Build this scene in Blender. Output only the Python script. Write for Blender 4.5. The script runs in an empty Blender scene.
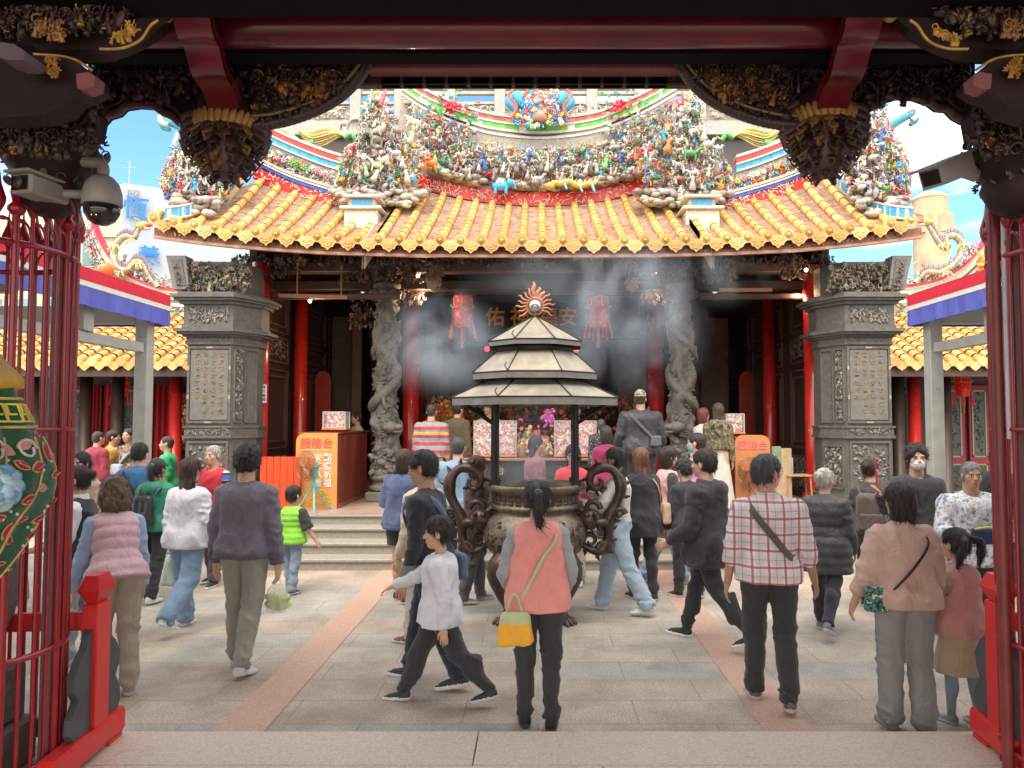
import bpy, bmesh, math, random
import numpy as np
from mathutils import Vector, Matrix, noise
R = math.radians
PI = math.pi
rng = random.Random(7)
SC = bpy.context.scene
COL = SC.collection

# ------------------------------------------------------------------ camera
F, CX, CY, PITCH, CAMZ = 750.0, 538.0, 384.0, math.atan(36/750), 2.0
cam = bpy.data.cameras.new('camera'); camo = bpy.data.objects.new('camera', cam); COL.objects.link(camo)
cam.sensor_width = 36; cam.lens = F/1024*36; cam.shift_x = -(CX-512)/1024
cam.clip_start = .05; cam.clip_end = 3000
camo.location = (0, 0, CAMZ); camo.rotation_euler = (PI/2+PITCH, 0, 0)
SC.camera = camo

# ------------------------------------------------------------------ sky, sun, exposure
SUN_EL, SUN_AZ = R(60), R(-16)          # the sun stands behind the camera, a little to the left
w = bpy.data.worlds.new('World'); SC.world = w; w.use_nodes = True
nt = w.node_tree; nt.nodes.clear()
out = nt.nodes.new('ShaderNodeOutputWorld'); bg = nt.nodes.new('ShaderNodeBackground')
sky = nt.nodes.new('ShaderNodeTexSky'); sky.sky_type = 'NISHITA'; sky.sun_disc = False
sky.sun_elevation = SUN_EL; sky.sun_rotation = PI - SUN_AZ; sky.air_density = 1.0; sky.dust_density = .2; sky.ozone_density = 1.0
bg.inputs[1].default_value = .15
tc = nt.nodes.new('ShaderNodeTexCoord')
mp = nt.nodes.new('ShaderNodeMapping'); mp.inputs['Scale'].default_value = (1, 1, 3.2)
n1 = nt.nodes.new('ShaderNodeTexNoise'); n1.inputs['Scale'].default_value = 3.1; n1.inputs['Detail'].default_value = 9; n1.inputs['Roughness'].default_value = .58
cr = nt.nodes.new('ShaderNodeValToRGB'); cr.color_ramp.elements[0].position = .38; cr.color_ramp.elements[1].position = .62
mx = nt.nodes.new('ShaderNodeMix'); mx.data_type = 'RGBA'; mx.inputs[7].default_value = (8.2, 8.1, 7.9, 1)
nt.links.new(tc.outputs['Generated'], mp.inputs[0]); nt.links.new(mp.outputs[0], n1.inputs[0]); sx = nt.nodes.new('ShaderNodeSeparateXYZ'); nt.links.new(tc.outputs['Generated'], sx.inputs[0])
cm = nt.nodes.new('ShaderNodeMath'); cm.operation = 'MULTIPLY_ADD'; cm.inputs[1].default_value = -.20; nt.links.new(sx.outputs[1], cm.inputs[0]); nt.links.new(n1.outputs[0], cm.inputs[2])   # unseen cloud added behind the camera to whiten the light
cz = nt.nodes.new('ShaderNodeMath'); cz.operation = 'MULTIPLY_ADD'; cz.inputs[1].default_value = .16; nt.links.new(sx.outputs[2], cz.inputs[0]); nt.links.new(cm.outputs[0], cz.inputs[2]); nt.links.new(cz.outputs[0], cr.inputs[0])  # unseen cloud added overhead too, for whiter fill light
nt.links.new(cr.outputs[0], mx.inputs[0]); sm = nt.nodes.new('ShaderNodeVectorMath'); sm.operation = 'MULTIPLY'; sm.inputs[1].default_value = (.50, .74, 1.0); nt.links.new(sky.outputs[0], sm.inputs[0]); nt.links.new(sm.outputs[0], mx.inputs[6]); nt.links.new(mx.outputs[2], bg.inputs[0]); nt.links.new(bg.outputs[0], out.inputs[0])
sd = bpy.data.lights.new('sun', 'SUN'); sd.energy = 1.25; sd.angle = R(28); sd.color = (1, .94, .85)
so = bpy.data.objects.new('sun', sd); COL.objects.link(so); so.location = (0, -20, 30)
_d = Vector((math.sin(SUN_AZ)*math.cos(SUN_EL), -math.cos(SUN_AZ)*math.cos(SUN_EL), math.sin(SUN_EL)))   # towards the sun
so.rotation_euler = _d.to_track_quat('Z', 'Y').to_euler()
SC.view_settings.view_transform = 'Standard'; SC.view_settings.look = 'None'
SC.view_settings.exposure = 1.38; SC.view_settings.use_white_balance = True; SC.view_settings.white_balance_temperature = 6900; SC.view_settings.white_balance_tint = 10
SC.view_settings.gamma = 1
cy = SC.cycles
cy.use_denoising = True; cy.max_bounces = 6; cy.diffuse_bounces = 4; cy.glossy_bounces = 2; cy.transmission_bounces = 3
cy.transparent_max_bounces = 8; cy.volume_bounces = 2; cy.volume_step_rate = 3; cy.volume_max_steps = 64; cy.caustics_reflective = False; cy.caustics_refractive = False
SC.render.film_transparent = False

# ------------------------------------------------------------------ geometry helpers
def ray(px, py):
    u, v = (px-CX)/F, (CY-py)/F
    return Vector((u, math.cos(PITCH)-v*math.sin(PITCH), math.sin(PITCH)+v*math.cos(PITCH)))
def at(px, py, Y):
    d = ray(px, py); t = Y/d.y
    return Vector((d.x*t, Y, CAMZ+d.z*t))
def xz(px, py, Y):
    p = at(px, py, Y); return (p.x, p.z)
def onz(px, py, z):
    d = ray(px, py); t = (z-CAMZ)/d.z
    return Vector((d.x*t, d.y*t, z))

def frames(path):
    pts = [Vector(p) for p in path]; n = len(pts); T = []
    for i in range(n):
        a = pts[max(i-1, 0)]; b = pts[min(i+1, n-1)]
        t = (b-a); T.append(t.normalized() if t.length > 1e-9 else Vector((0, 0, 1)))
    up = Vector((0, 0, 1)) if abs(T[0].z) < .9 else Vector((0, 1, 0))
    x = T[0].cross(up).normalized(); out = []
    for i in range(n):
        x = (x - T[i]*x.dot(T[i])); x = x.normalized() if x.length > 1e-6 else T[i].orthogonal().normalized()
        out.append((pts[i], x, T[i].cross(x)))
    return out

def lerp_path(pts, n):
    """Catmull-Rom through points"""
    P = [Vector(p) for p in pts]; P = [P[0]*2-P[1]]+P+[P[-1]*2-P[-2]]; out = []; m = len(P)-3
    for i in range(n+1):
        t = i/n*m; k = min(int(t), m-1); t -= k; a, b, c, d = P[k:k+4]
        out.append(.5*((2*b)+(c-a)*t+(2*a-5*b+4*c-d)*t*t+(3*b-a-3*c+d)*t**3))
    return out
class MB:
    def __init__(s):
        s.v = []; s.f = []; s.m = []; s.c = []; s.s = []; s.anyc = False
    def add(s, verts, faces, mi=0, col=None, smooth=False):
        o = len(s.v); s.v.extend(tuple(p) for p in verts)
        for f in faces:
            s.f.append(tuple(i+o for i in f)); s.m.append(mi); s.c.append(col); s.s.append(smooth)
        if col is not None: s.anyc = True
        return s
    def box(s, x0, x1, y0, y1, z0, z1, mi=0, col=None):
        v = [(x0,y0,z0),(x1,y0,z0),(x1,y1,z0),(x0,y1,z0),(x0,y0,z1),(x1,y0,z1),(x1,y1,z1),(x0,y1,z1)]
        return s.add(v, [(3,2,1,0),(4,5,6,7),(0,1,5,4),(1,2,6,5),(2,3,7,6),(3,0,4,7)], mi, col)
    def bbox(s, x0, x1, y0, y1, z0, z1, b=.01, mi=0, col=None):      # box with chamfered edges
        cs = [(x0,y0,z0),(x1,y1,z1)]; v = []; idx = {}
        for ix in (0,1):
            for iy in (0,1):
                for iz in (0,1):
                    p = [cs[ix][0], cs[iy][1], cs[iz][2]]
                    sg = [b if ix == 0 else -b, b if iy == 0 else -b, b if iz == 0 else -b]
                    for a in range(3):
                        q = list(p)
                        for k in range(3):
                            if k != a: q[k] += sg[k]
                        idx[(ix,iy,iz,a)] = len(v); v.append(q)
        f = []
        for a in range(3):
            o1, o2 = [k for k in range(3) if k != a]
            for e in (0,1):
                def key(i, j, ax=a):
                    t = [0,0,0]; t[a] = e; t[o1] = i; t[o2] = j; return tuple(t)+(a,)
                # face normal to axis a uses corner verts that are inset in the other axes
                f.append(tuple(idx[key(i,j)] for i,j in ((0,0),(1,0),(1,1),(0,1))))
        # edges
        for a in range(3):
            o1, o2 = [k for k in range(3) if k != a]
            for i in (0,1):
                for j in (0,1):
                    def kk(e, ax):
                        t = [0,0,0]; t[a] = e; t[o1] = i; t[o2] = j; return idx[tuple(t)+(ax,)]
                    f.append((kk(0,o1), kk(1,o1), kk(1,o2), kk(0,o2)))
        for ix in (0,1):
            for iy in (0,1):
                for iz in (0,1):
                    f.append((idx[(ix,iy,iz,0)], idx[(ix,iy,iz,1)], idx[(ix,iy,iz,2)]))
        return s.add(v, f, mi, col)
    def bar(s, a, b, w, h, mi=0, col=None, up=None):
        a, b = Vector(a), Vector(b); t = (b-a).normalized()
        u = Vector(up) if up else (Vector((0,0,1)) if abs(t.z) < .95 else Vector((0,1,0)))
        x = t.cross(u).normalized(); y = x.cross(t)
        v = [p+x*(i*w/2)+y*(j*h/2) for p in (a,b) for i,j in ((-1,-1),(1,-1),(1,1),(-1,1))]
        return s.add(v, [(0,1,2,3),(7,6,5,4),(0,4,5,1),(1,5,6,2),(2,6,7,3),(3,7,4,0)], mi, col)
    def tube(s, path, r, n=8, mi=0, col=None, cap=True, flat=1.0):
        fr = frames(path); v = []; f = []
        for i, (p, x, y) in enumerate(fr):
            rr = r[i] if hasattr(r, '__len__') else r
            for k in range(n):
                a = 2*PI*k/n; v.append(p+x*(math.cos(a)*rr)+y*(math.sin(a)*rr*flat))
        for i in range(len(fr)-1):
            for k in range(n):
                f.append((i*n+k, i*n+(k+1)%n, (i+1)*n+(k+1)%n, (i+1)*n+k))
        s.add(v, f, mi, col, n > 4)
        if cap:
            s.add(v[:n], [tuple(range(n))[::-1]], mi, col); s.add(v[-n:], [tuple(range(n))], mi, col)
        return s
    def lathe(s, prof, c=(0,0,0), n=24, mi=0, col=None, smooth=True, a0=0.0, sq=1.0):
        v = []; f = []; c = Vector(c)
        for (r, z) in prof:
            for k in range(n):
                a = a0+2*PI*k/n; v.append(c+Vector((math.cos(a)*r, math.sin(a)*r*sq, z)))
        for i in range(len(prof)-1):
            for k in range(n):
                f.append((i*n+k, i*n+(k+1)%n, (i+1)*n+(k+1)%n, (i+1)*n+k))
        f.append(tuple(range(n))[::-1]); f.append(tuple((len(prof)-1)*n+k for k in range(n)))
        return s.add(v, f, mi, col, smooth)
    def prism(s, poly, y0, y1, mi=0, col=None, fn=None):      # outline in x,z given thickness in y
        n = len(poly); g = fn or (lambda x, y, z: (x, y, z))
        v = [g(p[0], y0, p[1]) for p in poly]+[g(p[0], y1, p[1]) for p in poly]
        f = [tuple(range(n)), tuple(range(2*n-1, n-1, -1))]+[((i+1)%n, i, i+n, (i+1)%n+n) for i in range(n)]
        return s.add(v, f, mi, col)
    def ell(s, c, r, M=None, n=8, m=5, mi=0, col=None):
        c = Vector(c); v = []; f = []
        rx, ry, rz = r if hasattr(r, '__len__') else (r, r, r)
        for i in range(1, m):
            t = PI*i/m
            for k in range(n):
                a = 2*PI*k/n; v.append(Vector((rx*math.sin(t)*math.cos(a), ry*math.sin(t)*math.sin(a), rz*math.cos(t))))
        v += [Vector((0,0,rz)), Vector((0,0,-rz))]; T = len(v)-2
        if M is not None: v = [M @ p for p in v]
        v = [p+c for p in v]
        for i in range(m-2):
            for k in range(n): f.append((i*n+k, (i+1)*n+k, (i+1)*n+(k+1)%n, i*n+(k+1)%n))
        for k in range(n):
            f.append((T, k, (k+1)%n)); f.append((T+1, (m-2)*n+(k+1)%n, (m-2)*n+k))
        return s.add(v, f, mi, col, True)
    def grid(s, fn, nu, nv, mi=0, col=None, smooth=True):
        v = [fn(i/nu, j/nv) for j in range(nv+1) for i in range(nu+1)]
        f = [(j*(nu+1)+i, j*(nu+1)+i+1, (j+1)*(nu+1)+i+1, (j+1)*(nu+1)+i) for j in range(nv) for i in range(nu)]
        return s.add(v, f, mi, col, smooth)
    def build(s, name, mats, parent=None, recalc=True):
        if not hasattr(mats, '__len__'): mats = [mats]
        me = bpy.data.meshes.new(name); me.from_pydata(s.v, [], s.f)
        for m_ in mats: me.materials.append(m_)
        me.polygons.foreach_set('material_index', s.m); me.polygons.foreach_set('use_smooth', s.s)
        if s.anyc:
            ca = me.color_attributes.new('Col', 'FLOAT_COLOR', 'CORNER'); arr = np.ones((len(me.loops), 4), dtype=np.float32)
            tot = np.zeros(len(s.f), dtype=np.int32); me.polygons.foreach_get('loop_total', tot)
            cols = np.array([(c if c is not None else (.5,.5,.5)) for c in s.c], dtype=np.float32)
            arr[:, :3] = np.repeat(cols, tot, axis=0); ca.data.foreach_set('color', arr.ravel())
        if recalc:
            bm = bmesh.new(); bm.from_mesh(me); bmesh.ops.recalc_face_normals(bm, faces=bm.faces); bm.to_mesh(me); bm.free()
        o = bpy.data.objects.new(name, me); COL.objects.link(o)
        if parent is not None: o.parent = parent; o.matrix_parent_inverse = Matrix.Translation(-Vector(parent.location)) if parent.get('_w') else Matrix.Identity(4)
        return o

def tag(o, label=None, cat=None, group=None, kind=None):
    if label: o['label'] = label
    if cat: o['category'] = cat
    if group: o['group'] = group
    if kind: o['kind'] = kind
    return o
def thing(name, label, cat, loc=(0,0,0), rz=0, group=None, world=False):
    """world=True: children are modelled in world coordinates"""
    o = bpy.data.objects.new(name, None); COL.objects.link(o); o.location = loc; o.rotation_euler = (0,0,rz); o.empty_display_size = .1
    if world: o['_w'] = 1
    return tag(o, label, cat, group)
def copy_tree(o, loc=None, rz=None, label=None, parent=None, scale=None):
    c = o.copy(); COL.objects.link(c)
    if parent is not None:
        c.parent = parent
    else:
        if loc is not None: c.location = loc
        if rz is not None: c.rotation_euler = (0,0,rz)
        if scale: c.scale = (scale,)*3 if not hasattr(scale, '__len__') else scale
        if label: c['label'] = label
    for ch in o.children: copy_tree(ch, parent=c)
    return c
def text_mb(mb, s, size, M, depth=.004, mi=0, col=None, align='CENTER', thick=0.0):
    cu = bpy.data.curves.new('t', 'FONT'); cu.body = s; cu.size = size; cu.align_x = align; cu.align_y = 'CENTER'; cu.extrude = depth; cu.resolution_u = 3; cu.offset = thick
    ob = bpy.data.objects.new('t', cu); COL.objects.link(ob)
    dg = bpy.context.evaluated_depsgraph_get(); dg.update()
    me = ob.evaluated_get(dg).to_mesh()
    mb.add([M @ v.co for v in me.vertices], [tuple(p.vertices) for p in me.polygons], mi, col)
    ob.evaluated_get(dg).to_mesh_clear(); bpy.data.objects.remove(ob); bpy.data.curves.remove(cu)
FRONT = Matrix.Rotation(PI/2, 4, 'X')      # text standing upright, read from -Y
def Tm(x, y, z): return Matrix.Translation((x, y, z)) @ FRONT

# ------------------------------------------------------------------ materials
MATS = {}
def mat(name, color=(.5,.5,.5), rough=.6, metal=0, var=.15, scale=8, bump=0, bscale=40, coat=0, attr=False, emit=None, alpha=1, det=5, stretch=(1,1,1), sheen=0, dirt=0, spec=.5, trans=0, dcol=(.05,.04,.03)):
    if name in MATS: return MATS[name]
    m = bpy.data.materials.new(name); m.use_nodes = True; n = m.node_tree; b = n.nodes['Principled BSDF']; L = n.links.new
    b.inputs['Roughness'].default_value = rough; b.inputs['Metallic'].default_value = metal
    b.inputs['Coat Weight'].default_value = coat; b.inputs['Sheen Weight'].default_value = sheen
    b.inputs['Specular IOR Level'].default_value = spec; b.inputs['Transmission Weight'].default_value = trans
    b.inputs['Alpha'].default_value = alpha
    tc = n.nodes.new('ShaderNodeTexCoord'); mp = n.nodes.new('ShaderNodeMapping'); mp.inputs['Scale'].default_value = stretch
    L(tc.outputs['Object'], mp.inputs[0])
    nz = n.nodes.new('ShaderNodeTexNoise'); nz.inputs['Scale'].default_value = scale; nz.inputs['Detail'].default_value = det; nz.inputs['Roughness'].default_value = .6
    L(mp.outputs[0], nz.inputs[0])
    mr = n.nodes.new('ShaderNodeMapRange'); mr.inputs[1].default_value = .3; mr.inputs[2].default_value = .7; mr.inputs[3].default_value = 1-var; mr.inputs[4].default_value = 1+var
    L(nz.outputs[0], mr.inputs[0])
    mx = n.nodes.new('ShaderNodeVectorMath'); mx.operation = 'SCALE'; L(mr.outputs[0], mx.inputs['Scale'])
    if attr:
        a = n.nodes.new('ShaderNodeAttribute'); a.attribute_name = 'Col'; L(a.outputs['Color'], mx.inputs[0])
    else:
        mx.inputs[0].default_value = color[:3]
    src = mx.outputs[0]
    if dirt:
        nd = n.nodes.new('ShaderNodeTexNoise'); nd.inputs['Scale'].default_value = scale*.35+.3; nd.inputs['Detail'].default_value = 8; nd.inputs['Roughness'].default_value = .7
        L(tc.outputs['Object'], nd.inputs[0])
        r2 = n.nodes.new('ShaderNodeMapRange'); r2.inputs[1].default_value = .48; r2.inputs[2].default_value = .72; r2.inputs[4].default_value = dirt; L(nd.outputs[0], r2.inputs[0])
        m2 = n.nodes.new('ShaderNodeMix'); m2.data_type = 'RGBA'; L(r2.outputs[0], m2.inputs[0]); L(src, m2.inputs[6]); m2.inputs[7].default_value = (*dcol, 1); src = m2.outputs[2]
    L(src, b.inputs['Base Color'])
    rr = n.nodes.new('ShaderNodeMapRange'); rr.inputs[3].default_value = max(rough-.1, .03); rr.inputs[4].default_value = min(rough+.12, 1); L(nz.outputs[0], rr.inputs[0]); L(rr.outputs[0], b.inputs['Roughness'])
    if bump:
        nb = n.nodes.new('ShaderNodeTexNoise'); nb.inputs['Scale'].default_value = bscale; nb.inputs['Detail'].default_value = 4; L(mp.outputs[0], nb.inputs[0])
        bp = n.nodes.new('ShaderNodeBump'); bp.inputs['Strength'].default_value = bump; bp.inputs['Distance'].default_value = .01; L(nb.outputs[0], bp.inputs['Height']); L(bp.outputs[0], b.inputs['Normal'])
    if emit:
        b.inputs['Emission Color'].default_value = (*emit[0], 1); b.inputs['Emission Strength'].default_value = emit[1]
    MATS[name] = m; return m
def paving_mat():
    m = bpy.data.materials.new('granite_paving'); m.use_nodes = True; n = m.node_tree; L = n.links.new; b = n.nodes['Principled BSDF']
    tc = n.nodes.new('ShaderNodeTexCoord'); N = n.nodes.new
    br = N('ShaderNodeTexBrick'); br.inputs['Scale'].default_value = 1; br.inputs['Mortar Size'].default_value = .004; br.inputs['Brick Width'].default_value = 1.17; br.inputs['Row Height'].default_value = .42; br.offset = .43
    br.inputs['Color1'].default_value = (.45,.39,.32,1); br.inputs['Color2'].default_value = (.37,.345,.305,1); br.inputs['Mortar'].default_value = (.15,.12,.1,1); br.inputs['Bias'].default_value = .0
    L(tc.outputs['Object'], br.inputs[0])
    # warm pink / ochre slabs here and there
    mp = N('ShaderNodeMapping'); mp.inputs['Scale'].default_value = (1/1.17, 1/.42, 1); L(tc.outputs['Object'], mp.inputs[0])
    sep = N('ShaderNodeSeparateXYZ'); L(mp.outputs[0], sep.inputs[0])
    fl = N('ShaderNodeMath'); fl.operation = 'FLOOR'; L(sep.outputs[1], fl.inputs[0])
    hl = N('ShaderNodeMath'); hl.operation = 'MULTIPLY'; hl.inputs[1].default_value = .37; L(sep.outputs[0], hl.inputs[0])
    fx = N('ShaderNodeMath'); fx.operation = 'FLOOR'; L(hl.outputs[0], fx.inputs[0])
    cb = N('ShaderNodeCombineXYZ'); L(fx.outputs[0], cb.inputs[0]); L(fl.outputs[0], cb.inputs[1])
    wn = N('ShaderNodeTexWhiteNoise'); L(cb.outputs[0], wn.inputs[0])
    cr = N('ShaderNodeValToRGB'); e = cr.color_ramp.elements; cr.color_ramp.interpolation = 'CONSTANT'
    e[0].color = (.44,.425,.40,1); e[1].position = .35; e[1].color = (.50,.46,.40,1)
    for p, c in ((.6,(.52,.41,.34,1)),(.78,(.48,.44,.39,1)),(.92,(.56,.46,.33,1))):
        x = e.new(p); x.color = c
    L(wn.outputs[0], cr.inputs[0])
    m1 = N('ShaderNodeMix'); m1.data_type = 'RGBA'; m1.inputs[0].default_value = .55; L(br.outputs[0], m1.inputs[6]); L(cr.outputs[0], m1.inputs[7])
    sp = N('ShaderNodeTexNoise'); sp.inputs['Scale'].default_value = 75; sp.inputs['Detail'].default_value = 3; L(tc.outputs['Object'], sp.inputs[0])
    mr = N('ShaderNodeMapRange'); mr.inputs[1].default_value = .35; mr.inputs[2].default_value = .65; mr.inputs[3].default_value = .74; mr.inputs[4].default_value = 1.26; L(sp.outputs[0], mr.inputs[0])
    m2 = N('ShaderNodeVectorMath'); m2.operation = 'SCALE'; L(m1.outputs[2], m2.inputs[0]); L(mr.outputs[0], m2.inputs['Scale'])
    st = N('ShaderNodeTexNoise'); st.inputs['Scale'].default_value = 1.6; st.inputs['Detail'].default_value = 8; st.inputs['Roughness'].default_value = .7; L(tc.outputs['Object'], st.inputs[0])
    m3 = N('ShaderNodeMapRange'); m3.inputs[1].default_value = .3; m3.inputs[2].default_value = .7; m3.inputs[3].default_value = .56; m3.inputs[4].default_value = 1.12; L(st.outputs[0], m3.inputs[0])
    m4 = N('ShaderNodeVectorMath'); m4.operation = 'SCALE'; L(m2.outputs[0], m4.inputs[0]); L(m3.outputs[0], m4.inputs['Scale'])
    m5 = N('ShaderNodeMix'); m5.data_type = 'RGBA'; L(br.outputs['Fac'], m5.inputs[0]); L(m4.outputs[0], m5.inputs[6]); m5.inputs[7].default_value = (.25,.21,.17,1)
    L(m5.outputs[2], b.inputs['Base Color'])
    m6 = N('ShaderNodeMapRange'); m6.inputs[3].default_value = .38; m6.inputs[4].default_value = .75; L(st.outputs[0], m6.inputs[0]); L(m6.outputs[0], b.inputs['Roughness'])
    bp = N('ShaderNodeBump'); bp.inputs['Strength'].default_value = .25; bp.inputs['Distance'].default_value = .006; L(sp.outputs[0], bp.inputs['Height']); L(bp.outputs[0], b.inputs['Normal'])
    return m
PAVING = paving_mat()
STONE_P = mat('pink_granite', (.5,.33,.26), .6, var=.22, scale=60, bump=.2, bscale=90, dirt=.2, dcol=(.3,.24,.2))
STONE_L = mat('step_granite', (.33,.30,.26), .6, var=.2, scale=45, bump=.25, bscale=80, dirt=.45, dcol=(.24,.2,.16))
STONE_G = mat('gate_granite', (.56,.47,.40), .42, var=.22, scale=60, bump=.2, bscale=90, dirt=.35, dcol=(.3,.25,.2))
STONE_D = mat('carved_greystone', (.135,.125,.112), .6, var=.25, scale=14, bump=.8, bscale=32, dirt=.4, dcol=(.08,.07,.065))
STONE_PL = mat('plaque_stone', (.19,.18,.165), .5, var=.2, scale=12, bump=.3, bscale=60, dirt=.3, dcol=(.12,.1,.09))
STONE_C = mat('dragon_stone', (.20,.185,.165), .75, var=.3, scale=22, bump=.8, bscale=60, dirt=.5, dcol=(.1,.095,.09))
GOLDTXT = mat('dull_gold_letter', (.34,.23,.12), .5, var=.2)
RED_COL = mat('red_lacquer_column', (.55,.025,.02), .28, var=.15, scale=3, coat=.5, dirt=.15, dcol=(.25,.03,.02))
RED_BAR = mat('red_painted_iron', (.32,.005,.014), .35, var=.2, scale=9, coat=.3, dirt=.3, dcol=(.12,.005,.008))
RED_WOOD = mat('red_painted_wood', (.62,.02,.02), .42, var=.12, scale=5, coat=.25, bump=.15, bscale=12, dirt=.15, dcol=(.3,.02,.015))
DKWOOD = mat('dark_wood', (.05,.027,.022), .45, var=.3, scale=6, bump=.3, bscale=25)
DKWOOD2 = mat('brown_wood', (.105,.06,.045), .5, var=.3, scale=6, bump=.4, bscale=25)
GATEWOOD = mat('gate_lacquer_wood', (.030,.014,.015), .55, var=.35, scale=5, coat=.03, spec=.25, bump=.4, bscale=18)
GATERED = mat('gate_red_lacquer', (.15,.006,.02), .3, var=.3, scale=4, coat=.3, dirt=.4, dcol=(.05,.01,.015))
GATEPINK = mat('gate_worn_red', (.24,.08,.09), .5, var=.2, scale=4)
GOLD = mat('old_gold', (.62,.36,.10), .4, .45, var=.3, scale=20)
CARV = mat('carving_paint', attr=True, rough=.45, var=.3, scale=25)
ORN = mat('cut_porcelain', attr=True, rough=.35, var=.25, scale=30, coat=.2)
TILE = mat('yellow_glazed_tile', attr=True, rough=.4, var=.18, scale=12, coat=.15, dirt=.25, dcol=(.25,.13,.05))
TILEB = mat('flat_roof_tile', attr=True, rough=.75, var=.3, scale=18, dirt=.35, dcol=(.15,.09,.07))
MOSR = mat('red_mosaic', (.62,.03,.015), .35, var=.3, scale=30)
MOSB = mat('blue_mosaic', attr=True, rough=.3, var=.3, scale=30)
WHITE = mat('white_plaster', (.42,.40,.36), .8, var=.12, scale=6, dirt=.35, dcol=(.4,.36,.3))
CONC = mat('grey_render_wall', (.40,.45,.50), .85, var=.06, scale=1.2, dirt=.2, dcol=(.45,.46,.47))
CREAM = mat('cream_wall', (.62,.52,.36), .85, var=.1, scale=1.5)
BEIGE = mat('beige_stone', (.52,.40,.26), .85, var=.2, scale=1.2, bump=.6, bscale=3)
STEEL = mat('grey_painted_steel', (.40,.41,.38), .5, .1, var=.12, scale=6, dirt=.2, dcol=(.3,.28,.24))
BLUEF = mat('blue_awning_fabric', (.10,.12,.48), .8, var=.15, scale=14, bump=.3, bscale=20, stretch=(1,1,.2))
REDF = mat('red_awning_fabric', (.66,.02,.05), .7, var=.1)
WHTF = mat('white_awning_fabric', (.72,.69,.62), .8, var=.06)
ROOFM = mat('incense_roof_metal', (.31,.275,.225), .5, .25, var=.25, scale=7, dirt=.65, dcol=(.2,.16,.12))
BRONZE = mat('old_bronze', (.21,.165,.12), .42, .75, var=.4, scale=10, bump=.5, bscale=40, dirt=.5, dcol=(.07,.05,.04))
BRONZED = mat('dark_bronze', (.075,.05,.045), .38, .6, var=.35, scale=14, bump=.4, bscale=40)
BLKM = mat('black_iron', (.022,.022,.024), .45, .4, var=.3, scale=10)
ORANGE = mat('orange_board', (.72,.33,.10), .5, var=.08, scale=4)
ORED = mat('orange_red_board', (.72,.09,.03), .45, var=.12, scale=4, stretch=(8,1,.3))
MAHOG = mat('mahogany_panel', (.26,.06,.035), .35, var=.25, scale=4, coat=.3, stretch=(3,3,.4))
TURQ = mat('turquoise_plastic', (.08,.55,.55), .35, var=.08)
LANT = mat('lantern_red', (.50,.012,.015), .4, var=.35, scale=14, emit=((1,.05,.03), .04))
LANTG = mat('lantern_gold', (.8,.45,.08), .4, var=.15, emit=((1,.4,.05), .1))
GLOW = mat('red_lamp', (1,.05,.1), .4, emit=((1,.02,.04), 1.3))
BULB = mat('warm_bulb', (1,.8,.5), .4, emit=((1,.65,.3), 9))
ACRYL = mat('clear_acrylic', (.95,.97,1), .05, var=0, alpha=.18)
CAMW = mat('grey_camera_plastic', (.32,.29,.28), .4, var=.08)
CAMB = mat('black_camera_glass', (.02,.018,.02), .12, var=.1, coat=.6)
TXTR = mat('red_letter', (.7,.05,.06), .5, var=.05)
TXTW = mat('white_letter', (.8,.8,.78), .5, var=.05)
TXTB = mat('blue_letter', (.01,.19,.66), .5, var=.05)
TXTO = mat('gold_letter_glow', (.50,.17,.04), .4, .3, var=.1, emit=((1,.35,.08), .03))  # gilt letters given a faint glow of their own, though no lamp
PAPER = mat('printed_paper', attr=True, rough=.6, var=.1)
# ================================================================== GROUND
def struct(o): o['kind'] = 'structure'; return o
g = MB(); g.add([(-400,-200,-.03),(400,-200,-.03),(400,900,-.03),(-400,900,-.03)], [(0,1,2,3)]); struct(g.build('ground', mat('city_ground', (.2,.19,.18), .9)))
g = MB(); g.add([(-14,4.5,0),(14,4.5,0),(14,24,0),(-14,24,0)], [(0,1,2,3)]); struct(g.build('courtyard_paving', PAVING))
g = MB()
for x0, x1 in ((-2.08,-1.76),(1.46,1.78)): g.add([(x0,4.56,.004),(x1,4.56,.004),(x1,10.1,.004),(x0,10.1,.004)], [(0,1,2,3)])
struct(g.build('paving_band', STONE_P))
g = MB(); GZ = .15
for i, (y0, y1) in enumerate(((4.12,4.56),(3.2,4.115),(2.2,3.195),(-9,2.195))):
    xs = [-9,-3.1,-.35+(.7 if i % 2 else 0),2.6,9]
    for a, b in zip(xs, xs[1:]): g.bbox(a, b-.006, y0, y1, -.02, GZ, .006)
struct(g.build('gate_floor', STONE_G))

# ================================================================== ORNAMENT TEMPLATES (cut-porcelain figures, petals, curls, rocks)
def tmpl(fn):
    m = MB(); fn(m); return np.array(m.v), m.f
def t_petal(m): m.ell((0,0,0), (.5,.2,.9), n=6, m=4)
def t_ball(m): m.ell((0,0,0), (.55,.5,.55), n=7, m=5)
def t_rock(m):
    m.ell((0,0,0), (.9,.6,.5), n=7, m=5)
    m.v = [tuple(c*(1+.35*noise.noise(Vector(p)*2.3)) for c in p) for p in m.v]
def t_curl(m):
    m.tube([(math.cos(a)*(.75-.09*a), 0, math.sin(a)*(.75-.09*a)) for a in [i*.62 for i in range(9)]], [.16-.012*i for i in range(9)], 5)
def t_fig(m):
    m.lathe([(.42,-1),(.34,-.5),(.22,0),(.3,.35),(.1,.52)], n=7); m.ell((0,0,.75), (.2,.2,.25), n=6, m=4)
    m.tube([(-.28,0,.3),(-.6,-.2,0),(-.45,-.4,.25)], .09, 4); m.tube([(.28,0,.3),(.55,-.2,.45),(.7,-.3,.9)], .09, 4)
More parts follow.
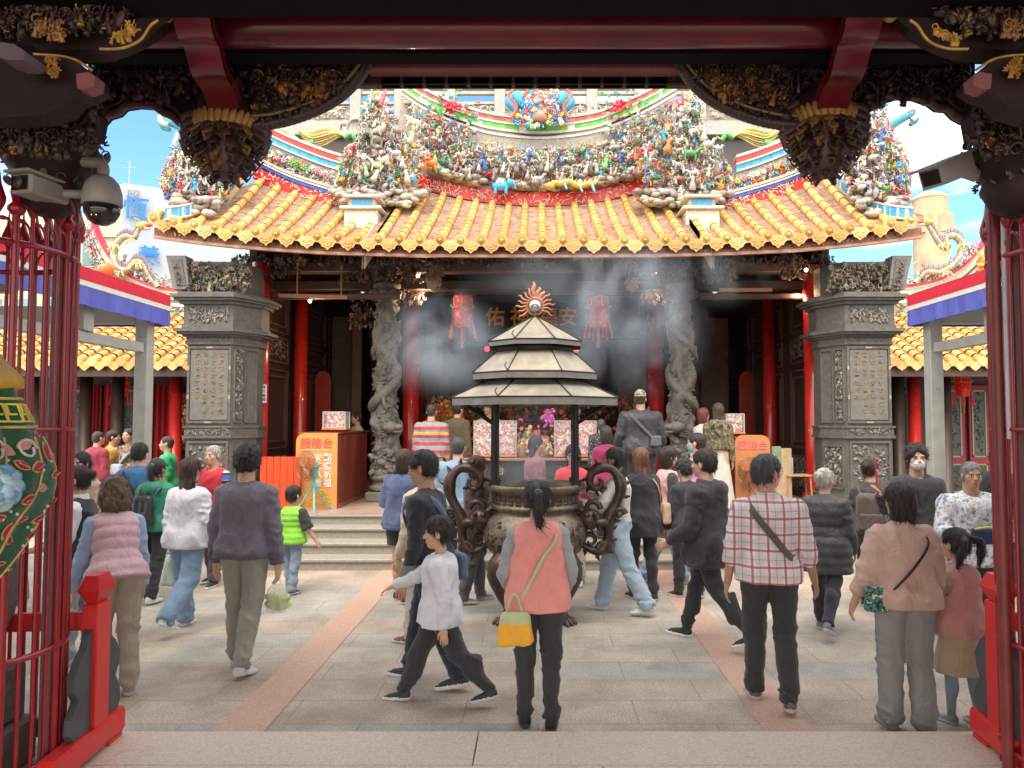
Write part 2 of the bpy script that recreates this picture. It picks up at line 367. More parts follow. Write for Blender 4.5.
def t_leaf(m):
    for k in range(5):
        a = PI*(k+.5)/5; m.ell((math.cos(a)*.5,0,math.sin(a)*.5), (.42,.1,.14), Matrix.Rotation(-a, 3, 'Y'), n=5, m=4)
def t_spike(m): m.tube([(0,0,-.5),(.1,0,.2),(-.05,0,.7),(.15,0,1.3)], [.22,.16,.1,.02], 5)
def t_flower(m):
    for k in range(6):
        a = 2*PI*k/6; m.ell((math.cos(a)*.45,0,math.sin(a)*.45), (.34,.16,.22), Matrix.Rotation(-a, 3, 'Y'), n=5, m=4)
    m.ell((0,-.12,0), .22, n=5, m=4)
def t_horse(m):
    m.ell((0,0,0), (.8,.32,.36), n=7, m=5); m.tube([(.6,0,.1),(.85,0,.5),(1.2,0,.5)], [.24,.18,.12], 5)
    for x in (-.55,.5):
        for y in (-.16,.16): m.tube([(x,y,-.1),(x+.05,y,-.8)], [.15,.09], 4)
TM = [tmpl(f) for f in (t_petal,t_ball,t_rock,t_curl,t_fig,t_leaf,t_spike,t_flower,t_horse)]
PAL = [(.58,.53,.45)]*5+[(.42,.38,.33)]*5+[(.24,.21,.19)]*6+[(.68,.64,.57)]*5+[(.14,.12,.11)]*4+[(.5,.46,.4)]*6+[(.62,.03,.03)]*3+[(.06,.30,.10)]*2+[(.16,.45,.10)]+[(.03,.14,.55)]*2+[(.04,.40,.60)]*2+[(.80,.50,.05)]*2+[(.75,.22,.03),(.70,.25,.33)]
PALROCK = [(.32,.27,.22),(.38,.33,.27),(.20,.17,.15),(.45,.40,.34)]
PALDARK = [(.055,.035,.03)]*6+[(.09,.055,.045)]*4+[(.32,.18,.06)]*1+[(.14,.09,.08)]*2
PALSTONE = [(.20,.19,.17),(.28,.26,.23),(.13,.12,.11),(.34,.31,.26)]
def orn(mb, p, s, k=None, pal=PAL, flatten=.8, upright=.5, seed=None, r=rng, face=True, mi=0):
    k = r.choices(range(len(TM)), (.5,.3,.7,2.2,2,1.2,1.2,.8,.5))[0] if k is None else k
    v, f = TM[k]
    a = r.uniform(-1.6,1.6)*(1-upright) if k not in (4,8,6) else r.uniform(-.3,.3)
    M = np.array(Matrix.Rotation(a, 3, 'Y') @ Matrix.Rotation(r.uniform(-.7,.7), 3, 'Z') @ Matrix.Rotation(r.uniform(-.4,.4), 3, 'X'))
    sc = np.array([1, flatten, 1])*s*r.uniform(.75,1.3)
    if k == 8 and r.random() < .5: sc[0] *= -1
    q = (v*sc) @ M.T + np.array(p)
    c = r.choice(pal)
    mb.add([tuple(x) for x in q], f, mi, tuple(min(1, x*r.uniform(.85,1.15)) for x in c), True)
def fill(mb, poly, Y0, Y1, n, s, **kw):
    """fill an outline given in picture points (px, py) standing at a real distance between Y0 and Y1"""
    xs = [p[0] for p in poly]; ys = [p[1] for p in poly]; c = 0; tr = 0
    while c < n and tr < n*30:
        tr += 1; x, y = rng.uniform(min(xs), max(xs)), rng.uniform(min(ys), max(ys))
        ins = False; j = len(poly)-1
        for i in range(len(poly)):
            if (poly[i][1] > y) != (poly[j][1] > y) and x < (poly[j][0]-poly[i][0])*(y-poly[i][1])/(poly[j][1]-poly[i][1])+poly[i][0]: ins = not ins
            j = i
        if ins:
            orn(mb, at(x, y, rng.uniform(Y0, Y1)), s, **kw); c += 1
def ribbon(mb, path, h, d, mi=0, col=None, cols=None):
    """a band standing upright along a path: height h, depth d (boxes cut along the way may change colour)"""
    fr = [Vector(p) for p in path]
    for i in range(len(fr)-1):
        c = cols[i % len(cols)] if cols else col
        a, b = fr[i], fr[i+1]; v = []
        for p in (a, b): v += [p+Vector((0,0,-h/2)), p+Vector((0,d,-h/2)), p+Vector((0,d,h/2)), p+Vector((0,0,h/2))]
        mb.add(v, [(0,1,2,3),(7,6,5,4),(0,4,5,1),(1,5,6,2),(2,6,7,3),(3,7,4,0)], mi, c)

# ================================================================== TEMPLE HALL
PZ = .6            # platform height
T = thing('temple_hall', 'temple main hall with yellow tiled roof and dragon columns behind the incense burner', 'temple hall', (0,12,0), world=True)
# platform and steps
m = MB()
m.bbox(-6.2, 6.2, 11.3, 24, 0, PZ, .015); m.build('platform', STONE_L, T)
for i, (y, z) in enumerate(((10.07,.15),(10.45,.3),(10.85,.45),(11.2,.6))):
    m = MB(); m.bbox(-4.0, 4.0, y, 11.302 if i == 3 else 11.29, z-.045, z-(.001 if i == 3 else 0), .012); m.box(-3.97, 3.97, y+.03, 11.28, z-.15, z-.046)
    m.build('stair_step', STONE_L, T)
m = MB(); m.add([(-4.6,11.24,PZ+.004),(4.6,11.24,PZ+.004),(4.6,20,PZ+.004),(-4.6,20,PZ+.004)], [(0,1,2,3)]); m.build('hall_floor', mat('hall_floor_tile', (.42,.30,.24), .4, var=.2, scale=5), T)

# roof surface ------------------------------------------------------
EY = 11.2
def zeave(x): return 4.66+.33*(abs(x)/5.7)**3.0
hipL = [at(px, py, Y) for px, py, Y in ((250,148,12.95),(242,176,12.55),(229,195,12.15),(212,207,11.75),(191,214,11.4),(166,218,11.15))]
hipR = [at(px, py, Y) for px, py, Y in ((829,170,12.95),(838,186,12.55),(852,199,12.15),(868,210,11.75),(888,215,11.4),(912,218,11.15))]
XB = 2.62          # where the central roof meets the lower side roofs (at the top); the pedestals stand here
def ytop(x):
    ax = abs(x)
    if ax < XB: return 14.0
    if ax < 4.93: return 13.0
    return 13.0-1.8*min(1, (ax-4.93)/.93)
def ztop(x):
    ax = abs(x)
    if ax < XB: return 6.02+.36*(ax/2.3)**2
    if ax < 4.93: return 5.66+.52*((ax-2.9)/2.0)**1.4 if ax > 2.9 else 5.66
    t = min(1, (ax-4.93)/.93); return 6.2*(1-t)+t*(zeave(x)+.05)
def roofpt(x, t, up=0):
    y0, y1 = EY, ytop(x); z0, z1 = zeave(x), ztop(x)
    return Vector((x, y0+(y1-y0)*t, z0+(z1-z0)*t-.22*t*(1-t)*(y1-y0)/2.8+up))
rt = thing('roof', None, None) if False else None
m = MB()
NC = 46
for (a, b) in ((-5.84,-4.93),(-4.93,-XB),(-XB+.001,XB-.001),(XB,4.93),(4.93,5.84)):
    nx = max(4, int((b-a)*10))
    for j in range(NC):
        for i in range(nx):
            xa, xb = a+(b-a)*i/nx+.0005, a+(b-a)*(i+1)/nx-.0005; t0, t1 = j/NC, (j+1)/NC
            p = [roofpt(xa,t0,.022), roofpt(xb,t0,.022), roofpt(xb,t1), roofpt(xa,t1)]
            c = rng.choice([(.46,.31,.22),(.40,.26,.19),(.52,.36,.26),(.34,.23,.18)])
            m.add(p+[roofpt(xa,t0,-.01), roofpt(xb,t0,-.01)], [(0,1,2,3),(4,5,1,0)], 0, c)
roofbase = m.build('roof', TILEB, T, recalc=False)
# cheek walls where the centre roof stands above the side roofs, under side of the roof
for s_ in (-1, 1):
    m = MB()
    for j in range(24):
        a, b = roofpt(s_*(XB-.001), j/24, .02), roofpt(s_*(XB-.001), (j+1)/24, .02); d_ = Vector((0,0,-.45)); w_ = Vector((s_*.035,0,0))
        m.add([a, b, b+d_, a+d_, a+w_, b+w_, b+d_+w_, a+d_+w_], [(0,1,2,3),(7,6,5,4),(0,4,5,1)], 0, (.45,.38,.30))
    m.build('cheek_wall', TILEB, T)
m = MB()
for a, b in ((-5.6,-XB),(-XB,XB),(XB,5.6)):
    n_ = 40
    for i in range(n_):
        xa, xb = a+(b-a)*i/n_, a+(b-a)*(i+1)/n_
        for j in range(24):
            t0, t1 = j/24, (j+1)/24
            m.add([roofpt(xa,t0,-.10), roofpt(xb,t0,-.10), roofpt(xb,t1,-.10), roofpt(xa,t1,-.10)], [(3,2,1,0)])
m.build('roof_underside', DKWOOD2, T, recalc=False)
YEL = [(.78,.47,.15),(.74,.42,.12),(.80,.53,.20),(.64,.36,.11)]
mt = MB(); me_ = MB()
sp = .308; x = (542.6-CX)/F*EY-sp*19
rows = []
while x < 5.86:
    if x > -5.86: rows.append(x)
    x += sp
for x in rows:
    L_ = (ytop(x)-EY)*1.16
    n_ = max(1, round(L_/.29)); tp = 1
    for k in range(n_ if L_ > .12 else 0):
        t0, t1 = k/n_, (k+1)/n_; c = rng.choice(YEL)
        mt.tube([roofpt(x,t0,.045), roofpt(x,t0+(t1-t0)*.12,.045), roofpt(x,t0+(t1-t0)*.92,.04)], [.068,.068,.058], 9, 0, c, cap=True)
        mt.tube([roofpt(x,t0+(t1-t0)*.92,.04), roofpt(x,t1,.04)], [.050,.050], 9, 0, (.36,.27,.20), cap=False)
    # round end tile with a boss and rim
    e = roofpt(x, 0, .045); c = rng.choice(YEL)
    me_.tube([e+Vector((0,-.05,-.01)), e+Vector((0,.03,0))], [.092,.088], 14, 0, c); me_.tube([e+Vector((0,-.062,-.012)), e+Vector((0,-.045,-.01))], [.05,.066], 12, 0, tuple(q*.55 for q in c))
    me_.ell(e+Vector((0,-.065,-.012)), (.03,.02,.03), n=6, m=4, col=c)
for x in [r_+sp/2 for r_ in rows[:-1]]:
    e = roofpt(x, 0, .0)+Vector((0,-.035,0)); c = rng.choice(YEL)
    pts = [(-.135,.03),(-.135,-.045),(-.10,-.075),(-.085,-.11),(-.04,-.125),(0,-.165),(.04,-.125),(.085,-.11),(.10,-.075),(.135,-.045),(.135,.03)]
    me_.prism([(e.x+a, e.z+b) for a, b in pts], e.y-.012, e.y+.012, 0, c)
    pts2 = [(a*.7, b*.72-.012) for a, b in pts]
    me_.prism([(e.x+a, e.z+b) for a, b in pts2], e.y-.02, e.y-.011, 0, tuple(q*.8 for q in c))
    for a, b in ((0,-.06),(-.05,-.04),(.05,-.04),(0,-.1)): me_.ell((e.x+a, e.y-.022, e.z+b), (.02,.008,.014), n=5, m=4, col=c)
rp = mt.build('ridge_tiles', TILE, roofbase); ep = me_.build('eave_tiles', TILE, roofbase)
# fascia under the eaves: two carved boards
m = MB()
n_ = 60
def fas(z0, z1, y, d, mi):
    for i in range(n_):
        xa, xb = -5.82+11.64*i/n_, -5.82+11.64*(i+1)/n_; ya, yb = zeave(xa)-4.66, zeave(xb)-4.66; ya*=.85; yb*=.85
        m.add([(xa,y,z0+ya),(xb,y,z0+yb),(xb,y,z1+ya*0+yb),(xa,y,z1+ya),(xa,y+d,z0+ya),(xb,y+d,z0+yb),(xb,y+d,z1+yb),(xa,y+d,z1+ya)], [(0,1,2,3),(5,4,7,6),(4,5,1,0),(3,2,6,7)], mi)
fas(4.50, 4.62, EY+.05, .05, 0); fas(4.455, 4.497, EY+.02, .07, 1)
m.build('eave_board', [mat('eave_board_paint', (.26,.10,.065), .55, var=.4, scale=26, bump=.6, bscale=40), mat('eave_strip', (.42,.22,.14), .5, var=.25, scale=12)], T)
m = MB()
for i in range(150):
    x = -5.5+11*i/149; orn(m, (x, EY+.045, 4.56+.85*(zeave(x)-4.66)), .045, k=rng.choice([3,5,7,0]), pal=[(.34,.16,.09),(.45,.27,.14),(.2,.09,.06),(.3,.3,.22)])
m.build('eave_carving', CARV, T)

# ridges --------------------------------------------------------------
def ppath(pts, Y, n=30): return lerp_path([at(px, py, Y) for px, py in pts], n)
rd = MB(); rc = MB()
W_ = (.58,.55,.49)
# red mosaic bands over the tiles
cb = [(395,176),(430,186),(470,196),(540,203),(610,196),(650,186),(680,176)]
def mosaic(mb, pts, Y, h, pal, n=70, d=.08):
    P = ppath(pts, Y, n)
    for i in range(n): ribbon(mb, P[i:i+2], h, d, 0, rng.choice(pal))
RPAL = [(.62,.02,.015),(.55,.02,.02),(.66,.04,.03),(.6,.03,.02),(.62,.55,.48)]
REDs = [(.60,.02,.02),(.66,.04,.03)]
mosaic(rd, [(418,180),(450,189),(490,196),(540,199),(590,196),(630,188),(662,178)], 13.93, .26, REDs, 60, .06)
for lx in ([(253,172),(290,188),(330,199),(360,206)], [(828,172),(790,186),(750,198),(716,206)]):
    mosaic(rd, lx, 12.93, .24, REDs, 40, .06)
# broken white lines over the red: scraps of white porcelain
for pts, Y, n_ in (([(418,180),(450,189),(490,196),(540,199),(590,196),(630,188),(662,178)],13.92,190), ([(253,172),(290,188),(330,199),(360,206)],12.92,100), ([(828,172),(790,186),(750,198),(716,206)],12.92,100)):
    P = ppath(pts, Y, 200)
    for i in range(n_):
        p = P[rng.randrange(201)]+Vector((0,-.01,rng.uniform(-.1,.1))); a = rng.uniform(0,PI); d = Vector((math.cos(a),0,math.sin(a)))*rng.uniform(.02,.045)
        rd.bar(p-d, p+d, .012, .012, 0, (.72,.62,.52))
# outer side ridges: layers of bands (colour by layer)
def layered(side):
    f = (lambda px: px) if side < 0 else (lambda px: 1081-px)
    up = [(f(262),133),(f(290),146),(f(320),158),(f(345),166)]
    P = ppath(up, 13.05, 26)
    def lay(dz, h, d, cols): ribbon(rd, [p+Vector((0,-d,dz)) for p in P], h, d+.16, 0, None, cols)
    lay(.16,.05,.05,[W_]); lay(.085,.10,.03,[(.66,.05,.04)]); lay(.02,.03,.05,[W_]); lay(-.045,.10,.02,[(.04,.42,.66),(.04,.42,.66),(.05,.3,.7)]); lay(-.11,.03,.05,[W_])
    lay(-.32,.39,.0,[(.42,.38,.33)]); lay(-.535,.05,.06,[W_]); lay(-.59,.05,.03,[(.45,.4,.34)])
    P2 = ppath([(f(254),162),(f(290),179),(f(330),192),(f(368),202)], 12.9, 26)
    ribbon(rd, P2, .05, .2, 0, None, [(.03,.09,.55),(.04,.12,.6)]); ribbon(rd, [p+Vector((0,-.02,.045)) for p in P2], .03, .2, 0, W_); ribbon(rd, [p+Vector((0,-.02,.10)) for p in P2], .05, .2, 0, (.5,.45,.38))
    fill(rc, [(f(262),146),(f(350),182),(f(352),196),(f(262),163)], 12.9, 12.98, 420, .052)
    for i in range(14):
        t = i/13; orn(rc, at(f(264)+(f(350)-f(264))*t, 153+30*t, 12.88), .075, k=7, pal=[(.7,.25,.33),(.8,.5,.06),(.16,.45,.1),(.74,.71,.64)])
layered(-1); layered(1)
# hip strips with blue mosaic
BL = [(.05,.36,.68),(.04,.28,.62),(.10,.45,.72),(.05,.34,.66),(.6,.65,.66)]
for hp in (hipL, hipR):
    P = lerp_path([p+Vector((0,-.04,.05)) for p in hp], 60)
    for i in range(60): ribbon(rd, P[i:i+2], .15, .12, 0, rng.choice(BL))
    ribbon(rd, [p+Vector((0,-.02,.09)) for p in P], .03, .16, 0, W_); ribbon(rd, [p+Vector((0,-.02,-.09)) for p in P], .025, .14, 0, (.70,.60,.3))
# main ridge: great sagging curve, green and red, 14.2 m away
main = [(402,84),(425,99),(455,112),(490,123),(540,128),(590,123),(622,112),(650,99),(676,84)]
P = ppath(main, 14.15, 60)
def lay(dz, h, d, cols=None, col=None): ribbon(rd, [p+Vector((0,-d,dz)) for p in P], h, d+.2, 0, col, cols)
lay(.17,.05,.06,col=W_); lay(.10,.09,.03,[(.66,.10,.08),(.70,.2,.15),(.66,.10,.08)]); lay(.035,.04,.05,col=W_); lay(-.035,.10,.03,[(.10,.42,.06),(.14,.5,.08)]*3+[(.6,.66,.55)]); lay(-.11,.05,.06,col=W_); lay(-.16,.05,.0,col=(.10,.10,.2)); lay(-.21,.045,.05,col=(.6,.56,.5))
lay(-.36,.25,-.05,col=(.36,.32,.28))
# rock ledges under the figure bands
def ledge(pts, Y, n, s=.10):
    P = ppath(pts, Y, 100)
    for i in range(n):
        p = P[rng.randrange(101)]; orn(rc, p+Vector((0,rng.uniform(-.12,.1),rng.uniform(-.06,.05))), s, k=2, pal=PALROCK, upright=.95)
ledge([(430,168),(470,180),(540,186),(610,180),(655,168)], 13.85, 260, .10)
for s_ in (-1, 1):
    f = (lambda px: px) if s_ < 0 else (lambda px: 1081-px)
    mosaic(rd, [(f(425),176),(f(470),186),(540,190)], 13.95, .07, [(.42,.38,.32),(.35,.31,.26)], 20, .04)
m = MB(); m.prism([xz(px, py, 14.1) for px, py in ((385,235),(402,90),(455,122),(540,138),(622,122),(676,90),(692,235))], 14.12, 14.3, 0, (.33,.29,.25)); 
m.prism([xz(px, py, 13.1) for px, py in ((258,200),(262,135),(345,168),(372,215))], 13.12, 13.3, 0, (.33,.29,.25)); m.prism([xz(px, py, 13.1) for px, py in ((823,200),(819,135),(736,168),(709,215))], 13.12, 13.3, 0, (.33,.29,.25))
m.build('ridge_wall', MOSB, T)
# figure bands
fill(rc, [(412,118),(455,140),(540,150),(622,140),(668,118),(660,172),(610,184),(540,190),(470,184),(425,172)], 13.8, 14.05, 2100, .062)
for i in range(46):
    px = 430+220*i/45; orn(rc, at(px, 170+12*(1-((px-540)/115)**2)-rng.uniform(2,22), 13.72), .115, k=rng.choice([4,4,8]))
fill(rc, [(402,98),(440,118),(480,132),(455,140),(412,122)], 13.9, 14.05, 240, .05); fill(rc, [(676,98),(640,118),(600,132),(622,140),(668,122)], 13.9, 14.05, 240, .05)
# pinnacle clusters on the pedestals and at the hip ends
for s_ in (-1, 1):
    f = (lambda px: px) if s_ < 0 else (lambda px: 1064-px)
    poly = [(f(338),195),(f(330),175),(f(345),150),(f(358),140),(f(362),110),(f(374),92),(f(386),100),(f(400),130),(f(425),150),(f(420),180),(f(400),200),(f(360),203)]
    fill(rc, poly, 12.7, 13.4, 1150, .07)
    fill(rc, [(f(355),190),(f(362),110),(f(374),95),(f(384),110),(f(395),190)], 12.55, 12.8, 520, .075, pal=PAL[:31]+PAL[31::4])
    for i in range(16): orn(rc, at(f(rng.uniform(345,415)), rng.uniform(120,185), 12.5), .13, k=rng.choice([4,4,8]), pal=PAL[:31]+PAL[31::4])
    orn(rc, at(f(382), 100, 12.6), .2, k=6, pal=[(.7,.05,.06)]); orn(rc, at(f(372), 98, 12.6), .2, k=6, pal=[(.4,.36,.33)])
    fill(rc, [(f(330),190),(f(430),190),(f(415),206),(f(345),206)], 12.5, 13.1, 200, .10, k=2, pal=PALROCK, upright=.95)
    # pedestal
    px0, px1 = (345,372) if s_ < 0 else (694,724)
    x0, z0 = xz(f(400) if s_ > 0 else 362, 229, 12.0); cx_ = at((375 if s_ < 0 else 1064-375)-(10 if s_ < 0 else -10), 222, 12.3)
    rd.bbox(cx_.x-.27, cx_.x+.27, 12.0, 12.6, cx_.z-.22, cx_.z+.12, .01, 0, (.62,.58,.5)); rd.bbox(cx_.x-.34, cx_.x+.34, 11.94, 12.66, cx_.z+.121, cx_.z+.18, .015, 0, (.55,.5,.43))
    rd.bbox(cx_.x-.22, cx_.x+.22, 12.05, 12.6, cx_.z+.181, cx_.z+.32, .01, 0, (.5,.45,.39)); rd.box(cx_.x-.15, cx_.x+.16, 12.03, 12.049, cx_.z+.2, cx_.z+.3, 0, (.04,.35,.6))
    rd.bbox(cx_.x-.3, cx_.x+.3, 11.96, 12.66, cx_.z+.321, cx_.z+.37, .01, 0, (.6,.55,.48))
    # stone edge strips running down the roof beside the pedestal
    P = [roofpt(s_*-1*2.5 if False else s_*2.45, t, .07) for t in (1,.8,.6,.4,.2,.02)]
    ribbon(rd, P, .12, .01, 0, (.55,.5,.44))
polyL = [(170,204),(162,185),(166,160),(178,145),(196,146),(200,125),(222,120),(240,140),(246,160),(240,180),(222,198),(195,208)]
fill(rc, polyL, 11.6, 12.5, 1250, .066, pal=PAL+PAL[31:]); fill(rc, [(180,150),(200,128),(215,150),(215,195),(180,195)], 11.5, 11.7, 260, .08, pal=PAL[:31]+PAL[31::3])
polyR = [(860,205),(848,190),(838,150),(850,110),(868,98),(884,103),(892,135),(905,150),(912,178),(908,205),(885,212)]
fill(rc, polyR, 11.6, 12.5, 1350, .066, pal=PAL+PAL[31:]); fill(rc, [(858,195),(856,125),(868,104),(882,110),(886,195)], 11.5, 11.7, 300, .08, pal=PAL[:31]+PAL[31::3])
for poly in ([(175,196),(230,196),(212,214),(172,214)], [(850,198),(908,198),(905,215),(868,214)]): fill(rc, poly, 11.4, 12.0, 110, .10, k=2, pal=PALROCK, upright=.95)
# curled tips of the side ridges
for pts, Y in (([(196,142),(186,128),(172,122),(163,120),(163,127),(170,130)],12.4), ([(875,140),(888,126),(903,117),(913,113),(916,120),(910,125)],12.4), ([(176,150),(180,138)],12.2)):
    P = lerp_path([at(px, py, Y) for px, py in pts], 14); rd.tube(P, [.12-.006*i for i in range(15)], 8, 0, (.06,.36,.45)); rd.tube([p+Vector((0,-.05,.06)) for p in P], [.05]*15, 6, 0, (.6,.58,.5))
rd.build('roof_ridge', MOSB, T)
rc.build('ridge_figures', ORN, T)
# single animals on the ridge
def beast(mb, c, s, col, belly=(.7,.66,.58), flip=1):
    c = Vector(c)
    mb.ell(c, (s,s*.42,s*.5), n=12, m=8, col=col)
    for dx in (-.6,.55):
        for dy in (-.22,.22): mb.tube([c+Vector((dx*s*flip,dy*s,-.1*s)), c+Vector((dx*s*flip,dy*s,-.85*s))], [s*.2,s*.16], 7, 0, col)
    mb.ell(c+Vector((.95*s*flip,-.1*s,.35*s)), (s*.38,s*.33,s*.4), n=10, m=7, col=col)
    mb.ell(c+Vector((.85*s*flip,-.3*s,.45*s)), (s*.22,s*.06,s*.3), n=8, m=5, col=tuple(q*.8 for q in col))
    mb.tube([c+Vector((1.2*s*flip,-.1*s,.3*s)), c+Vector((1.5*s*flip,-.1*s,.1*s)), c+Vector((1.55*s*flip,-.1*s,-.3*s)), c+Vector((1.75*s*flip,-.1*s,-.35*s))], [s*.14,s*.11,s*.08,s*.05], 7, 0, col)
    mb.ell(c+Vector((-.1*s,-.1*s,.35*s)), (s*.5,s*.42,s*.28), n=10, m=6, col=belly)
m = MB(); beast(m, at(501,186,13.6), .17, (.04,.36,.68)); m.build('elephant_figure', ORN, T)
m = MB(); beast(m, at(430,163,13.5), .15, (.75,.2,.04), (.5,.1,.04), -1); m.build('lion_figure', ORN, T)
m = MB(); beast(m, at(645,163,13.5), .15, (.75,.25,.04), (.5,.1,.04)); m.build('lion_figure', ORN, T)
m = MB()
P = lerp_path([at(px,py,13.6) for px,py in ((550,186),(562,182),(575,184),(590,185),(600,178))], 14); m.tube([p+Vector((0,0,.03*math.sin(i*1.4))) for i, p in enumerate(P)], [.05,.05,.05,.055,.055,.06,.055,.055,.05,.05,.045,.04,.03,.02,.01], 8, 0, (.62,.40,.08)); [m.tube([p, p+Vector((.03,-.02,.11))], [.03,.003], 4, 0, rng.choice([(.5,.1,.03),(.2,.4,.2),(.7,.6,.3)])) for p in P[1:13]]; m.ell(P[0], (.10,.08,.07), n=8, m=6, col=(.6,.35,.08))

for i in (4,8,11): m.tube([P[i], P[i]+Vector((.05,-.08,-.16))], [.04,.02], 5, 0, (.1,.4,.5))
m.build('dragon_figure', ORN, T)
# crowning group in the middle of the main ridge: robed blue and red dancer on clouds
m = MB()
P = lambda px, py, Y=13.95: at(px, py, Y)
for a, b, c in (((515,94),(530,108),(.04,.38,.66)), ((565,94),(551,108),(.04,.38,.66))):
    q = lerp_path([P(*a), P((a[0]+b[0])/2, a[1]+10), P(*b)], 8); m.tube(q, [.10,.11,.12,.12,.11,.1,.09,.09,.08], 8, 0, c)
    q = lerp_path([P(a[0],a[1]), P(a[0]-(6 if a[0]<540 else -6), 102), P(a[0]+(2 if a[0]<540 else -2), 112), P(a[0]+(-2 if a[0]<540 else 2), 122)], 10); m.tube(q, [.09]*5+[.08,.07,.06,.05,.04,.02], 8, 0, (.05,.33,.6)); 
    q = [p+Vector((0,-.06,.08)) for p in q]; m.tube(q, [.035]*11, 6, 0, (.72,.12,.05))
m.lathe([(.20,-.25),(.17,-.1),(.10,.05),(.15,.2),(.08,.3)], P(540,110), 12, col=(.55,.25,.2)); m.ell(P(540,96,13.9), .09, n=12, m=8, col=(.6,.4,.32))
for i in range(46): orn(m, at(rng.uniform(517,563), rng.uniform(112,128), 13.85), .085, k=rng.choice([3,7,1]), pal=[(.05,.36,.66),(.7,.12,.05),(.75,.5,.06),(.1,.12,.5),(.74,.7,.62),(.16,.45,.1)])
for i in range(110): orn(m, at(rng.uniform(522,558), rng.uniform(90,114), 13.8), .06, pal=[(.05,.36,.66),(.7,.12,.05),(.74,.7,.62),(.7,.4,.35)])
m.build('crowning_figure', ORN, T)
for px in (452, 620):
    m = MB(); c = at(px, 109, 14.0); [orn(m, c+Vector((rng.uniform(-.06,.06),-.1,rng.uniform(-.06,.06))), .16, k=7, pal=[(.62,.03,.03),(.55,.02,.05)]) for _ in range(4)]
    for i in range(60):
        a = rng.uniform(0,2*PI); r_ = rng.uniform(.12,.42); orn(m, c+Vector((math.cos(a)*r_*1.3,rng.uniform(-.05,.1),math.sin(a)*r_)), .06, k=rng.choice([5,3,7]), pal=[(.1,.4,.1),(.06,.3,.3),(.7,.66,.6),(.7,.1,.06)])
    m.build('peony_figure', ORN, T)
# carp-shaped flourishes, yellow striped, either side behind the ridge
for f in ((lambda px: px), (lambda px: 1078-px)):
    m = MB(); P = lerp_path([at(f(a),b,13.5) for a,b in ((300,132),(312,139),(324,137),(336,134),(345,137))], 12)
    for dz in (-.13,-.10,-.065,-.035,0,.035,.065,.10,.13): m.tube([p+Vector((0,-.05+abs(dz)*.4,dz*1.2*math.sin(PI*min(1,(i+1)/12)))) for i, p in enumerate(P)], [.016]*13, 5, 0, (.72,.52,.10) if round(dz*1000) in (-130,-65,0,65,130) else (.30,.27,.16))
    q = lerp_path([at(f(a),b,13.5) for a,b in ((276,128),(288,133),(298,141),(306,144),(314,143))], 12); m.tube(q, [.03+.004*i for i in range(13)], 7, 0, (.12,.42,.12)); m.tube([p+Vector((0,-.05,-.03)) for p in q], [.02]*13, 5, 0, (.66,.08,.05))
    q = lerp_path([at(f(a),b,13.5) for a,b in ((344,138),(352,134),(356,140),(362,136))], 8); m.tube(q, [.06,.06,.06,.05,.05,.04,.03,.02,.01], 6, 0, (.15,.45,.15))
    m.build('carp_figure', ORN, T)

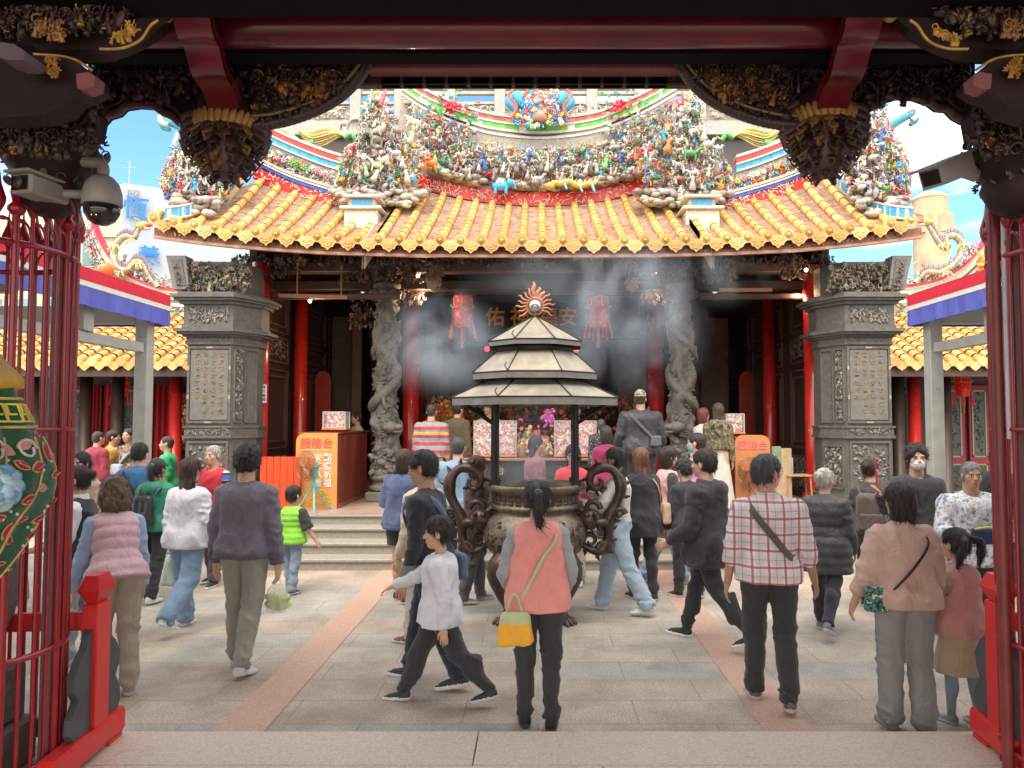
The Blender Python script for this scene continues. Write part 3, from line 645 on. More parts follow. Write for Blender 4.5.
# columns, beams, walls under the roof ---------------------------------
DXL, DXR, DY = at(386,400,13.1).x, at(681,400,13.1).x, 13.1
def vnoise(x, y, z, s=1): return noise.noise(Vector((x*s, y*s, z*s)))
def dragon_column(cx, mirror):
    m = MB()
    # base: square plinth, drum
    m.bbox(cx-.29, cx+.29, DY-.29, DY+.29, PZ, PZ+.17, .02); m.lathe([(.24,.17),(.27,.2),(.27,.25),(.235,.27),(.22,.31),(.235,.36),(.27,.38),(.27,.44),(.2,.47)], (cx,DY,PZ), 12)
    m.box(cx-.25, cx+.25, DY-.292, DY-.285, PZ+.03, PZ+.14)
    H = 2.95
    def surf(u, v):
        a = 2*PI*u; z = PZ+.45+v*H
        ph = a*mirror+v*2*PI*2.1
        coil = max(0, math.cos(ph-math.pi/2))**3*.075
        coil2 = max(0, math.cos(ph*1.0+1.7))**10*.05
        n_ = noise.fractal(Vector((math.cos(a)*1.3,math.sin(a)*1.3,z*2.6)), .9, 2.1, 5)*.068
        cell = noise.noise(Vector((math.cos(a)*3.2,math.sin(a)*3.2,z*7)))*.022
        r_ = .165+.03*(1-v)+coil+coil2+n_+cell
        return (cx+math.cos(a)*r_, DY+math.sin(a)*r_, z)
    m.grid(surf, 72, 190)
    # raised dragon body: a scaled tube winding round the shaft, with claws and head
    P = []; N = 90
    for i in range(N+1):
        t = i/N; a = -PI/2+mirror*(t*2*PI*2.15+.4); r_ = .215+.02*math.sin(t*20); P.append((cx+math.cos(a)*r_, DY+math.sin(a)*r_, PZ+1.0+t*2.05+.07*math.sin(t*13)))
    m.tube(P, [.05+.03*math.sin(PI*min(1,t*1.3/N))+.012*(t%2) for t in range(N+1)], 9)
    m.tube([(p[0]+(p[0]-cx)*.14,p[1]+(p[1]-DY)*.14,p[2]+.05) for p in P], [.02+.016*(i%2) for i in range(N+1)], 6)
    for (t, s_) in ((.18,1),(.42,-1),(.66,1),(.85,-1)):
        p = Vector(P[int(t*N)]); out_ = Vector((p.x-cx,p.y-DY,0)).normalized(); side = out_.cross(Vector((0,0,1)))*s_
        q = p+side*.12+Vector((0,0,-.12)); m.tube([p, p+side*.1+out_*.04, q+out_*.03], [.045,.035,.028], 6)
        for k in (-1,0,1): m.tube([q+out_*.03, q+side*.05+Vector((0,0,-.03+k*.045))+out_*.04, q+side*.08+Vector((0,0,-.06+k*.06))+out_*.01], [.018,.014,.004], 5)
    hz = PZ+1.28; hx = cx+.13*mirror
    m.ell((hx,DY-.27,hz), (.15,.13,.10), n=12, m=8); m.ell((hx+.13*mirror,DY-.3,hz+.0), (.1,.08,.055), n=10, m=6); m.ell((hx+.12*mirror,DY-.29,hz-.08), (.09,.06,.03), n=8, m=5)
    for k in range(7): m.tube([(hx-.05*mirror,DY-.27,hz+.05-.03*k), (hx-.14*mirror,DY-.25,hz+.10-.045*k), (hx-.2*mirror,DY-.2,hz+.13-.05*k)], [.025,.018,.004], 5)
    m.tube([(hx,DY-.33,hz+.07),(hx-.05*mirror,DY-.34,hz+.15),(hx-.14*mirror,DY-.32,hz+.2)], [.018,.014,.004], 5)
    for i in range(260):
        a = rng.uniform(-PI,0); z = PZ+.5+rng.random()*2.8; s_ = .05 if z > PZ+.95 else .075
        orn(m, (cx+math.cos(a)*.2, DY+math.sin(a)*.2, z), s_, k=rng.choice([3,0,2,5]), pal=PALSTONE)
    for i in range(40): orn(m, (cx+rng.uniform(-.2,.2), DY-.16-rng.random()*.08, PZ+.5+rng.random()*.45), .09, k=rng.choice([2,3,0]), pal=PALSTONE)
    m.c = [None]*len(m.c); m.anyc = False
    o = m.build('dragon_column', STONE_C, T)
    m = MB(); zc = PZ+3.4
    m.lathe([(.17,0),(.2,.03),(.15,.06),(.15,.09),(.24,.13),(.29,.19),(.27,.27),(.2,.3),(.24,.33),(.24,.38),(.17,.4),(.16,.85)], (cx,DY,zc), 20)
    for k in range(12):
        a = 2*PI*k/12; m.ell((cx+math.cos(a)*.26,DY+math.sin(a)*.26,zc+.2), (.07,.07,.08), n=7, m=5)
    for i in range(60): orn(m, (cx+rng.uniform(-.22,.22), DY-.1-rng.random()*.12, zc+.42+rng.random()*.45), .075, k=rng.choice([3,4,4,0]), pal=PALSTONE)
    m.c = [None]*len(m.c); m.anyc = False
    c_ = m.build('capital', STONE_C, o)
dragon_column(DXL, 1); dragon_column(DXR, -1)
def red_column(x, y, r, z1=4.6):
    m = MB(); m.lathe([(r*1.35,0),(r*1.5,.08),(r*1.35,.18),(r*1.02,.2),(r,.24),(r,z1-PZ)], (x,y,PZ), 28, 0); return m.build('red_column', RED_COL, T)
for px, Y, r in ((259,12.35,.145),(300,14.3,.125),(814,12.6,.15),(770,15.0,.125),(411,15.6,.17),(656,15.9,.17)):
    red_column(at(px,400,Y).x, Y, r)
m = MB(); c = at(263,393,12.17); m.box(c.x-.035, c.x+.05, 12.19, 12.20, c.z-.16, c.z+.14); m.build('white_notice', mat('white_notice_paper', (.75,.74,.7), .6), T)
m = MB(); 
for i, ch in enumerate('請勿觸摸'): text_mb(m, ch, .055, Tm(c.x+.008, 12.187, c.z+.095-.068*i), .001)
m.build('notice_lettering', BLKM, T)

# stone end pillars ------------------------------------------------------
def end_pillar(x0, x1, inner, name='stone_pillar'):
    """x0..x1 front face; inner = +1 when the hall lies at larger x"""
    y0, y1 = 11.5, 12.25; m = MB(); q = .22
    def oct_(e, z0, z1, ch=0):       # front face straight, corner towards the hall splayed
        xi, xo = (x1, x0) if inner > 0 else (x0, x1); s = inner
        pl = [(xo-s*e, y0-e), (xi+s*e*.4, y0-e), (xi+s*(q+e), y0+.45), (xi+s*(q+e), y1+e), (xo-s*e, y1+e)]
        n = len(pl); v = [(a,b,z0) for a,b in pl]+[(a,b,z1) for a,b in pl]
        m.add(v, [tuple(range(n))[::-1], tuple(range(n,2*n))]+[(i,(i+1)%n,(i+1)%n+n,i+n) for i in range(n)])
    oct_(.06,PZ,PZ+.25); oct_(.0,PZ+.25,1.72); oct_(.04,1.72,1.76); oct_(.02,1.76,1.88); oct_(.04,1.88,1.91); oct_(0,1.91,3.16)
    oct_(.03,3.16,3.2); oct_(.015,3.2,3.28); oct_(.06,3.28,3.315); oct_(.12,3.315,3.35); oct_(.16,3.35,3.40); oct_(.07,3.40,3.46)
    oct_(.05,3.46,3.78); oct_(.10,3.78,3.83); oct_(.16,3.83,3.87); oct_(.20,3.87,3.92); oct_(.12,3.92,3.96); oct_(-.02,3.96,4.45)
    # frames on the front
    def frame(a, b, z0, z1, w=.035, d=.025, yy=y0):
        m.box(a,b,yy-d,yy+.01,z0,z0+w); m.box(a,b,yy-d,yy+.01,z1-w,z1); m.box(a,a+w,yy-d,yy+.01,z0+w,z1-w); m.box(b-w,b,yy-d,yy+.01,z0+w,z1-w)
    frame(x0+.01, x1-.01, 1.95, 3.13); frame(x0+.03, x1-.03, PZ+.32, 1.68); frame(x0+.02, x1-.02, 3.5, 3.74, .02)
    # splayed inner face: panel frame and fretwork
    xi = x1 if inner > 0 else x0; s = inner
    A = Vector((xi, y0, 0)); B = Vector((xi+s*q, y0+.45, 0)); D = (B-A); Nn = Vector((D.y*s, -D.x*s, 0)).normalized()
    if Nn.y > 0: Nn = -Nn
    def fp(u, z, o=.0): return A+D*u+Vector((0,0,z))+Nn*o
    for (u0,u1,z0,z1) in ((.08,.38,1.97,3.1),(.5,.95,1.97,3.1),(.15,.9,.95,1.6)):
        for a, b in (((u0,z0),(u1,z0)),((u0,z1),(u1,z1)),((u0,z0),(u0,z1)),((u1,z0),(u1,z1))):
            m.bar(fp(a[0],a[1],.01), fp(b[0],b[1],.01), .03, .03)
    o = m.build(name, STONE_D, T)
    m = MB()
    for i in range(120): orn(m, fp(rng.uniform(.12,.35), rng.uniform(2.0,3.07), .015), .035, k=rng.choice([3,5,0]), pal=PALSTONE)
    for i in range(90): orn(m, fp(rng.uniform(.2,.85), rng.uniform(1.0,1.55), .02), .055, k=rng.choice([3,5,0]), pal=PALSTONE)
    for i in range(130):
        orn(m, (rng.uniform(x0+.06,x1-.06), y0-.055, rng.uniform(3.52,3.72)), .042, k=rng.choice([3,4,5,0]), pal=PALSTONE)
    for i in range(110): orn(m, (rng.uniform(x0+.04,x1-.04), y0-.02, rng.uniform(1.78,1.86)), .04, k=3, pal=PALSTONE)
    for i in range(60): orn(m, (rng.uniform(x0+.04,x1-.04), y0-.015, rng.uniform(3.21,3.27)), .03, k=3, pal=PALSTONE)
    for i in range(120): orn(m, (rng.uniform(x0+.08,x1-.08), y0, rng.uniform(PZ+.4,1.6)), .045, k=rng.choice([3,5,0,2]), pal=PALSTONE[:1])
    # relief figures standing on the cornice
    for i in range(12): orn(m, (rng.uniform(x0,x1)+s*.1, y0-.02+rng.random()*.2, 4.06+rng.random()*.05), .105, k=4, pal=[(.3,.27,.23),(.22,.19,.17),(.4,.34,.26)])
    for i in range(260): orn(m, (rng.uniform(x0-.1,x1+.25) if s>0 else rng.uniform(x0-.25,x1+.1), y0-.10+rng.random()*.12, rng.uniform(3.98,4.40)), .06, pal=[(.12,.1,.09),(.2,.18,.15),(.07,.06,.05),(.26,.17,.09)])
    c_ = m.build('relief_carving', CARV, o)
    # inscription slab: worn carved characters in four columns
    m = MB(); m.bbox(x0+.055, x1-.055, y0-.012, y0+.01, 2.0, 3.08, .004)
    sl = m.build('inscription_slab', STONE_PL, o)
    m = MB(); wdt = (x1-x0-.2)/4
    for c in range(4):
        for r_ in range(9 if c else 7):
            cx_, cz = x0+.1+wdt*(c+.5) if inner < 0 or True else 0, 3.0-.108*r_
            for k in range(rng.randint(5,8)):     # worn strokes
                a, b = rng.uniform(-.035,.035), rng.uniform(-.035,.035); l = rng.uniform(.012,.036)
                if rng.random() < .6: m.box(cx_+a*.5-l, cx_+a*.5+l, y0-.019, y0-.0125, cz+b-.004, cz+b+.004)
                else: m.box(cx_+a-.004, cx_+a+.004, y0-.0185, y0-.0125, cz+b*.5-l, cz+b*.5+l)
    c_ = m.build('carved_characters', GOLDTXT, o)
    m = MB()
    for a, b in ((x0+.03,2.35),(x0+.03,2.8),(x1-.03,2.35),(x1-.03,2.8)): m.box(a-.014,a+.014,y0-.03,y0-.026,b-.03,b+.03)
    for b in (1.965,3.112): m.box((x0+x1)/2-.05,(x0+x1)/2+.05,y0-.03,y0-.026,b-.012,b+.012)
    c_ = m.build('brass_clip', mat('pale_brass', (.45,.36,.2), .5), o)
    # slanted picture frame under the eave end
    sgn = -s; xa = x0 if s > 0 else x1; m = MB()
    pl = [(xa+sgn*.06,4.0),(xa+sgn*.16,4.0),(xa+sgn*.36,4.62),(xa+sgn*.08,4.62),(xa-sgn*.02,4.02)]
    m.prism([(xa-sgn*.05,4.0),(xa+sgn*.2,4.0),(xa+sgn*.32,4.52),(xa+sgn*.02,4.52)], y0-.1, y0+.15)
    m.build('corner_bracket', STONE_PL, T)
    m = MB(); m.prism([(xa+sgn*.0,4.06),(xa+sgn*.14,4.06),(xa+sgn*.24,4.46),(xa+sgn*.07,4.46)], y0-.115, y0-.1); 
    for i in range(26): 
        t = rng.random(); orn(m, (xa+sgn*(.05+.1*t+rng.uniform(0,.06)), y0-.125, 4.1+.32*t), .035, pal=PALSTONE)
    m.build('bracket_relief', STONE_D, T)
XL0, XL1 = at(187,380,11.5).x, at(232,380,11.5).x; XR0, XR1 = at(846,380,11.5).x, at(891,380,11.5).x
end_pillar(XL0, XL1, 1); end_pillar(XR0, XR1, -1)

# beams and dark interior --------------------------------------------------
m = MB()
def hb(px0, py0, px1, py1, Y, d, mi=0):   # horizontal beam given by picture extents
    a, b = at(px0, py0, Y), at(px1, py1, Y); m.bbox(min(a.x,b.x), max(a.x,b.x), Y, Y+d, min(a.z,b.z), max(a.z,b.z), .02, mi)
hb(240,262,840,272,12.9,.25,1); hb(250,280,825,290,13.3,.2,0); hb(402,283,665,293,15.2,.25,1); hb(440,296,640,340,17.4,.1,0); hb(262,293,400,299,12.5,.1,1); hb(700,293,812,299,12.7,.1,1)
for px in (266,300,340,372,425,465,600,642,700,735,780,812): 
    a = at(px,262,12.8); m.bbox(a.x-.06,a.x+.06,12.6,13.4,a.z-.02,a.z+.25,.01)
m.build('roof_beam', [DKWOOD, DKWOOD2], T)
m = MB()      # side walls, back wall, ceiling of the hall
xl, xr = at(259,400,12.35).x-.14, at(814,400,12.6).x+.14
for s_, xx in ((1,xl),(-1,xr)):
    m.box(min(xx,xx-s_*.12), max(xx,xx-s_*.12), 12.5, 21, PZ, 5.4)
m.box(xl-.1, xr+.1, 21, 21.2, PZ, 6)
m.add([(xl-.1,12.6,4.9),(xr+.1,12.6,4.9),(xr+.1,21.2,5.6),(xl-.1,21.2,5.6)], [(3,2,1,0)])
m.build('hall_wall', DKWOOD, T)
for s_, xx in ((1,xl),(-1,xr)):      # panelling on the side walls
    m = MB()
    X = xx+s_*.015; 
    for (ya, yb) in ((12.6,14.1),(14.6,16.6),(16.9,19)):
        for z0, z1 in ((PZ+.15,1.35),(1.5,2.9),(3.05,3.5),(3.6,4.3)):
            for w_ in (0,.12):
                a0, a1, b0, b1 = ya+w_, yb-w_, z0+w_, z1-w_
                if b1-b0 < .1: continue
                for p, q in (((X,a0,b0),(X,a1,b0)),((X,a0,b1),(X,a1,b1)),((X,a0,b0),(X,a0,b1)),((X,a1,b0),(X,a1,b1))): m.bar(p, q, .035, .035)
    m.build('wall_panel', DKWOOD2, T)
m = MB()
for s_, xx in ((1,xl),(-1,xr)):
    for i in range(420): orn(m, (xx+s_*.03, rng.uniform(12.75,14.0), rng.uniform(.8,1.3)), .07, k=rng.choice([3,5,0]), pal=[(.10,.09,.08),(.2,.17,.14),(.05,.05,.045)])
    for i in range(200): orn(m, (xx+s_*.03, rng.uniform(12.75,14.0), rng.uniform(3.12,3.45)), .05, k=rng.choice([3,5,0]), pal=PALDARK)
# carved brackets and hangings along the front
def bunch(px0, py0, px1, py1, Y0, Y1, n, s, pal=PALDARK, ks=(3,5,0,4,7)):
    for i in range(n): orn(m, at(rng.uniform(px0,px1), rng.uniform(py0,py1), rng.uniform(Y0,Y1)), s, k=rng.choice(ks), pal=pal)
bunch(232,256,300,278,12.3,12.9,200,.06); bunch(780,256,835,278,12.3,12.9,200,.06)
bunch(340,258,430,282,12.7,13.2,300,.06); bunch(645,258,735,282,12.7,13.2,300,.06)
bunch(300,258,780,266,12.4,12.6,420,.045)
for px in (434, 632):        # hanging lotus buds
    c = at(px,283,12.6); bunch(px-9,262,px+9,276,12.5,12.6,60,.05,pal=[(.2,.15,.11),(.3,.22,.14)]); m.lathe([(.02,-.16),(.09,-.1),(.13,0),(.10,.08),(.05,.12)], c, 12, col=(.34,.24,.17))
    for k in range(40): orn(m, c+Vector((rng.uniform(-.12,.12),-.08,rng.uniform(-.12,.1))), .04, k=0, pal=[(.42,.32,.2),(.25,.18,.12)])
bunch(395,285,425,305,13.3,13.6,90,.055); bunch(640,285,668,305,13.3,13.6,90,.055)
bunch(350,262,372,330,13.5,13.8,120,.06); bunch(700,262,715,300,13.5,13.8,80,.06)
m.build('bracket_carving', CARV, T)
# arched lattice shutters inside
for px, Y, w_ in ((322,15.8,.33),(748,16.6,.36)):
    c = at(px,440,Y); zt = at(px,371,Y).z; m = MB(); n_ = 14
    m.prism([(c.x-w_/2,PZ),(c.x+w_/2,PZ)]+[(c.x+w_/2*math.cos(PI*k/n_), zt-w_*.6+w_*.6*math.sin(PI*k/n_)) for k in range(n_+1)], Y, Y+.05)
    k = PZ+.05
    while k < zt-.12: m.box(c.x-w_/2+.03, c.x+w_/2-.03, Y-.02, Y, k, k+.035); k += .06
    m.build('arched_shutter', mat('shutter_red', (.42,.05,.03), .4, var=.15), T)
# vertical screens and door leaves further in
for px0, px1, Y in ((332,352,16.5),(352,362,16),(376,384,17),(425,436,17.5),(440,450,18),(618,640,17.5),(690,700,17),(700,728,16.8),(775,800,16.5)):
    m = MB(); a, b = at(px0,300,Y), at(px1,300,Y); m.bbox(a.x, b.x, Y, Y+.08, PZ, 4.3, .02)
    z = PZ+.2
    while z < 4.0:
        m.box(a.x+.06, b.x-.06, Y-.015, Y, z, z+.42); z += .5
    m.build('door_leaf', DKWOOD2, T)
for px, w_ in ((395,.1),(372,.07),(424,.22),(642,.2)):
    m = MB(); a = at(px,400,18.5); m.box(a.x-w_/2,a.x+w_/2,18.5,18.55,1.2,4.2)
    m.build('red_hanging_scroll', mat('dull_red_cloth', (.3,.02,.02), .7), T)
m = MB()
a = at(280,296,12.35); b = at(348,298,12.35); m.bar((a.x,12.3,a.z),(b.x,12.3,b.z),.04,.06); m.bar((a.x+.3,12.3,a.z),(a.x+.3,12.3,a.z+.5),.02,.02); m.bar((b.x-.1,12.3,a.z),(b.x-.1,12.3,a.z+.5),.02,.02)
m.build('hanging_rail', mat('orange_brown_rail', (.4,.17,.06), .4), T); m = MB(); a = at(718,291,12.4); b = at(770,291,12.4); m.bar((a.x,12.3,a.z),(b.x,12.3,b.z),.04,.06)
m.build('hanging_rail', mat('orange_brown_rail'), T)
# name board with gilt characters, read from the right
m = MB(); a, b = at(468,302,17.2), at(592,334,17.2); m.bbox(a.x,b.x,17.2,17.3,b.z,a.z,.02); bd = m.build('name_board', mat('black_lacquer', (.02,.016,.02), .3), T)
m = MB()
for px, ch, dy in ((495,'佑',0),(520,'神',0),(548,'福',0),(568,'安',0)): c = at(px,318,17.15); text_mb(m, ch, .46, Tm(c.x, 17.17, c.z), .01, thick=.006)
c_ = m.build('gilt_characters', TXTO, bd)
# small glowing spots under the eaves
for px, py, Y in ((310,301,12.6),(420,275,13.0),(418,276,13),(657,274,13.0),(806,270,12.3),(575,462,16)): 
    m = MB(); m.ell(at(px,py,Y), .03, n=8, m=5); m.build('spot_bulb', BULB, T)
    ld = bpy.data.lights.new('hall_lamp', 'POINT'); ld.energy = 6; ld.color = (1,.72,.45); ld.shadow_soft_size = .06; lo_ = bpy.data.objects.new('hall_lamp', ld); COL.objects.link(lo_); lo_.location = at(px,py,Y)+Vector((0,.35,-.35))
for px, py in ((487,349),(576,350)): 
    m = MB(); m.ell(at(px,py,12.5), .045, n=10, m=6); m.build('red_bulb', GLOW, T)
m = MB()    # gilded altar and shrine glimpsed at the back
for i in range(1900):
    px = rng.choice([rng.uniform(425,475), rng.uniform(505,570), rng.uniform(425,655)]); orn(m, at(px, rng.uniform(398,462), rng.uniform(15.6,17)), .065, k=rng.choice([3,7,1,4,0]), pal=[(.66,.36,.07),(.5,.25,.05),(.2,.08,.04),(.10,.04,.03),(.10,.04,.03),(.6,.12,.05)])
m.build('gilded_altar', CARV, T)
# ================================================================== SIDE GALLERIES (low halls left and right, facing the courtyard)
def gallery(s, label):
    """s = -1 left, +1 right"""
    G = thing('side_gallery', label, 'gallery', (s*8,16,0), world=True)
    Y = 15.0; xa, xb = (-15, -4.9) if s < 0 else (5.2, 15)
    m = MB(); m.bbox(xa, xb, Y-2.2, Y+4, -.02, .14, .02); m.build('plinth', STONE_L, G)
    ze = 3.12; pts = lambda x, t, up=0: Vector((x, Y-.2+2.6*t, ze+1.30*t-.12*t*(1-t)+up))
    m = MB(); m.add([pts(xa,0), pts(xb,0), pts(xb,1), pts(xa,1), pts(xa,0,-.06), pts(xb,0,-.06), pts(xb,1,-.06), pts(xa,1,-.06)], [(0,1,2,3),(7,6,5,4),(0,4,5,1)], 0, (.42,.22,.09)); rf = m.build('roof', TILEB, G)
    mt = MB(); me_ = MB(); x = xa+.1; k = 0
    while x < xb-.05:
        n_ = 11
        for i in range(n_):
            t0, t1 = i/n_, (i+1)/n_; c = rng.choice(YEL); mt.tube([pts(x,t0,.04), pts(x,t0+(t1-t0)*.88,.04)], [.085,.07], 8, 0, c, cap=False); mt.tube([pts(x,t0+(t1-t0)*.88,.035), pts(x,t1,.035)], [.055,.055], 8, 0, (.32,.19,.11), cap=False)
        e = pts(x,0,.04); c = rng.choice(YEL); me_.tube([e+Vector((0,-.04,0)), e+Vector((0,.03,0))], [.1,.095], 12, 0, c)
        e = pts(x+.145,0)+Vector((0,-.02,0)); me_.prism([(e.x+a, e.z+b) for a, b in ((-.12,.03),(-.12,-.05),(-.07,-.10),(0,-.15),(.07,-.10),(.12,-.05),(.12,.03))], e.y-.012, e.y+.012, 0, rng.choice(YEL))
        x += .29
    mt.build('ridge_tiles', TILE, rf); me_.build('eave_tiles', TILE, rf)
    m = MB(); m.bbox(xa, xb, Y-.12, Y-.02, 2.86, 3.06, .01); m.build('eave_board', DKWOOD2, G)
    # ridge with coloured bands, swinging up at the outer end
    f = (lambda px: px) if s < 0 else (lambda px: 1079-px)
    path = [at(f(px), py, 17.4) for px, py in ((190,291),(168,289),(145,283),(124,271),(107,252),(95,228),(88,205))] if s < 0 else [at(px, py, 17.4) for px, py in ((892,287),(915,285),(940,279),(962,266),(980,248),(994,226),(1004,204))]
    P = lerp_path(path, 40); rd = MB()
    for dz, h, d, c in ((.0,.06,.08,(.62,.03,.06)),(-.06,.06,.05,W_),(-.13,.09,.03,(.5,.6,.45)),(-.21,.06,.06,(.66,.62,.52)),(-.28,.08,.02,(.2,.22,.2)),(-.36,.07,.06,(.70,.66,.55)),(-.55,.32,.0,(.5,.45,.38)),(-.75,.07,.06,(.62,.03,.06)),(-.82,.06,.05,W_)):
        ribbon(rd, [p+Vector((0,-d,dz)) for p in P], h, d+.2, 0, c)
    rd.build('ridge', MOSB, G)
    rc = MB()
    for i in range(420):
        p = P[rng.randrange(41)]; orn(rc, p+Vector((rng.uniform(-.15,.15),-.06,-.55+rng.uniform(-.15,.15))), .05)
    for i in range(170):
        p = P[rng.randrange(0,26)]; orn(rc, p+Vector((rng.uniform(-.15,.15),.0,.05+abs(rng.gauss(0,.13)))), .07, pal=PAL[:31]+PAL[31::4])
    rc.build('ridge_figures', ORN, G)
    # dragon on the ridge
    if s < 0: pts_ = [(158,287),(150,276),(143,263),(135,262),(128,270),(119,268),(114,256),(117,243),(126,236),(134,238),(138,230),(143,226)]
    else: pts_ = [(915,283),(925,272),(940,272),(955,262),(962,246),(955,236),(945,238),(947,248),(940,244),(932,231),(926,222)]
    m = MB(); q = lerp_path([at(px, py, 17.2) for px, py in pts_], 60)
    for i in range(60): m.tube(q[i:i+2], [.055+.035*math.sin(PI*i/60), .055+.035*math.sin(PI*(i+1)/60)], 8, 0, [(.5,.46,.36),(.36,.38,.24),(.5,.38,.18),(.42,.42,.34)][i % 4], cap=False)
    for i in range(2,58): m.tube([q[i]+Vector((0,-.05,.07)), q[i]+Vector((.02,-.05,.19))], [.03,.004], 4, 0, (.66,.08,.05) if i % 2 else (.05,.35,.5))
    h = q[-1]; m.ell(h, (.15,.12,.10), n=10, m=7, col=(.6,.45,.12)); m.ell(h+Vector((.12*-s,-.02,.02)), (.12,.08,.05), n=8, m=5, col=(.6,.12,.06)); m.ell(h+Vector((.10*-s,-.02,-.07)), (.09,.06,.03), n=8, m=5, col=(.66,.6,.5))
    for k in range(6): m.tube([h+Vector((.0,0,.05)), h+Vector((s*.1,0,.14-.04*k)), h+Vector((s*.22,0,.2-.07*k))], [.025,.018,.003], 4, 0, (.08,.4,.25) if k % 2 else (.7,.3,.05))
    for i in (14,26,38,48):
        for k in (-1,0,1): m.tube([q[i], q[i]+Vector((.1*k,-.1,-.12)), q[i]+Vector((.14*k,-.12,-.2))], [.035,.02,.004], 5, 0, (.62,.5,.2))
    m.build('ridge_dragon', ORN, G)
    if s < 0:      # small orange lion on a pedestal on the ridge
        m = MB(); beast(m, at(112,283,17.0), .24, (.78,.22,.03), (.7,.3,.05), -1); m.ell(at(106,270,16.95), .17, n=10, m=7, col=(.75,.15,.03)); m.ell(at(104,268,16.85), (.08,.06,.1), n=8, m=5, col=(.1,.35,.1)); m.build('ridge_lion', ORN, G)
    else:
        m = MB(); c = at(985,262,17.0); m.ell(c, .18, n=10, m=7, col=(.78,.3,.03)); [orn(m, c+Vector((rng.uniform(-.25,.25),-.1,rng.uniform(-.25,.25))), .08, pal=[(.78,.3,.03),(.66,.5,.1),(.66,.1,.05)]) for i in range(20)]; m.build('ridge_flower', ORN, G)
    # facade behind the eave: columns, doors, lattice windows, red cloths
    Yw = Y+2.3
    m = MB(); m.box(xa, xb, Yw, Yw+.2, .14, 4.2); m.build('wall', mat('gallery_dark_wall', (.10,.045,.045), .6, var=.3, scale=3), G)
    m = MB(); m.add([(xa,Y-.1,3.04),(xb,Y-.1,3.04),(xb,Yw,3.9),(xa,Yw,3.9)], [(3,2,1,0)]); m.build('ceiling', DKWOOD, G)
    for px in ([38,86,118,176] if s < 0 else [898,914,945,1010]):
        c = at(px,400,Y+.6); m = MB(); m.lathe([(.17,0),(.17,.12),(.12,.15),(.12,3.0)], (c.x,c.y,.14), 20); m.build('column', RED_COL if px in (176,914) else DKWOOD, G)
    def door(px0, px1, py0=385, red=True, Yd=Yw):
        a, b = at(px0,py0,Yd-.08), at(px1,460,Yd-.08); z1 = a.z
        m = MB(); m.bbox(a.x,b.x,Yd-.08,Yd-.01,.14,z1,.01); o = m.build('door_leaf', mat('gallery_red_door', (.33,.02,.03), .45, var=.15) if red else DKWOOD2, G)
        for zz0, zz1 in ((1.15,z1-.12),(.35,1.0)):
            m = MB(); w_ = b.x-a.x; x0, x1 = a.x+w_*.14, b.x-w_*.14
            for (c0,c1,c2,c3) in ((x0,x1,zz0,zz0+.03),(x0,x1,zz1-.03,zz1),(x0,x0+.03,zz0,zz1),(x1-.03,x1,zz0,zz1)): m.box(c0,c1,Yd-.10,Yd-.081,c2,c3,0,(.42,.38,.28))
            m.box(x0+.03,x1-.03,Yd-.088,Yd-.081,zz0+.03,zz1-.03,0,(.07,.10,.09))
            for i in range(50): orn(m, (rng.uniform(x0+.05,x1-.05),Yd-.095,rng.uniform(zz0+.06,zz1-.06)), .055, k=rng.choice([3,5,0]), pal=[(.12,.16,.14),(.2,.2,.17),(.25,.2,.1),(.08,.07,.06)])
            m.build('door_panel', CARV, o)
    for a, b in (((72,88),(88,100),(121,136),(138,152)) if s < 0 else ((937,966),(968,990),(992,1012))): door(a, b, red=(s > 0))
    m = MB(); 
    for px0, px1, c in (((92,97,0),(104,116,0),(155,165,0),(165,180,0)) if s < 0 else ((895,912,1),)):
        a, b = at(px0,385,Yw-.3), at(px1,480,Yw-.3); m = MB()
        m.grid(lambda u, v: (a.x+(b.x-a.x)*u, Yw-.3+.04*math.sin(u*14), .9+(a.z-.9)*v), 24, 2); m.build('hanging_cloth' if not c else 'stone_screen', mat('red_hanging_cloth', (.42,.015,.02), .7, var=.2) if not c else STONE_PL, G)
    m = MB()
    if s < 0:
        for i in range(160): orn(m, at(rng.uniform(171,186), rng.uniform(395,450), 16.4), .08, k=rng.choice([1,0,7]), pal=[(.4,.02,.02),(.6,.35,.08),(.25,.02,.02)])
        m.build('gilded_hanging', CARV, G)
        m = MB(); a = at(180,440,12.9); 
    else:
        for i in range(120): orn(m, at(rng.uniform(895,912), rng.uniform(385,400), 16.4), .08, k=rng.choice([3,5,7]), pal=[(.04,.04,.05),(.3,.04,.03),(.1,.2,.35)])
        m.build('hanging_ornament', CARV, G)
    return G
gallery(-1, 'low side gallery with yellow tiles and dragon ridge at the left of the courtyard')
gallery(1, 'low side gallery with red lattice doors at the right of the courtyard')

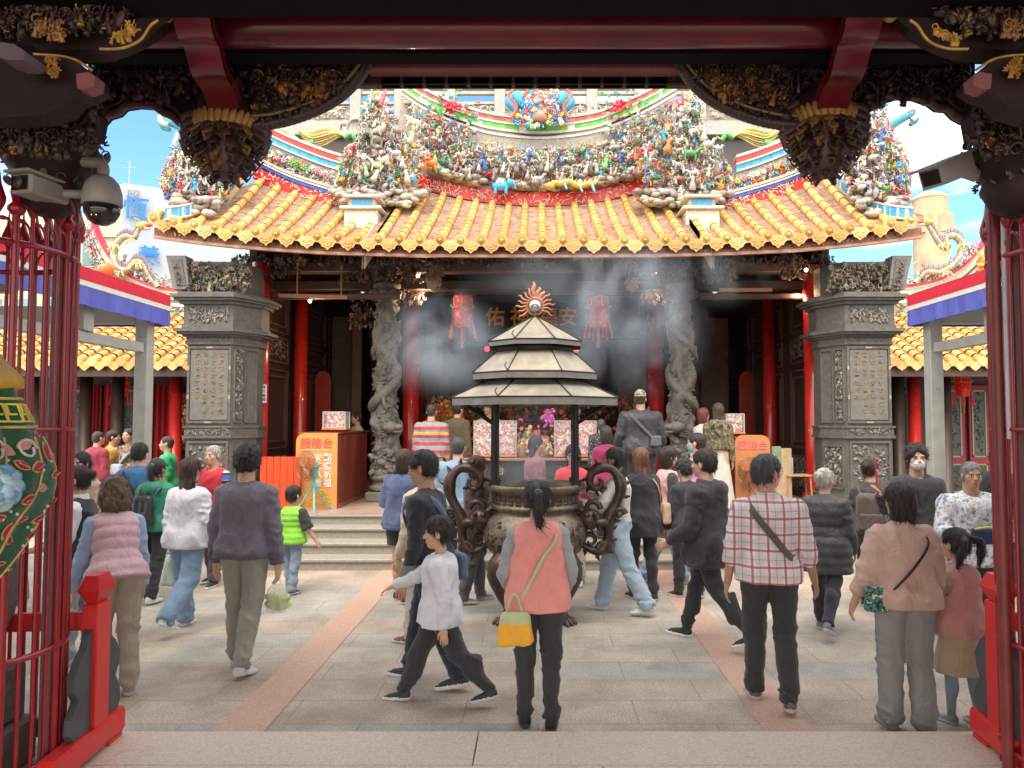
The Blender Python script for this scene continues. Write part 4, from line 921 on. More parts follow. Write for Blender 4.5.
# red door board near left gallery column
# ================================================================== AWNINGS with striped valance on steel frames
def awning(s, label):
    A = thing('awning', label, 'awning', (s*4.9,9.4,0), world=True)
    X = -4.74 if s < 0 else 4.76; Y0, Y1 = 4.9, 9.6
    n_ = 60
    def strip(z0, z1, amp=.0, out=0.0, ms=None, name='valance'):
        m = MB()
        m.grid(lambda u, v: (X-s*out+amp*math.sin(u*95)*(1-v)+amp*.6*math.sin(u*41+2)*(1-v), Y0+(Y1-Y0)*u, z0+(z1-z0)*v), 220, 3)
        m.grid(lambda u, v: (X+s*.012, Y0+(Y1-Y0)*u, z0+(z1-z0)*v), 10, 1); return m
    strip(3.20,3.40,.012).build('blue_valance', BLUEF, A); strip(3.402,3.46,0,.004).build('white_band', WHTF, A); strip(3.462,3.60,0,.008).build('red_band', REDF, A)
    m = MB(); m.bbox(min(X,X+s*4.2), max(X,X+s*4.2), Y1, Y1+.02, 3.2, 3.4, .002); m.build('end_valance', BLUEF, A)
    m = MB(); m.add([(X,Y0,3.6),(X,Y1,3.6),(X+s*4.2,Y1,3.75),(X+s*4.2,Y0,3.75),(X,Y0,3.59),(X,Y1,3.59),(X+s*4.2,Y1,3.74),(X+s*4.2,Y0,3.74)], [(0,1,2,3),(7,6,5,4)]); m.build('canopy', WHTF, A)
    xp = X+s*.2
    for xx in (xp, X+s*4.0):
        for yy in (9.35, 6.3, ) if xx == xp else (9.35,):
            if yy == 6.3 : continue
            m = MB(); m.bbox(xx-.08, xx+.08, yy-.05, yy+.12, 0, 3.42, .008); m.box(xx-.12,xx+.12,yy-.1,yy+.16,0,.012)
            for z in (3.05,3.3,2.4): m.tube([(xx,yy-.065,z),(xx,yy-.045,z)], .02, 8)
            m.build('post', STEEL, A)
    m = MB(); m.bbox(xp-.045, xp+.045, Y0, 9.29, 2.84, 2.96, .006); m.build('rail', STEEL, A)
    for yy in (8.1, 6.6, 5.3):
        m = MB(); m.bbox(xp-.07, xp+.07, yy-.09, yy+.09, 2.965, 3.5, .006); m.tube([(xp,yy-.1,3.0),(xp,yy-.09,3.0)], .025, 8); m.build('bracket', STEEL, A)
    for yy in (9.3, 7.0, 5.0):
        m = MB(); m.bbox(min(xp+s*.08,X+s*4), max(xp+s*.08,X+s*4), yy+.0, yy+.1, 3.2, 3.42, .006); m.build('cross_beam', STEEL, A)
awning(-1, 'red, white and blue edged awning on steel posts at the left side')
awning(1, 'red, white and blue edged awning on steel posts at the right side')

# ================================================================== BUILDINGS BEHIND
B = thing('office_building', 'tall pale office building with large blue characters beyond the left gallery', 'building', (-24,45,0), world=True)
a = at(123,180,44); b = at(204,200,47)
m = MB(); zt = 2+(420-180)*44/750
m.add([(a.x,44,0),(b.x+3,47.5,0),(b.x+3,47.5,zt),(a.x,44,zt),(a.x,60,0),(b.x+3,60,0),(b.x+3,60,zt),(a.x,60,zt)], [(0,1,2,3),(1,5,6,2),(4,0,3,7),(3,2,6,7)]); m.build('wall', CONC, B)
m = MB(); a2 = at(60,213,44.3); m.box(a2.x-8, a.x-.02, 44.3, 60, 0, zt-1.8); m.box(a.x-1.6,a.x-.03,44.1,44.28,zt-3.2,zt-.05); m.build('side_wing', CREAM, B)
for i in range(5):
    for j in range(3):
        m = MB(); x = a.x-1.8-i*1.9; z = zt-4.2-j*3.2; m.box(x-.7,x+.5,44.22,44.29,z-.8,z+.6); w_ = m.build('window', mat('cream_window_frame', (.5,.45,.36), .6), B)
        m = MB(); m.box(x-.6,x+.4,44.19,44.215,z-.7,z+.5); m.build('pane', mat('window_glass_dark', (.12,.28,.27), .12, var=.3, scale=.6), w_)
m = MB(); M = Matrix.Translation((at(137,212,44.2).x, 44.45, at(137,212,44.6).z)) @ Matrix.Rotation(math.atan2(3.5, b.x+3-a.x), 4, 'Z') @ FRONT
text_mb(m, '恆', 1.45, Matrix.Translation((0,-.35,0)) @ M, .02, thick=.02)
M2 = Matrix.Translation((at(155,259,45.2).x, 45.2, at(155,259,45.2).z)) @ Matrix.Rotation(math.atan2(3.5, b.x+3-a.x), 4, 'Z') @ FRONT
m.build('blue_lettering', TXTB, B); m = MB(); text_mb(m, '義', 1.2, Matrix.Translation((0,-.7,0)) @ M2, .02, thick=.02); m.build('blue_lettering', TXTB, B)
m = MB(); M3 = Matrix.Translation((at(139,199,44.7).x, 44.6, at(139,199,44.7).z)) @ Matrix.Rotation(math.atan2(3.5, b.x+3-a.x), 4, 'Z') @ FRONT
text_mb(m, '昭', .7, Matrix.Translation((0,-.5,0)) @ M3, .02); m.build('small_emblem', mat('grey_letter', (.2,.2,.22), .6), B)
m = MB(); m.tube([(a.x+.1,44.5,zt),(a.x+.1,44.5,zt+1.5)], .04, 6); m.tube([(a.x-.3,44.5,zt+1.1),(a.x+.5,44.5,zt+1.1)], .02, 5); m.build('antenna', STEEL, B)
B = thing('beige_tower', 'weathered beige stone tower with domed top beyond the right gallery', 'tower', (22,42,0), world=True)
a, b = at(923,240,42), at(958,240,42); zt = at(940,196,42).z; m = MB(); c = (a.x+b.x)/2; r_ = (b.x-a.x)/2
m.grid(lambda u, v: (c+math.cos(u*2*PI)*r_*(1.04-.08*v)*(1+.05*noise.noise(Vector((math.cos(u*6.28)*2,math.sin(u*6.28)*2,v*14)))), 43+math.sin(u*2*PI)*r_, zt*v), 32, 60); m.lathe([(r_*.97,0),(r_*.9,.25),(r_*.6,.45),(.05,.5)], (c,43,zt-.02), 32); m.build('shaft', BEIGE, B)
m = MB(); m.lathe([(r_*1.08,0),(r_*1.08,.3),(r_*1.0,.35)], (c,43,zt*.62), 32); m.build('cornice', BEIGE, B)
m = MB()
for i in range(6): a2 = PI+i*PI/6+.2; m.box(c+math.cos(a2)*r_-.2,c+math.cos(a2)*r_+.2,43+math.sin(a2)*r_-.06,43+math.sin(a2)*r_+.4,zt-2,zt-.9)
m.build('niche_trim', BEIGE, B)
# rear hall rising behind the main roof: pale balustrade and dark window band
B = thing('rear_hall', 'pale rear hall with carved balustrade rising behind the temple roof ridge', 'building', (0,24,0), world=True)
Y = 22; f = lambda px, py: at(px, py, Y)
zb, z1 = f(540,175).z, f(540,84).z
m = MB(); xl_, xr_ = f(252,100).x, f(832,100).x; m.box(xl_, xr_, Y+.4, Y+3, 2, f(540,150).z); m.box(xl_, xr_, Y+.02, Y+3, f(540,134).z, f(540,120).z); m.box(xl_, xr_, Y+.02, Y+.5, f(540,84).z, f(540,70).z); m.box(xl_,xr_,Y+2.9,Y+3,2,f(540,64).z)
m.build('wall', WHITE, B)
m = MB(); m.box(xl_, xr_, Y+.3, Y+.38, f(540,175).z, f(540,135).z); m.build('window_band', mat('dark_brown_glass', (.07,.055,.05), .3, var=.3, scale=1), B)
for px in (262,356,400,450,500,592,640,700,760,820):
    m = MB(); c = f(px,100); m.bbox(c.x-.16,c.x+.16,Y-.1,Y+.2,f(540,121).z,f(540,86).z,.02); m.build('baluster_post', WHITE, B)
m = MB(); m.box(xl_,xr_,Y+.0,Y+.14,f(540,94).z,f(540,91).z); m.box(xl_,xr_,Y+.0,Y+.14,f(540,104).z,f(540,101.5).z); m.box(xl_,xr_,Y+.1,Y+.2,f(540,120).z,f(540,105).z); m.build('rail', WHITE, B)
m = MB()
for i in range(420): orn(m, f(rng.uniform(255,830), rng.uniform(107,118)), .13, k=rng.choice([3,5,3]), pal=[(.55,.5,.42),(.62,.58,.5),(.4,.36,.3)])
m.build('openwork_panel', CARV, B)
m = MB()
for px in (290,415,665,790):
    c = f(px,155); m.bbox(c.x-.1,c.x+.1,Y+.2,Y+.29,f(540,175).z,f(540,136).z,.01)
m.build('window_mullion', DKWOOD2, B)

# ================================================================== GATE HALL (the building the picture is taken from)
Gt = thing('gate_hall', 'dark carved timber gate hall framing the view from above', 'gate hall', (0,0,.15), world=True)
m = MB()       # roof over our heads, and the hall behind the camera
m.add([(-11,4.75,5.05),(11,4.75,5.05),(11,.3,6.9),(-11,.3,6.9),(-11,-3.5,5.3),(11,-3.5,5.3)], [(0,1,2,3),(3,2,5,4)]); m.add([(-11,4.75,5.0),(11,4.75,5.0),(11,.3,6.8),(-11,.3,6.8),(-11,-3.5,5.2),(11,-3.5,5.2)], [(3,2,1,0),(4,5,2,3)])
m.build('roof', DKWOOD, Gt, recalc=False)
m = MB(); m.box(-11,11,-3.5,-3.35,4.4,5.2); m.box(-9.2,-9,-3.3,4.2,0,5.2); m.box(9,9.2,-3.3,4.2,0,5.2); m.build('wall', mat('gate_inner_wall', (.22,.13,.1), .7), Gt)
m = MB()
for x0, x1 in ((-9,-4.3),(4.3,9)): m.box(x0,x1,3.6,3.8,.15,4.8)
m.build('side_wall', mat('gate_side_wall', (.12,.06,.05), .6), Gt)
m = MB(); c0, c1 = at(232,27,3.6), at(830,27,3.6); m.tube([(-9,3.6,c0.z),(9,3.6,c0.z)], .10, 24); m.build('round_beam', GATERED, Gt)
def slab(name, pts, Y, d, M_, ch=0):
    m = MB(); m.prism([xz(px, py, Y) for px, py in pts], Y, Y+d); return m.build(name, M_, Gt)
slab('lintel', [(-200,88),(1280,88),(1280,20),(-200,20)], 4.5, .2, GATEWOOD) if False else None
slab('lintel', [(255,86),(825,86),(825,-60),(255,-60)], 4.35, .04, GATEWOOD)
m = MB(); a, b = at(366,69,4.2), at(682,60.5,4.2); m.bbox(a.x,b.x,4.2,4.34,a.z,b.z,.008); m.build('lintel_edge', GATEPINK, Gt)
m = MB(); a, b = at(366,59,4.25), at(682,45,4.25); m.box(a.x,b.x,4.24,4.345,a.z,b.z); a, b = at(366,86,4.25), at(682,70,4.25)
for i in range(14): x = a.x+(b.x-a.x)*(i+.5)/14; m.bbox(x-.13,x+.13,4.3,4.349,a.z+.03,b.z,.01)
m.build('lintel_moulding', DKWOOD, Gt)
m = MB(); m.box(-9,9,3.0,3.15,at(540,-2,3.0).z,5.2); m.box(-9,9,1.4,1.7,3.9,4.4); m.box(-9,9,3.72,3.84,at(540,56,3.75).z,4.6); m.build('ceiling_beam', mat('dull_black_wood', (.010,.006,.008), .8, var=.3, spec=.08), Gt)  # beams in near-black wood with very little gloss
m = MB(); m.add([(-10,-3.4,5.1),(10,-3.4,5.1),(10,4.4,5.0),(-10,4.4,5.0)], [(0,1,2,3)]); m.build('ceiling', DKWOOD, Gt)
# carved wings hanging from the lintel
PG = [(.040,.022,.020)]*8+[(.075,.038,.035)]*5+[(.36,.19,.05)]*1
def wing(f):
    pts = [(368,60),(360,76),(346,92),(328,105),(300,117),(272,124),(250,126),(250,52),(366,52)]
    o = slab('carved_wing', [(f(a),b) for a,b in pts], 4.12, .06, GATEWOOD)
    m = MB(); P = lerp_path([at(f(a),b,4.1) for a,b in pts[:7]], 34)
    for i, p in enumerate(P): m.ell(p+Vector((0,0,.0)), (.045,.04,.028), Matrix.Rotation(-.5 if f(0) == 0 else .5,3,'Y'), n=7, m=5, col=(.06,.035,.035))
    m.tube([p+Vector((0,-.05,.035)) for p in P], .009, 5, 0, (.25,.15,.08))
    fill(m, [(f(a),b) for a,b in ((360,66),(340,90),(310,108),(255,118),(255,62))], 4.05, 4.11, 420, .042, pal=PG)
    fill(m, [(f(a),b) for a,b in ((345,78),(325,98),(285,100),(272,80),(310,86),(330,72))], 4.02, 4.06, 110, .035, pal=[(.45,.22,.05),(.32,.15,.04),(.1,.05,.03),(.06,.03,.02)])
    m.build('wing_carving', CARV, o)
MX = lambda px: px; MR = lambda px: 1058-px; MR2 = lambda px: 1050-px
wing(MX); wing(lambda px: 1047-px)
# arched openwork panels over the side bays
def arch(f, pts, name='arch_panel'):
    o = slab(name, pts, 4.15, .05, GATEWOOD)
    m = MB(); P = lerp_path([at(a,b,4.13) for a,b in pts[2:-2]], 40)
    m.tube([p+Vector((0,0,.01)) for p in P], .022, 8, 0, (.11,.055,.06)); m.tube([p+Vector((0,0,.06)) for p in P], .012, 6, 0, (.08,.04,.04))
    xs = [p[0] for p in pts]; fill(m, [(min(xs)+4,60),(max(xs)-4,60),(max(xs)-6,100),(min(xs)+6,100)], 4.08, 4.14, 260, .045, pal=PG[:11])
    m.build('arch_carving', CARV, o)
arch(MX, [(88,-60),(88,124),(94,128),(101,125),(108,117),(118,114),(124,108),(137,106),(152,107),(163,114),(172,118),(180,125),(190,128),(262,128),(262,-60)])
arch(MX, [(800,-60),(800,122),(856,119),(866,112),(876,107),(885,101),(900,97),(916,98),(930,103),(938,109),(948,110),(955,117),(964,122),(975,118),(975,-60)])
# sloping red struts and framed blocks
def strut(f):
    m = MB(); P = lerp_path([at(f(a),b,Y) for a,b,Y in ((184,-8,3.1),(196,35,3.35),(208,70,3.6),(224,108,3.95))], 22)
    wv = lambda t: Vector((0,0,.016*math.sin(t*16)))
    def sf(u, v):
        k = min(int(v*22), 21); p = P[k].lerp(P[k+1], v*22-k)+wv(v); return (p.x+(u-.5)*.165, p.y-.012*math.sin(PI*u), p.z)
    m.grid(sf, 6, 66); m.grid(lambda u, v: tuple(Vector(sf(u, v))+Vector((0,.03,.05))), 2, 40)
    m.build('curved_strut', GATERED, Gt)
    a, b = at(f(228),112,4.05), at(f(241),78,4.05); m = MB(); x0, x1 = min(a.x,b.x), max(a.x,b.x); m.bbox(x0,x1,4.03,4.115,a.z,b.z,.008); m.box(x0+.015,x1-.015,4.02,4.031,a.z+.02,b.z-.02); m.build('framed_block', mat('block_lacquer', (.10,.03,.03), .35), Gt)
    m = MB(); c = at(f(166),13,3.3); m.ell(c, .04, n=10, m=7, col=(.6,.34,.08)); m.ell(c+Vector((0,-.02,.02)), .03, n=8, m=6, col=(.62,.36,.08)); m.tube([c+Vector((.03,0,.03)), c+Vector((.1,0,.12))], .01, 6, 0, (.6,.34,.08)); m.build('gilt_knob', CARV, Gt)
strut(MX); strut(lambda px: 1056-px)
# hanging lotus-and-flower pendants
def pendant(px, py0, py1):
    Y = 4.1; c0 = at(px, py0, Y); c1 = at(px, py1, Y); h = c0.z-c1.z
    o = MB().lathe([(.05,-h),(.09,-h*.9),(.12,-h*.6),(.13,-h*.3),(.15,-.02),(.15,.1)], c0, 16).build('flower_pendant', mat('pendant_wood', (.07,.03,.03), .4, var=.3, scale=20), Gt)
    m = MB()
    for k in range(26):          # gilt crown petals
        a = 2*PI*k/26; m.ell(c0+Vector((math.cos(a)*.145,math.sin(a)*.145,-.035)), (.022,.022,.06), Matrix.Rotation(.5*math.cos(a),3,'Y'), n=6, m=5, col=(.40,.21,.06))
    for lv in range(6):
        r_ = (.155,.17,.155,.13,.095,.05)[lv]; z = -h*(.22+.135*lv); n_ = (14,13,12,10,8,5)[lv]
        for k in range(n_):
            a = 2*PI*(k+.5*(lv%2))/n_; p = c0+Vector((math.cos(a)*r_,math.sin(a)*r_,z)); col = rng.choice([(.06,.028,.02),(.09,.04,.03),(.04,.018,.018),(.20,.10,.035)])
            m.ell(p, (.012,.034,.055), Matrix.Rotation(a,3,'Z') @ Matrix.Rotation(-.75+rng.uniform(-.2,.2),3,'Y'), n=7, m=5, col=col); m.tube([p+Vector((0,0,-.03)), p+Vector((math.cos(a)*.03,math.sin(a)*.03,-.06)), p+Vector((math.cos(a)*.05,math.sin(a)*.05,-.035))], [.016,.012,.004], 5, 0, col)
    for s_ in (-1,1):
        for k in range(4): m.tube([c0+Vector((s_*.14,0,.05-.04*k)), c0+Vector((s_*.24,0,.02-.05*k)), c0+Vector((s_*.22,0,-.07-.04*k)), c0+Vector((s_*.17,0,-.03-.04*k))], [.03,.026,.018,.006], 6, 0, (.09,.045,.045))
    m.build('petals', CARV, o)
pendant(226,120,180); pendant(824,113,177)
# stacked bracket arms in the upper corners, with gilt edging lines
def corner(f, tagn):
    def piece(pts, Y, d, edge=None, M_=GATEWOOD):
        m = MB(); m.prism([xz(f(a), b, Y) for a, b in pts], Y, Y+d, 0)
        if edge: m.tube(lerp_path([at(f(a), b, Y-.005) for a, b in edge], 24), .0065, 6, 1)
        m.build('bracket_arm', [M_, GOLD], Gt)
    piece([(-40,52),(30,55),(62,56),(78,62),(92,73),(94,84),(84,92),(70,96),(60,108),(35,116),(-40,118)], 3.1, .12, [(34,54),(60,56),(76,60),(92,70)])
    piece([(-40,-30),(160,-30),(158,4),(140,18),(120,38),(100,48),(60,50),(30,44),(-40,40)], 3.15, .12, [(100,49),(122,48),(140,40),(150,26),(158,20)])
    piece([(96,-30),(172,-30),(168,10),(154,26),(132,40),(112,48),(96,50)], 3.4, .1)
    piece([(-40,118),(30,116),(62,104),(82,98),(94,112),(90,134),(60,142),(-40,142)], 3.45, .12, [(44,112),(60,103),(72,94),(82,96)])
    piece([(76,74),(88,72),(95,76),(94,86),(84,90),(77,88)], 3.02, .07, M_=GATEPINK)
    piece([(0,42),(14,44),(26,52),(24,60),(8,60),(-4,56)], 2.9, .12, M_=mat('worn_mauve', (.16,.11,.14), .5))
    m = MB()
    fill(m, [(f(a),b) for a,b in ((-20,-10),(150,-10),(110,30),(-20,36))], 3.05, 3.14, 330, .035, pal=PG)
    fill(m, [(f(a),b) for a,b in ((35,22),(62,22),(62,36),(35,36))], 3.03, 3.05, 36, .025, pal=[(.4,.2,.08),(.3,.14,.06)])
    fill(m, [(f(a),b) for a,b in ((110,40),(134,24),(132,34),(116,42))], 3.03, 3.05, 20, .024, pal=[(.62,.36,.08)])
    fill(m, [(f(a),b) for a,b in ((48,60),(60,60),(60,76),(48,76))], 3.03, 3.06, 16, .026, pal=[(.62,.34,.07),(.4,.2,.05)])
    fill(m, [(f(a),b) for a,b in ((-20,112),(90,104),(96,150),(60,150),(-20,150))], 3.36, 3.46, 300, .04, pal=PG)
    m.build('bracket_carving', CARV, Gt)
    # hanging basket-shaped capital
    c = at(f(52), 150, 3.75); m = MB()
    m.lathe([(.06,-.34),(.12,-.3),(.17,-.2),(.155,-.16),(.2,-.1),(.24,-.02),(.2,.03),(.16,.06),(.16,.4)], c, 20)
    m.build('capital', GATEWOOD, Gt)
    m = MB()
    for lv, (r_, z, n_) in enumerate(((.24,0,22),(.22,.07,20),(.2,-.09,18),(.18,-.18,16))):
        for k in range(n_): a = 2*PI*k/n_; orn(m, c+Vector((math.cos(a)*r_,math.sin(a)*r_,z)), .036, k=rng.choice([3,0,5]), pal=[(.16,.10,.08),(.26,.18,.12),(.09,.06,.06)])
    m.build('capital_carving', CARV, Gt)
corner(MX, 'l'); corner(lambda px: 1068-px, 'r')
# posts that carry the bars
for px, w_, Y, mm in ((60,.045,3.95,STEEL),):
    c = at(px, 240, Y); m = MB(); m.tube([(c.x,Y,.15),(c.x,Y,3.35)], .03, 12); m.build('thin_post', mat('worn_grey_post', (.2,.15,.14), .5), Gt)
for px, r_, mm in ((992,.05,mat('worn_red_post', (.20,.03,.03), .4, var=.25, scale=4)), (1012,.055,mat('brown_post', (.16,.05,.05), .4, var=.2))):
    c = at(px, 200, 4.0); m = MB(); m.tube([(c.x,4.0,.15),(c.x,4.0,3.52)], r_*.58, 16); m.build('tall_post', mm, Gt)
c = at(1003,200,3.95); m = MB(); m.tube([(c.x,3.95,1.9),(c.x,3.95,3.45)], .016, 8); m.build('white_conduit', mat('white_conduit', (.6,.6,.62), .4), Gt)
for px, py0, py1 in ((65,157,190),(990,137,172)):
    a, b = at(px-6,py1,3.9), at(px+6,py0,3.9); m = MB(); m.bbox(a.x,b.x,3.88,4.0,a.z,b.z,.006); m.build('junction_box', mat('junction_red', (.25,.03,.03), .4), Gt)
# ================================================================== INCENSE BURNER
BX, BY = at(535,600,7.8).x, 7.75
Bn = thing('incense_burner', 'large bronze incense burner with three-tiered canopy roof and dragon handles', 'incense burner', (BX,BY,0), world=True)
m = MB(); rz = 1.33
m.lathe([(.05,.52),(.22,.53),(.36,.58),(.47,.68),(.535,.80),(.54,.90),(.50,1.0),(.44,1.05),(.43,1.09),(.455,1.10),(.455,1.14),(.435,1.15),(.435,1.26),(.475,1.28),(.50,1.31),(.50,1.35),(.47,1.355),(.42,1.33),(.40,1.22),(.3,1.18),(.02,1.17)], (BX,BY,0), 64)
bowl = m.build('bowl', BRONZE, Bn)
m = MB()
for k in range(32):        # key-pattern frieze on the neck
    a = 2*PI*k/32; r_ = .44
    def q(da, z): return Vector((BX+math.cos(a+da)*r_, BY+math.sin(a+da)*r_, z))
    for s0, s1 in (((-.07,1.17),(.07,1.17)),((.07,1.17),(.07,1.245)),((.07,1.245),(-.05,1.245)),((-.05,1.245),(-.05,1.195)),((-.05,1.195),(.035,1.195)),((.035,1.195),(.035,1.222))): m.bar(q(*s0), q(*s1), .009, .009)
    a2 = a+.03; 
    for s0, s1 in (((-.07,1.108),(.06,1.108)),((.06,1.108),(.06,1.13))): m.bar(Vector((BX+math.cos(a+s0[0])*.46,BY+math.sin(a+s0[0])*.46,s0[1])), Vector((BX+math.cos(a+s1[0])*.46,BY+math.sin(a+s1[0])*.46,s1[1])), .007, .007)
for i in range(150):       # cast dragon relief on the belly
    a = rng.choice([-2.3,-.9])+rng.uniform(-.35,.35); z = rng.uniform(.68,.98); r_ = .47+.06*math.sin((z-.66)/.36*PI)
    orn(m, (BX+math.cos(a)*r_, BY+math.sin(a)*r_, z), .04, k=rng.choice([3,3,5]), pal=[(.1,.09,.08)])
m.c = [None]*len(m.c); m.anyc = False; m.build('cast_relief', BRONZED, bowl)
m = MB(); m.lathe([(.02,1.2),(.4,1.19),(.40,1.25),(.2,1.28),(.02,1.29)], (BX,BY,0), 32); m.build('ash_bed', mat('incense_ash', (.45,.42,.38), .95, var=.2, scale=30, bump=.5), bowl)
for px_, ang in ((0,-2.35),(0,-.8),(0,1.57)):
    c = Vector((BX+math.cos(ang)*.36, BY+math.sin(ang)*.36, 0)); o_ = Vector((math.cos(ang),math.sin(ang),0)); m = MB()
    m.tube(lerp_path([c+o_*.06+Vector((0,0,.66)), c+o_*.16+Vector((0,0,.5)), c+o_*.10+Vector((0,0,.3)), c+o_*.0+Vector((0,0,.14)), c+o_*.05+Vector((0,0,.03))], 14), [.10,.115,.12,.115,.10,.085,.07,.06,.055,.05,.052,.058,.065,.07,.06], 12)
    for k in (-1,0,1): sd_ = Vector((-o_.y,o_.x,0)); m.tube([c+o_*.05+Vector((0,0,.05)), c+o_*.12+sd_*.04*k+Vector((0,0,.05)), c+o_*.17+sd_*.06*k+Vector((0,0,.015))], [.035,.03,.012], 7)
    for i in range(14): orn(m, c+o_*(.2)+Vector((rng.uniform(-.07,.07),rng.uniform(-.03,.03),rng.uniform(.4,.62))), .035, k=3)
    m.c = [None]*len(m.c); m.anyc = False; m.build('leg', BRONZED, Bn)
# S-shaped dragon handles
def handle(s):
    m = MB(); hx, hz = BX+s*.50, .72; Y = BY-.05
    pts = [(.44,.80),(.52,.72),(.66,.67),(.76,.72),(.80,.84),(.80,.98),(.88,1.12),(.95,1.26),(.94,1.40),(.84,1.50),(.70,1.51),(.60,1.45),(.58,1.36),(.64,1.30),(.71,1.32),(.72,1.38),(.68,1.40)]
    P = lerp_path([Vector((BX+s*(.44+(a-.44)*.84), Y, b)) for a, b in pts], 80)
    rad = [.05+.03*math.sin(min(1,i/50)*PI*.8)+.012*math.cos(i*.5) if i < 55 else .062-.0017*(i-55) for i in range(81)]
    m.tube(P, [r*.9 for r in rad], 12, flat=.8)
    for i in range(6,72,4):     # mane spikes along the outside
        d = (P[i+1]-P[i]).normalized(); nrm = Vector((d.z,0,-d.x))*(s); m.tube([P[i]+nrm*rad[i]*.7, P[i]+nrm*(rad[i]+.035)+d*.02], [.028,.006], 6)
    for a, b, r_, dr in ((.44,.98,.11,-1),(.55,.90,.11,1),(.58,1.10,.09,1),(.71,.70,.075,-1),(.86,1.05,.06,1),(.42,1.12,.07,-1),(.56,.78,.08,-1)):      # scroll curls
        c = Vector((BX+s*a, Y-.03, b)); m.tube([c+Vector((math.cos(t)*(r_-r_*.09*i*.8)*s*dr,0,math.sin(t)*(r_-r_*.09*i*.8))) for i, t in enumerate([k*.62 for k in range(11)])], [.034-.0022*i for i in range(11)], 7)
    m.ell((BX+s*.55,Y-.06,1.0), (.13,.10,.11), n=12, m=8); m.ell((BX+s*.66,Y-.09,.97), (.09,.07,.05), n=10, m=6); m.ell((BX+s*.52,Y-.14,1.05), .03, n=8, m=6); m.ell((BX+s*.6,Y-.15,1.06), .026, n=8, m=6)
    for k in range(5): m.tube([(BX+s*.50,Y-.06,1.06),(BX+s*(.44-.03*k),Y-.05,1.13+.02*k),(BX+s*(.40-.02*k),Y-.03,1.2-.05*k)], [.03,.022,.006], 6)
    m.build('dragon_handle', BRONZED, Bn)
handle(-1); handle(1)
# four posts, braces and the three canopy tiers (octagonal)
for a, b in ((-1,-1),(1,-1),(-1,1),(1,1)):
    m = MB(); x, y = BX+a*.41, BY+b*.2
    m.tube([(x,y,1.25),(x,y,2.2)], .032, 12); m.tube([(x,y,1.34),(x,y,1.4)], .05, 12)
    m.tube([(x,y,1.95),(x+a*.33,y+b*.1,2.17)], .014, 6); m.tube([(x,y,1.62),(x+a*.01,y,1.64)], .04, 10)
    m.build('post', BLKM, Bn)
def tier(r0, z0, r1, z1, skirt, nm='canopy_tier'):
    m = MB(); N = 8; a0 = PI/8
    def v(r, z, k): a = a0+2*PI*k/N; return (BX+math.cos(a)*r, BY+math.sin(a)*r, z)
    for k in range(N):
        n_ = 6
        for i in range(n_):     # gently curved panels
            t0, t1 = i/n_, (i+1)/n_; f_ = lambda t: (r0+(r1-r0)*t, z0+(z1-z0)*(t*.88+.12*t*t) + .03*math.sin(PI*t)*(z1-z0))
            (ra, za), (rb, zb) = f_(t0), f_(t1); m.add([v(ra,za,k), v(ra,za,k+1), v(rb,zb,k+1), v(rb,zb,k)], [(0,1,2,3)], 0)
        m.add([v(r0,z0-skirt,k), v(r0,z0-skirt,k+1), v(r0,z0,k+1), v(r0,z0,k)], [(0,1,2,3)], 1); m.add([v(r0-.012,z0-skirt,k), v(r0-.012,z0-skirt,k+1), v(r0-.03,z0-.012,k+1), v(r0-.03,z0-.012,k)], [(3,2,1,0)], 1)
        m.add([v(r0-.02,z0-.012,k), v(r0-.02,z0-.012,k+1), v(r1,z1-.02,k+1), v(r1,z1-.02,k)], [(3,2,1,0)], 1)
    tr = m.build(nm, [ROOFM, mat('canopy_skirt_iron', (.20,.19,.17), .5, .3, var=.2, dirt=.4)], Bn, recalc=False)
    m = MB()
    for k in range(N):
        m.tube([v(r0+.012,z0+.004,k), v((r0+r1)/2,z0+(z1-z0)*.5+.03*(z1-z0)+.004,k), v(r1,z1+.008,k)], .0055, 6); m.tube([v(r0,z0,k),v(r0,z0,k+1)], .008, 5)
    hook = v(r0+.0,z0,5); m.tube([hook,(hook[0]-.03,hook[1]-.02,hook[2]+.05),(hook[0]-.01,hook[1]-.03,hook[2]+.08)], .005, 5)
    m.build('ridge_rib', BLKM, tr)
tier(.885, 2.22, .52, 2.39, .075); tier(.67, 2.47, .42, 2.69, .065); tier(.505, 2.795, .015, 3.075, .05)
m = MB(); m.lathe([(.50,2.36),(.50,2.44),(.46,2.46)], (BX,BY,0), 8, a0=PI/8); m.lathe([(.41,2.66),(.41,2.78),(.3,2.8)], (BX,BY,0), 8, a0=PI/8)
for k in range(8):
    a = PI/8+2*PI*k/8; c_, s_ = math.cos(a), math.sin(a)
    m.tube([(BX+c_*.52,BY+s_*.52,2.37),(BX+c_*.62,BY+s_*.62,2.43)], .011, 6); m.tube([(BX+c_*.52,BY+s_*.52,2.37),(BX+c_*.52,BY+s_*.52,2.44)], .011, 6)
m.build('canopy_frame', BLKM, Bn)
m = MB(); zc = 3.18; m.tube([(BX,BY,3.06),(BX,BY,3.12)], .02, 8)
m.ell((BX,BY-.02,zc), .068, n=24, m=16, mi=1)
n_ = 22; ring = []
for k in range(48): a = 2*PI*k/48; ring.append((BX+math.cos(a)*.085, BY, zc+math.sin(a)*.085))
m.tube(ring+[ring[0]], .018, 8)
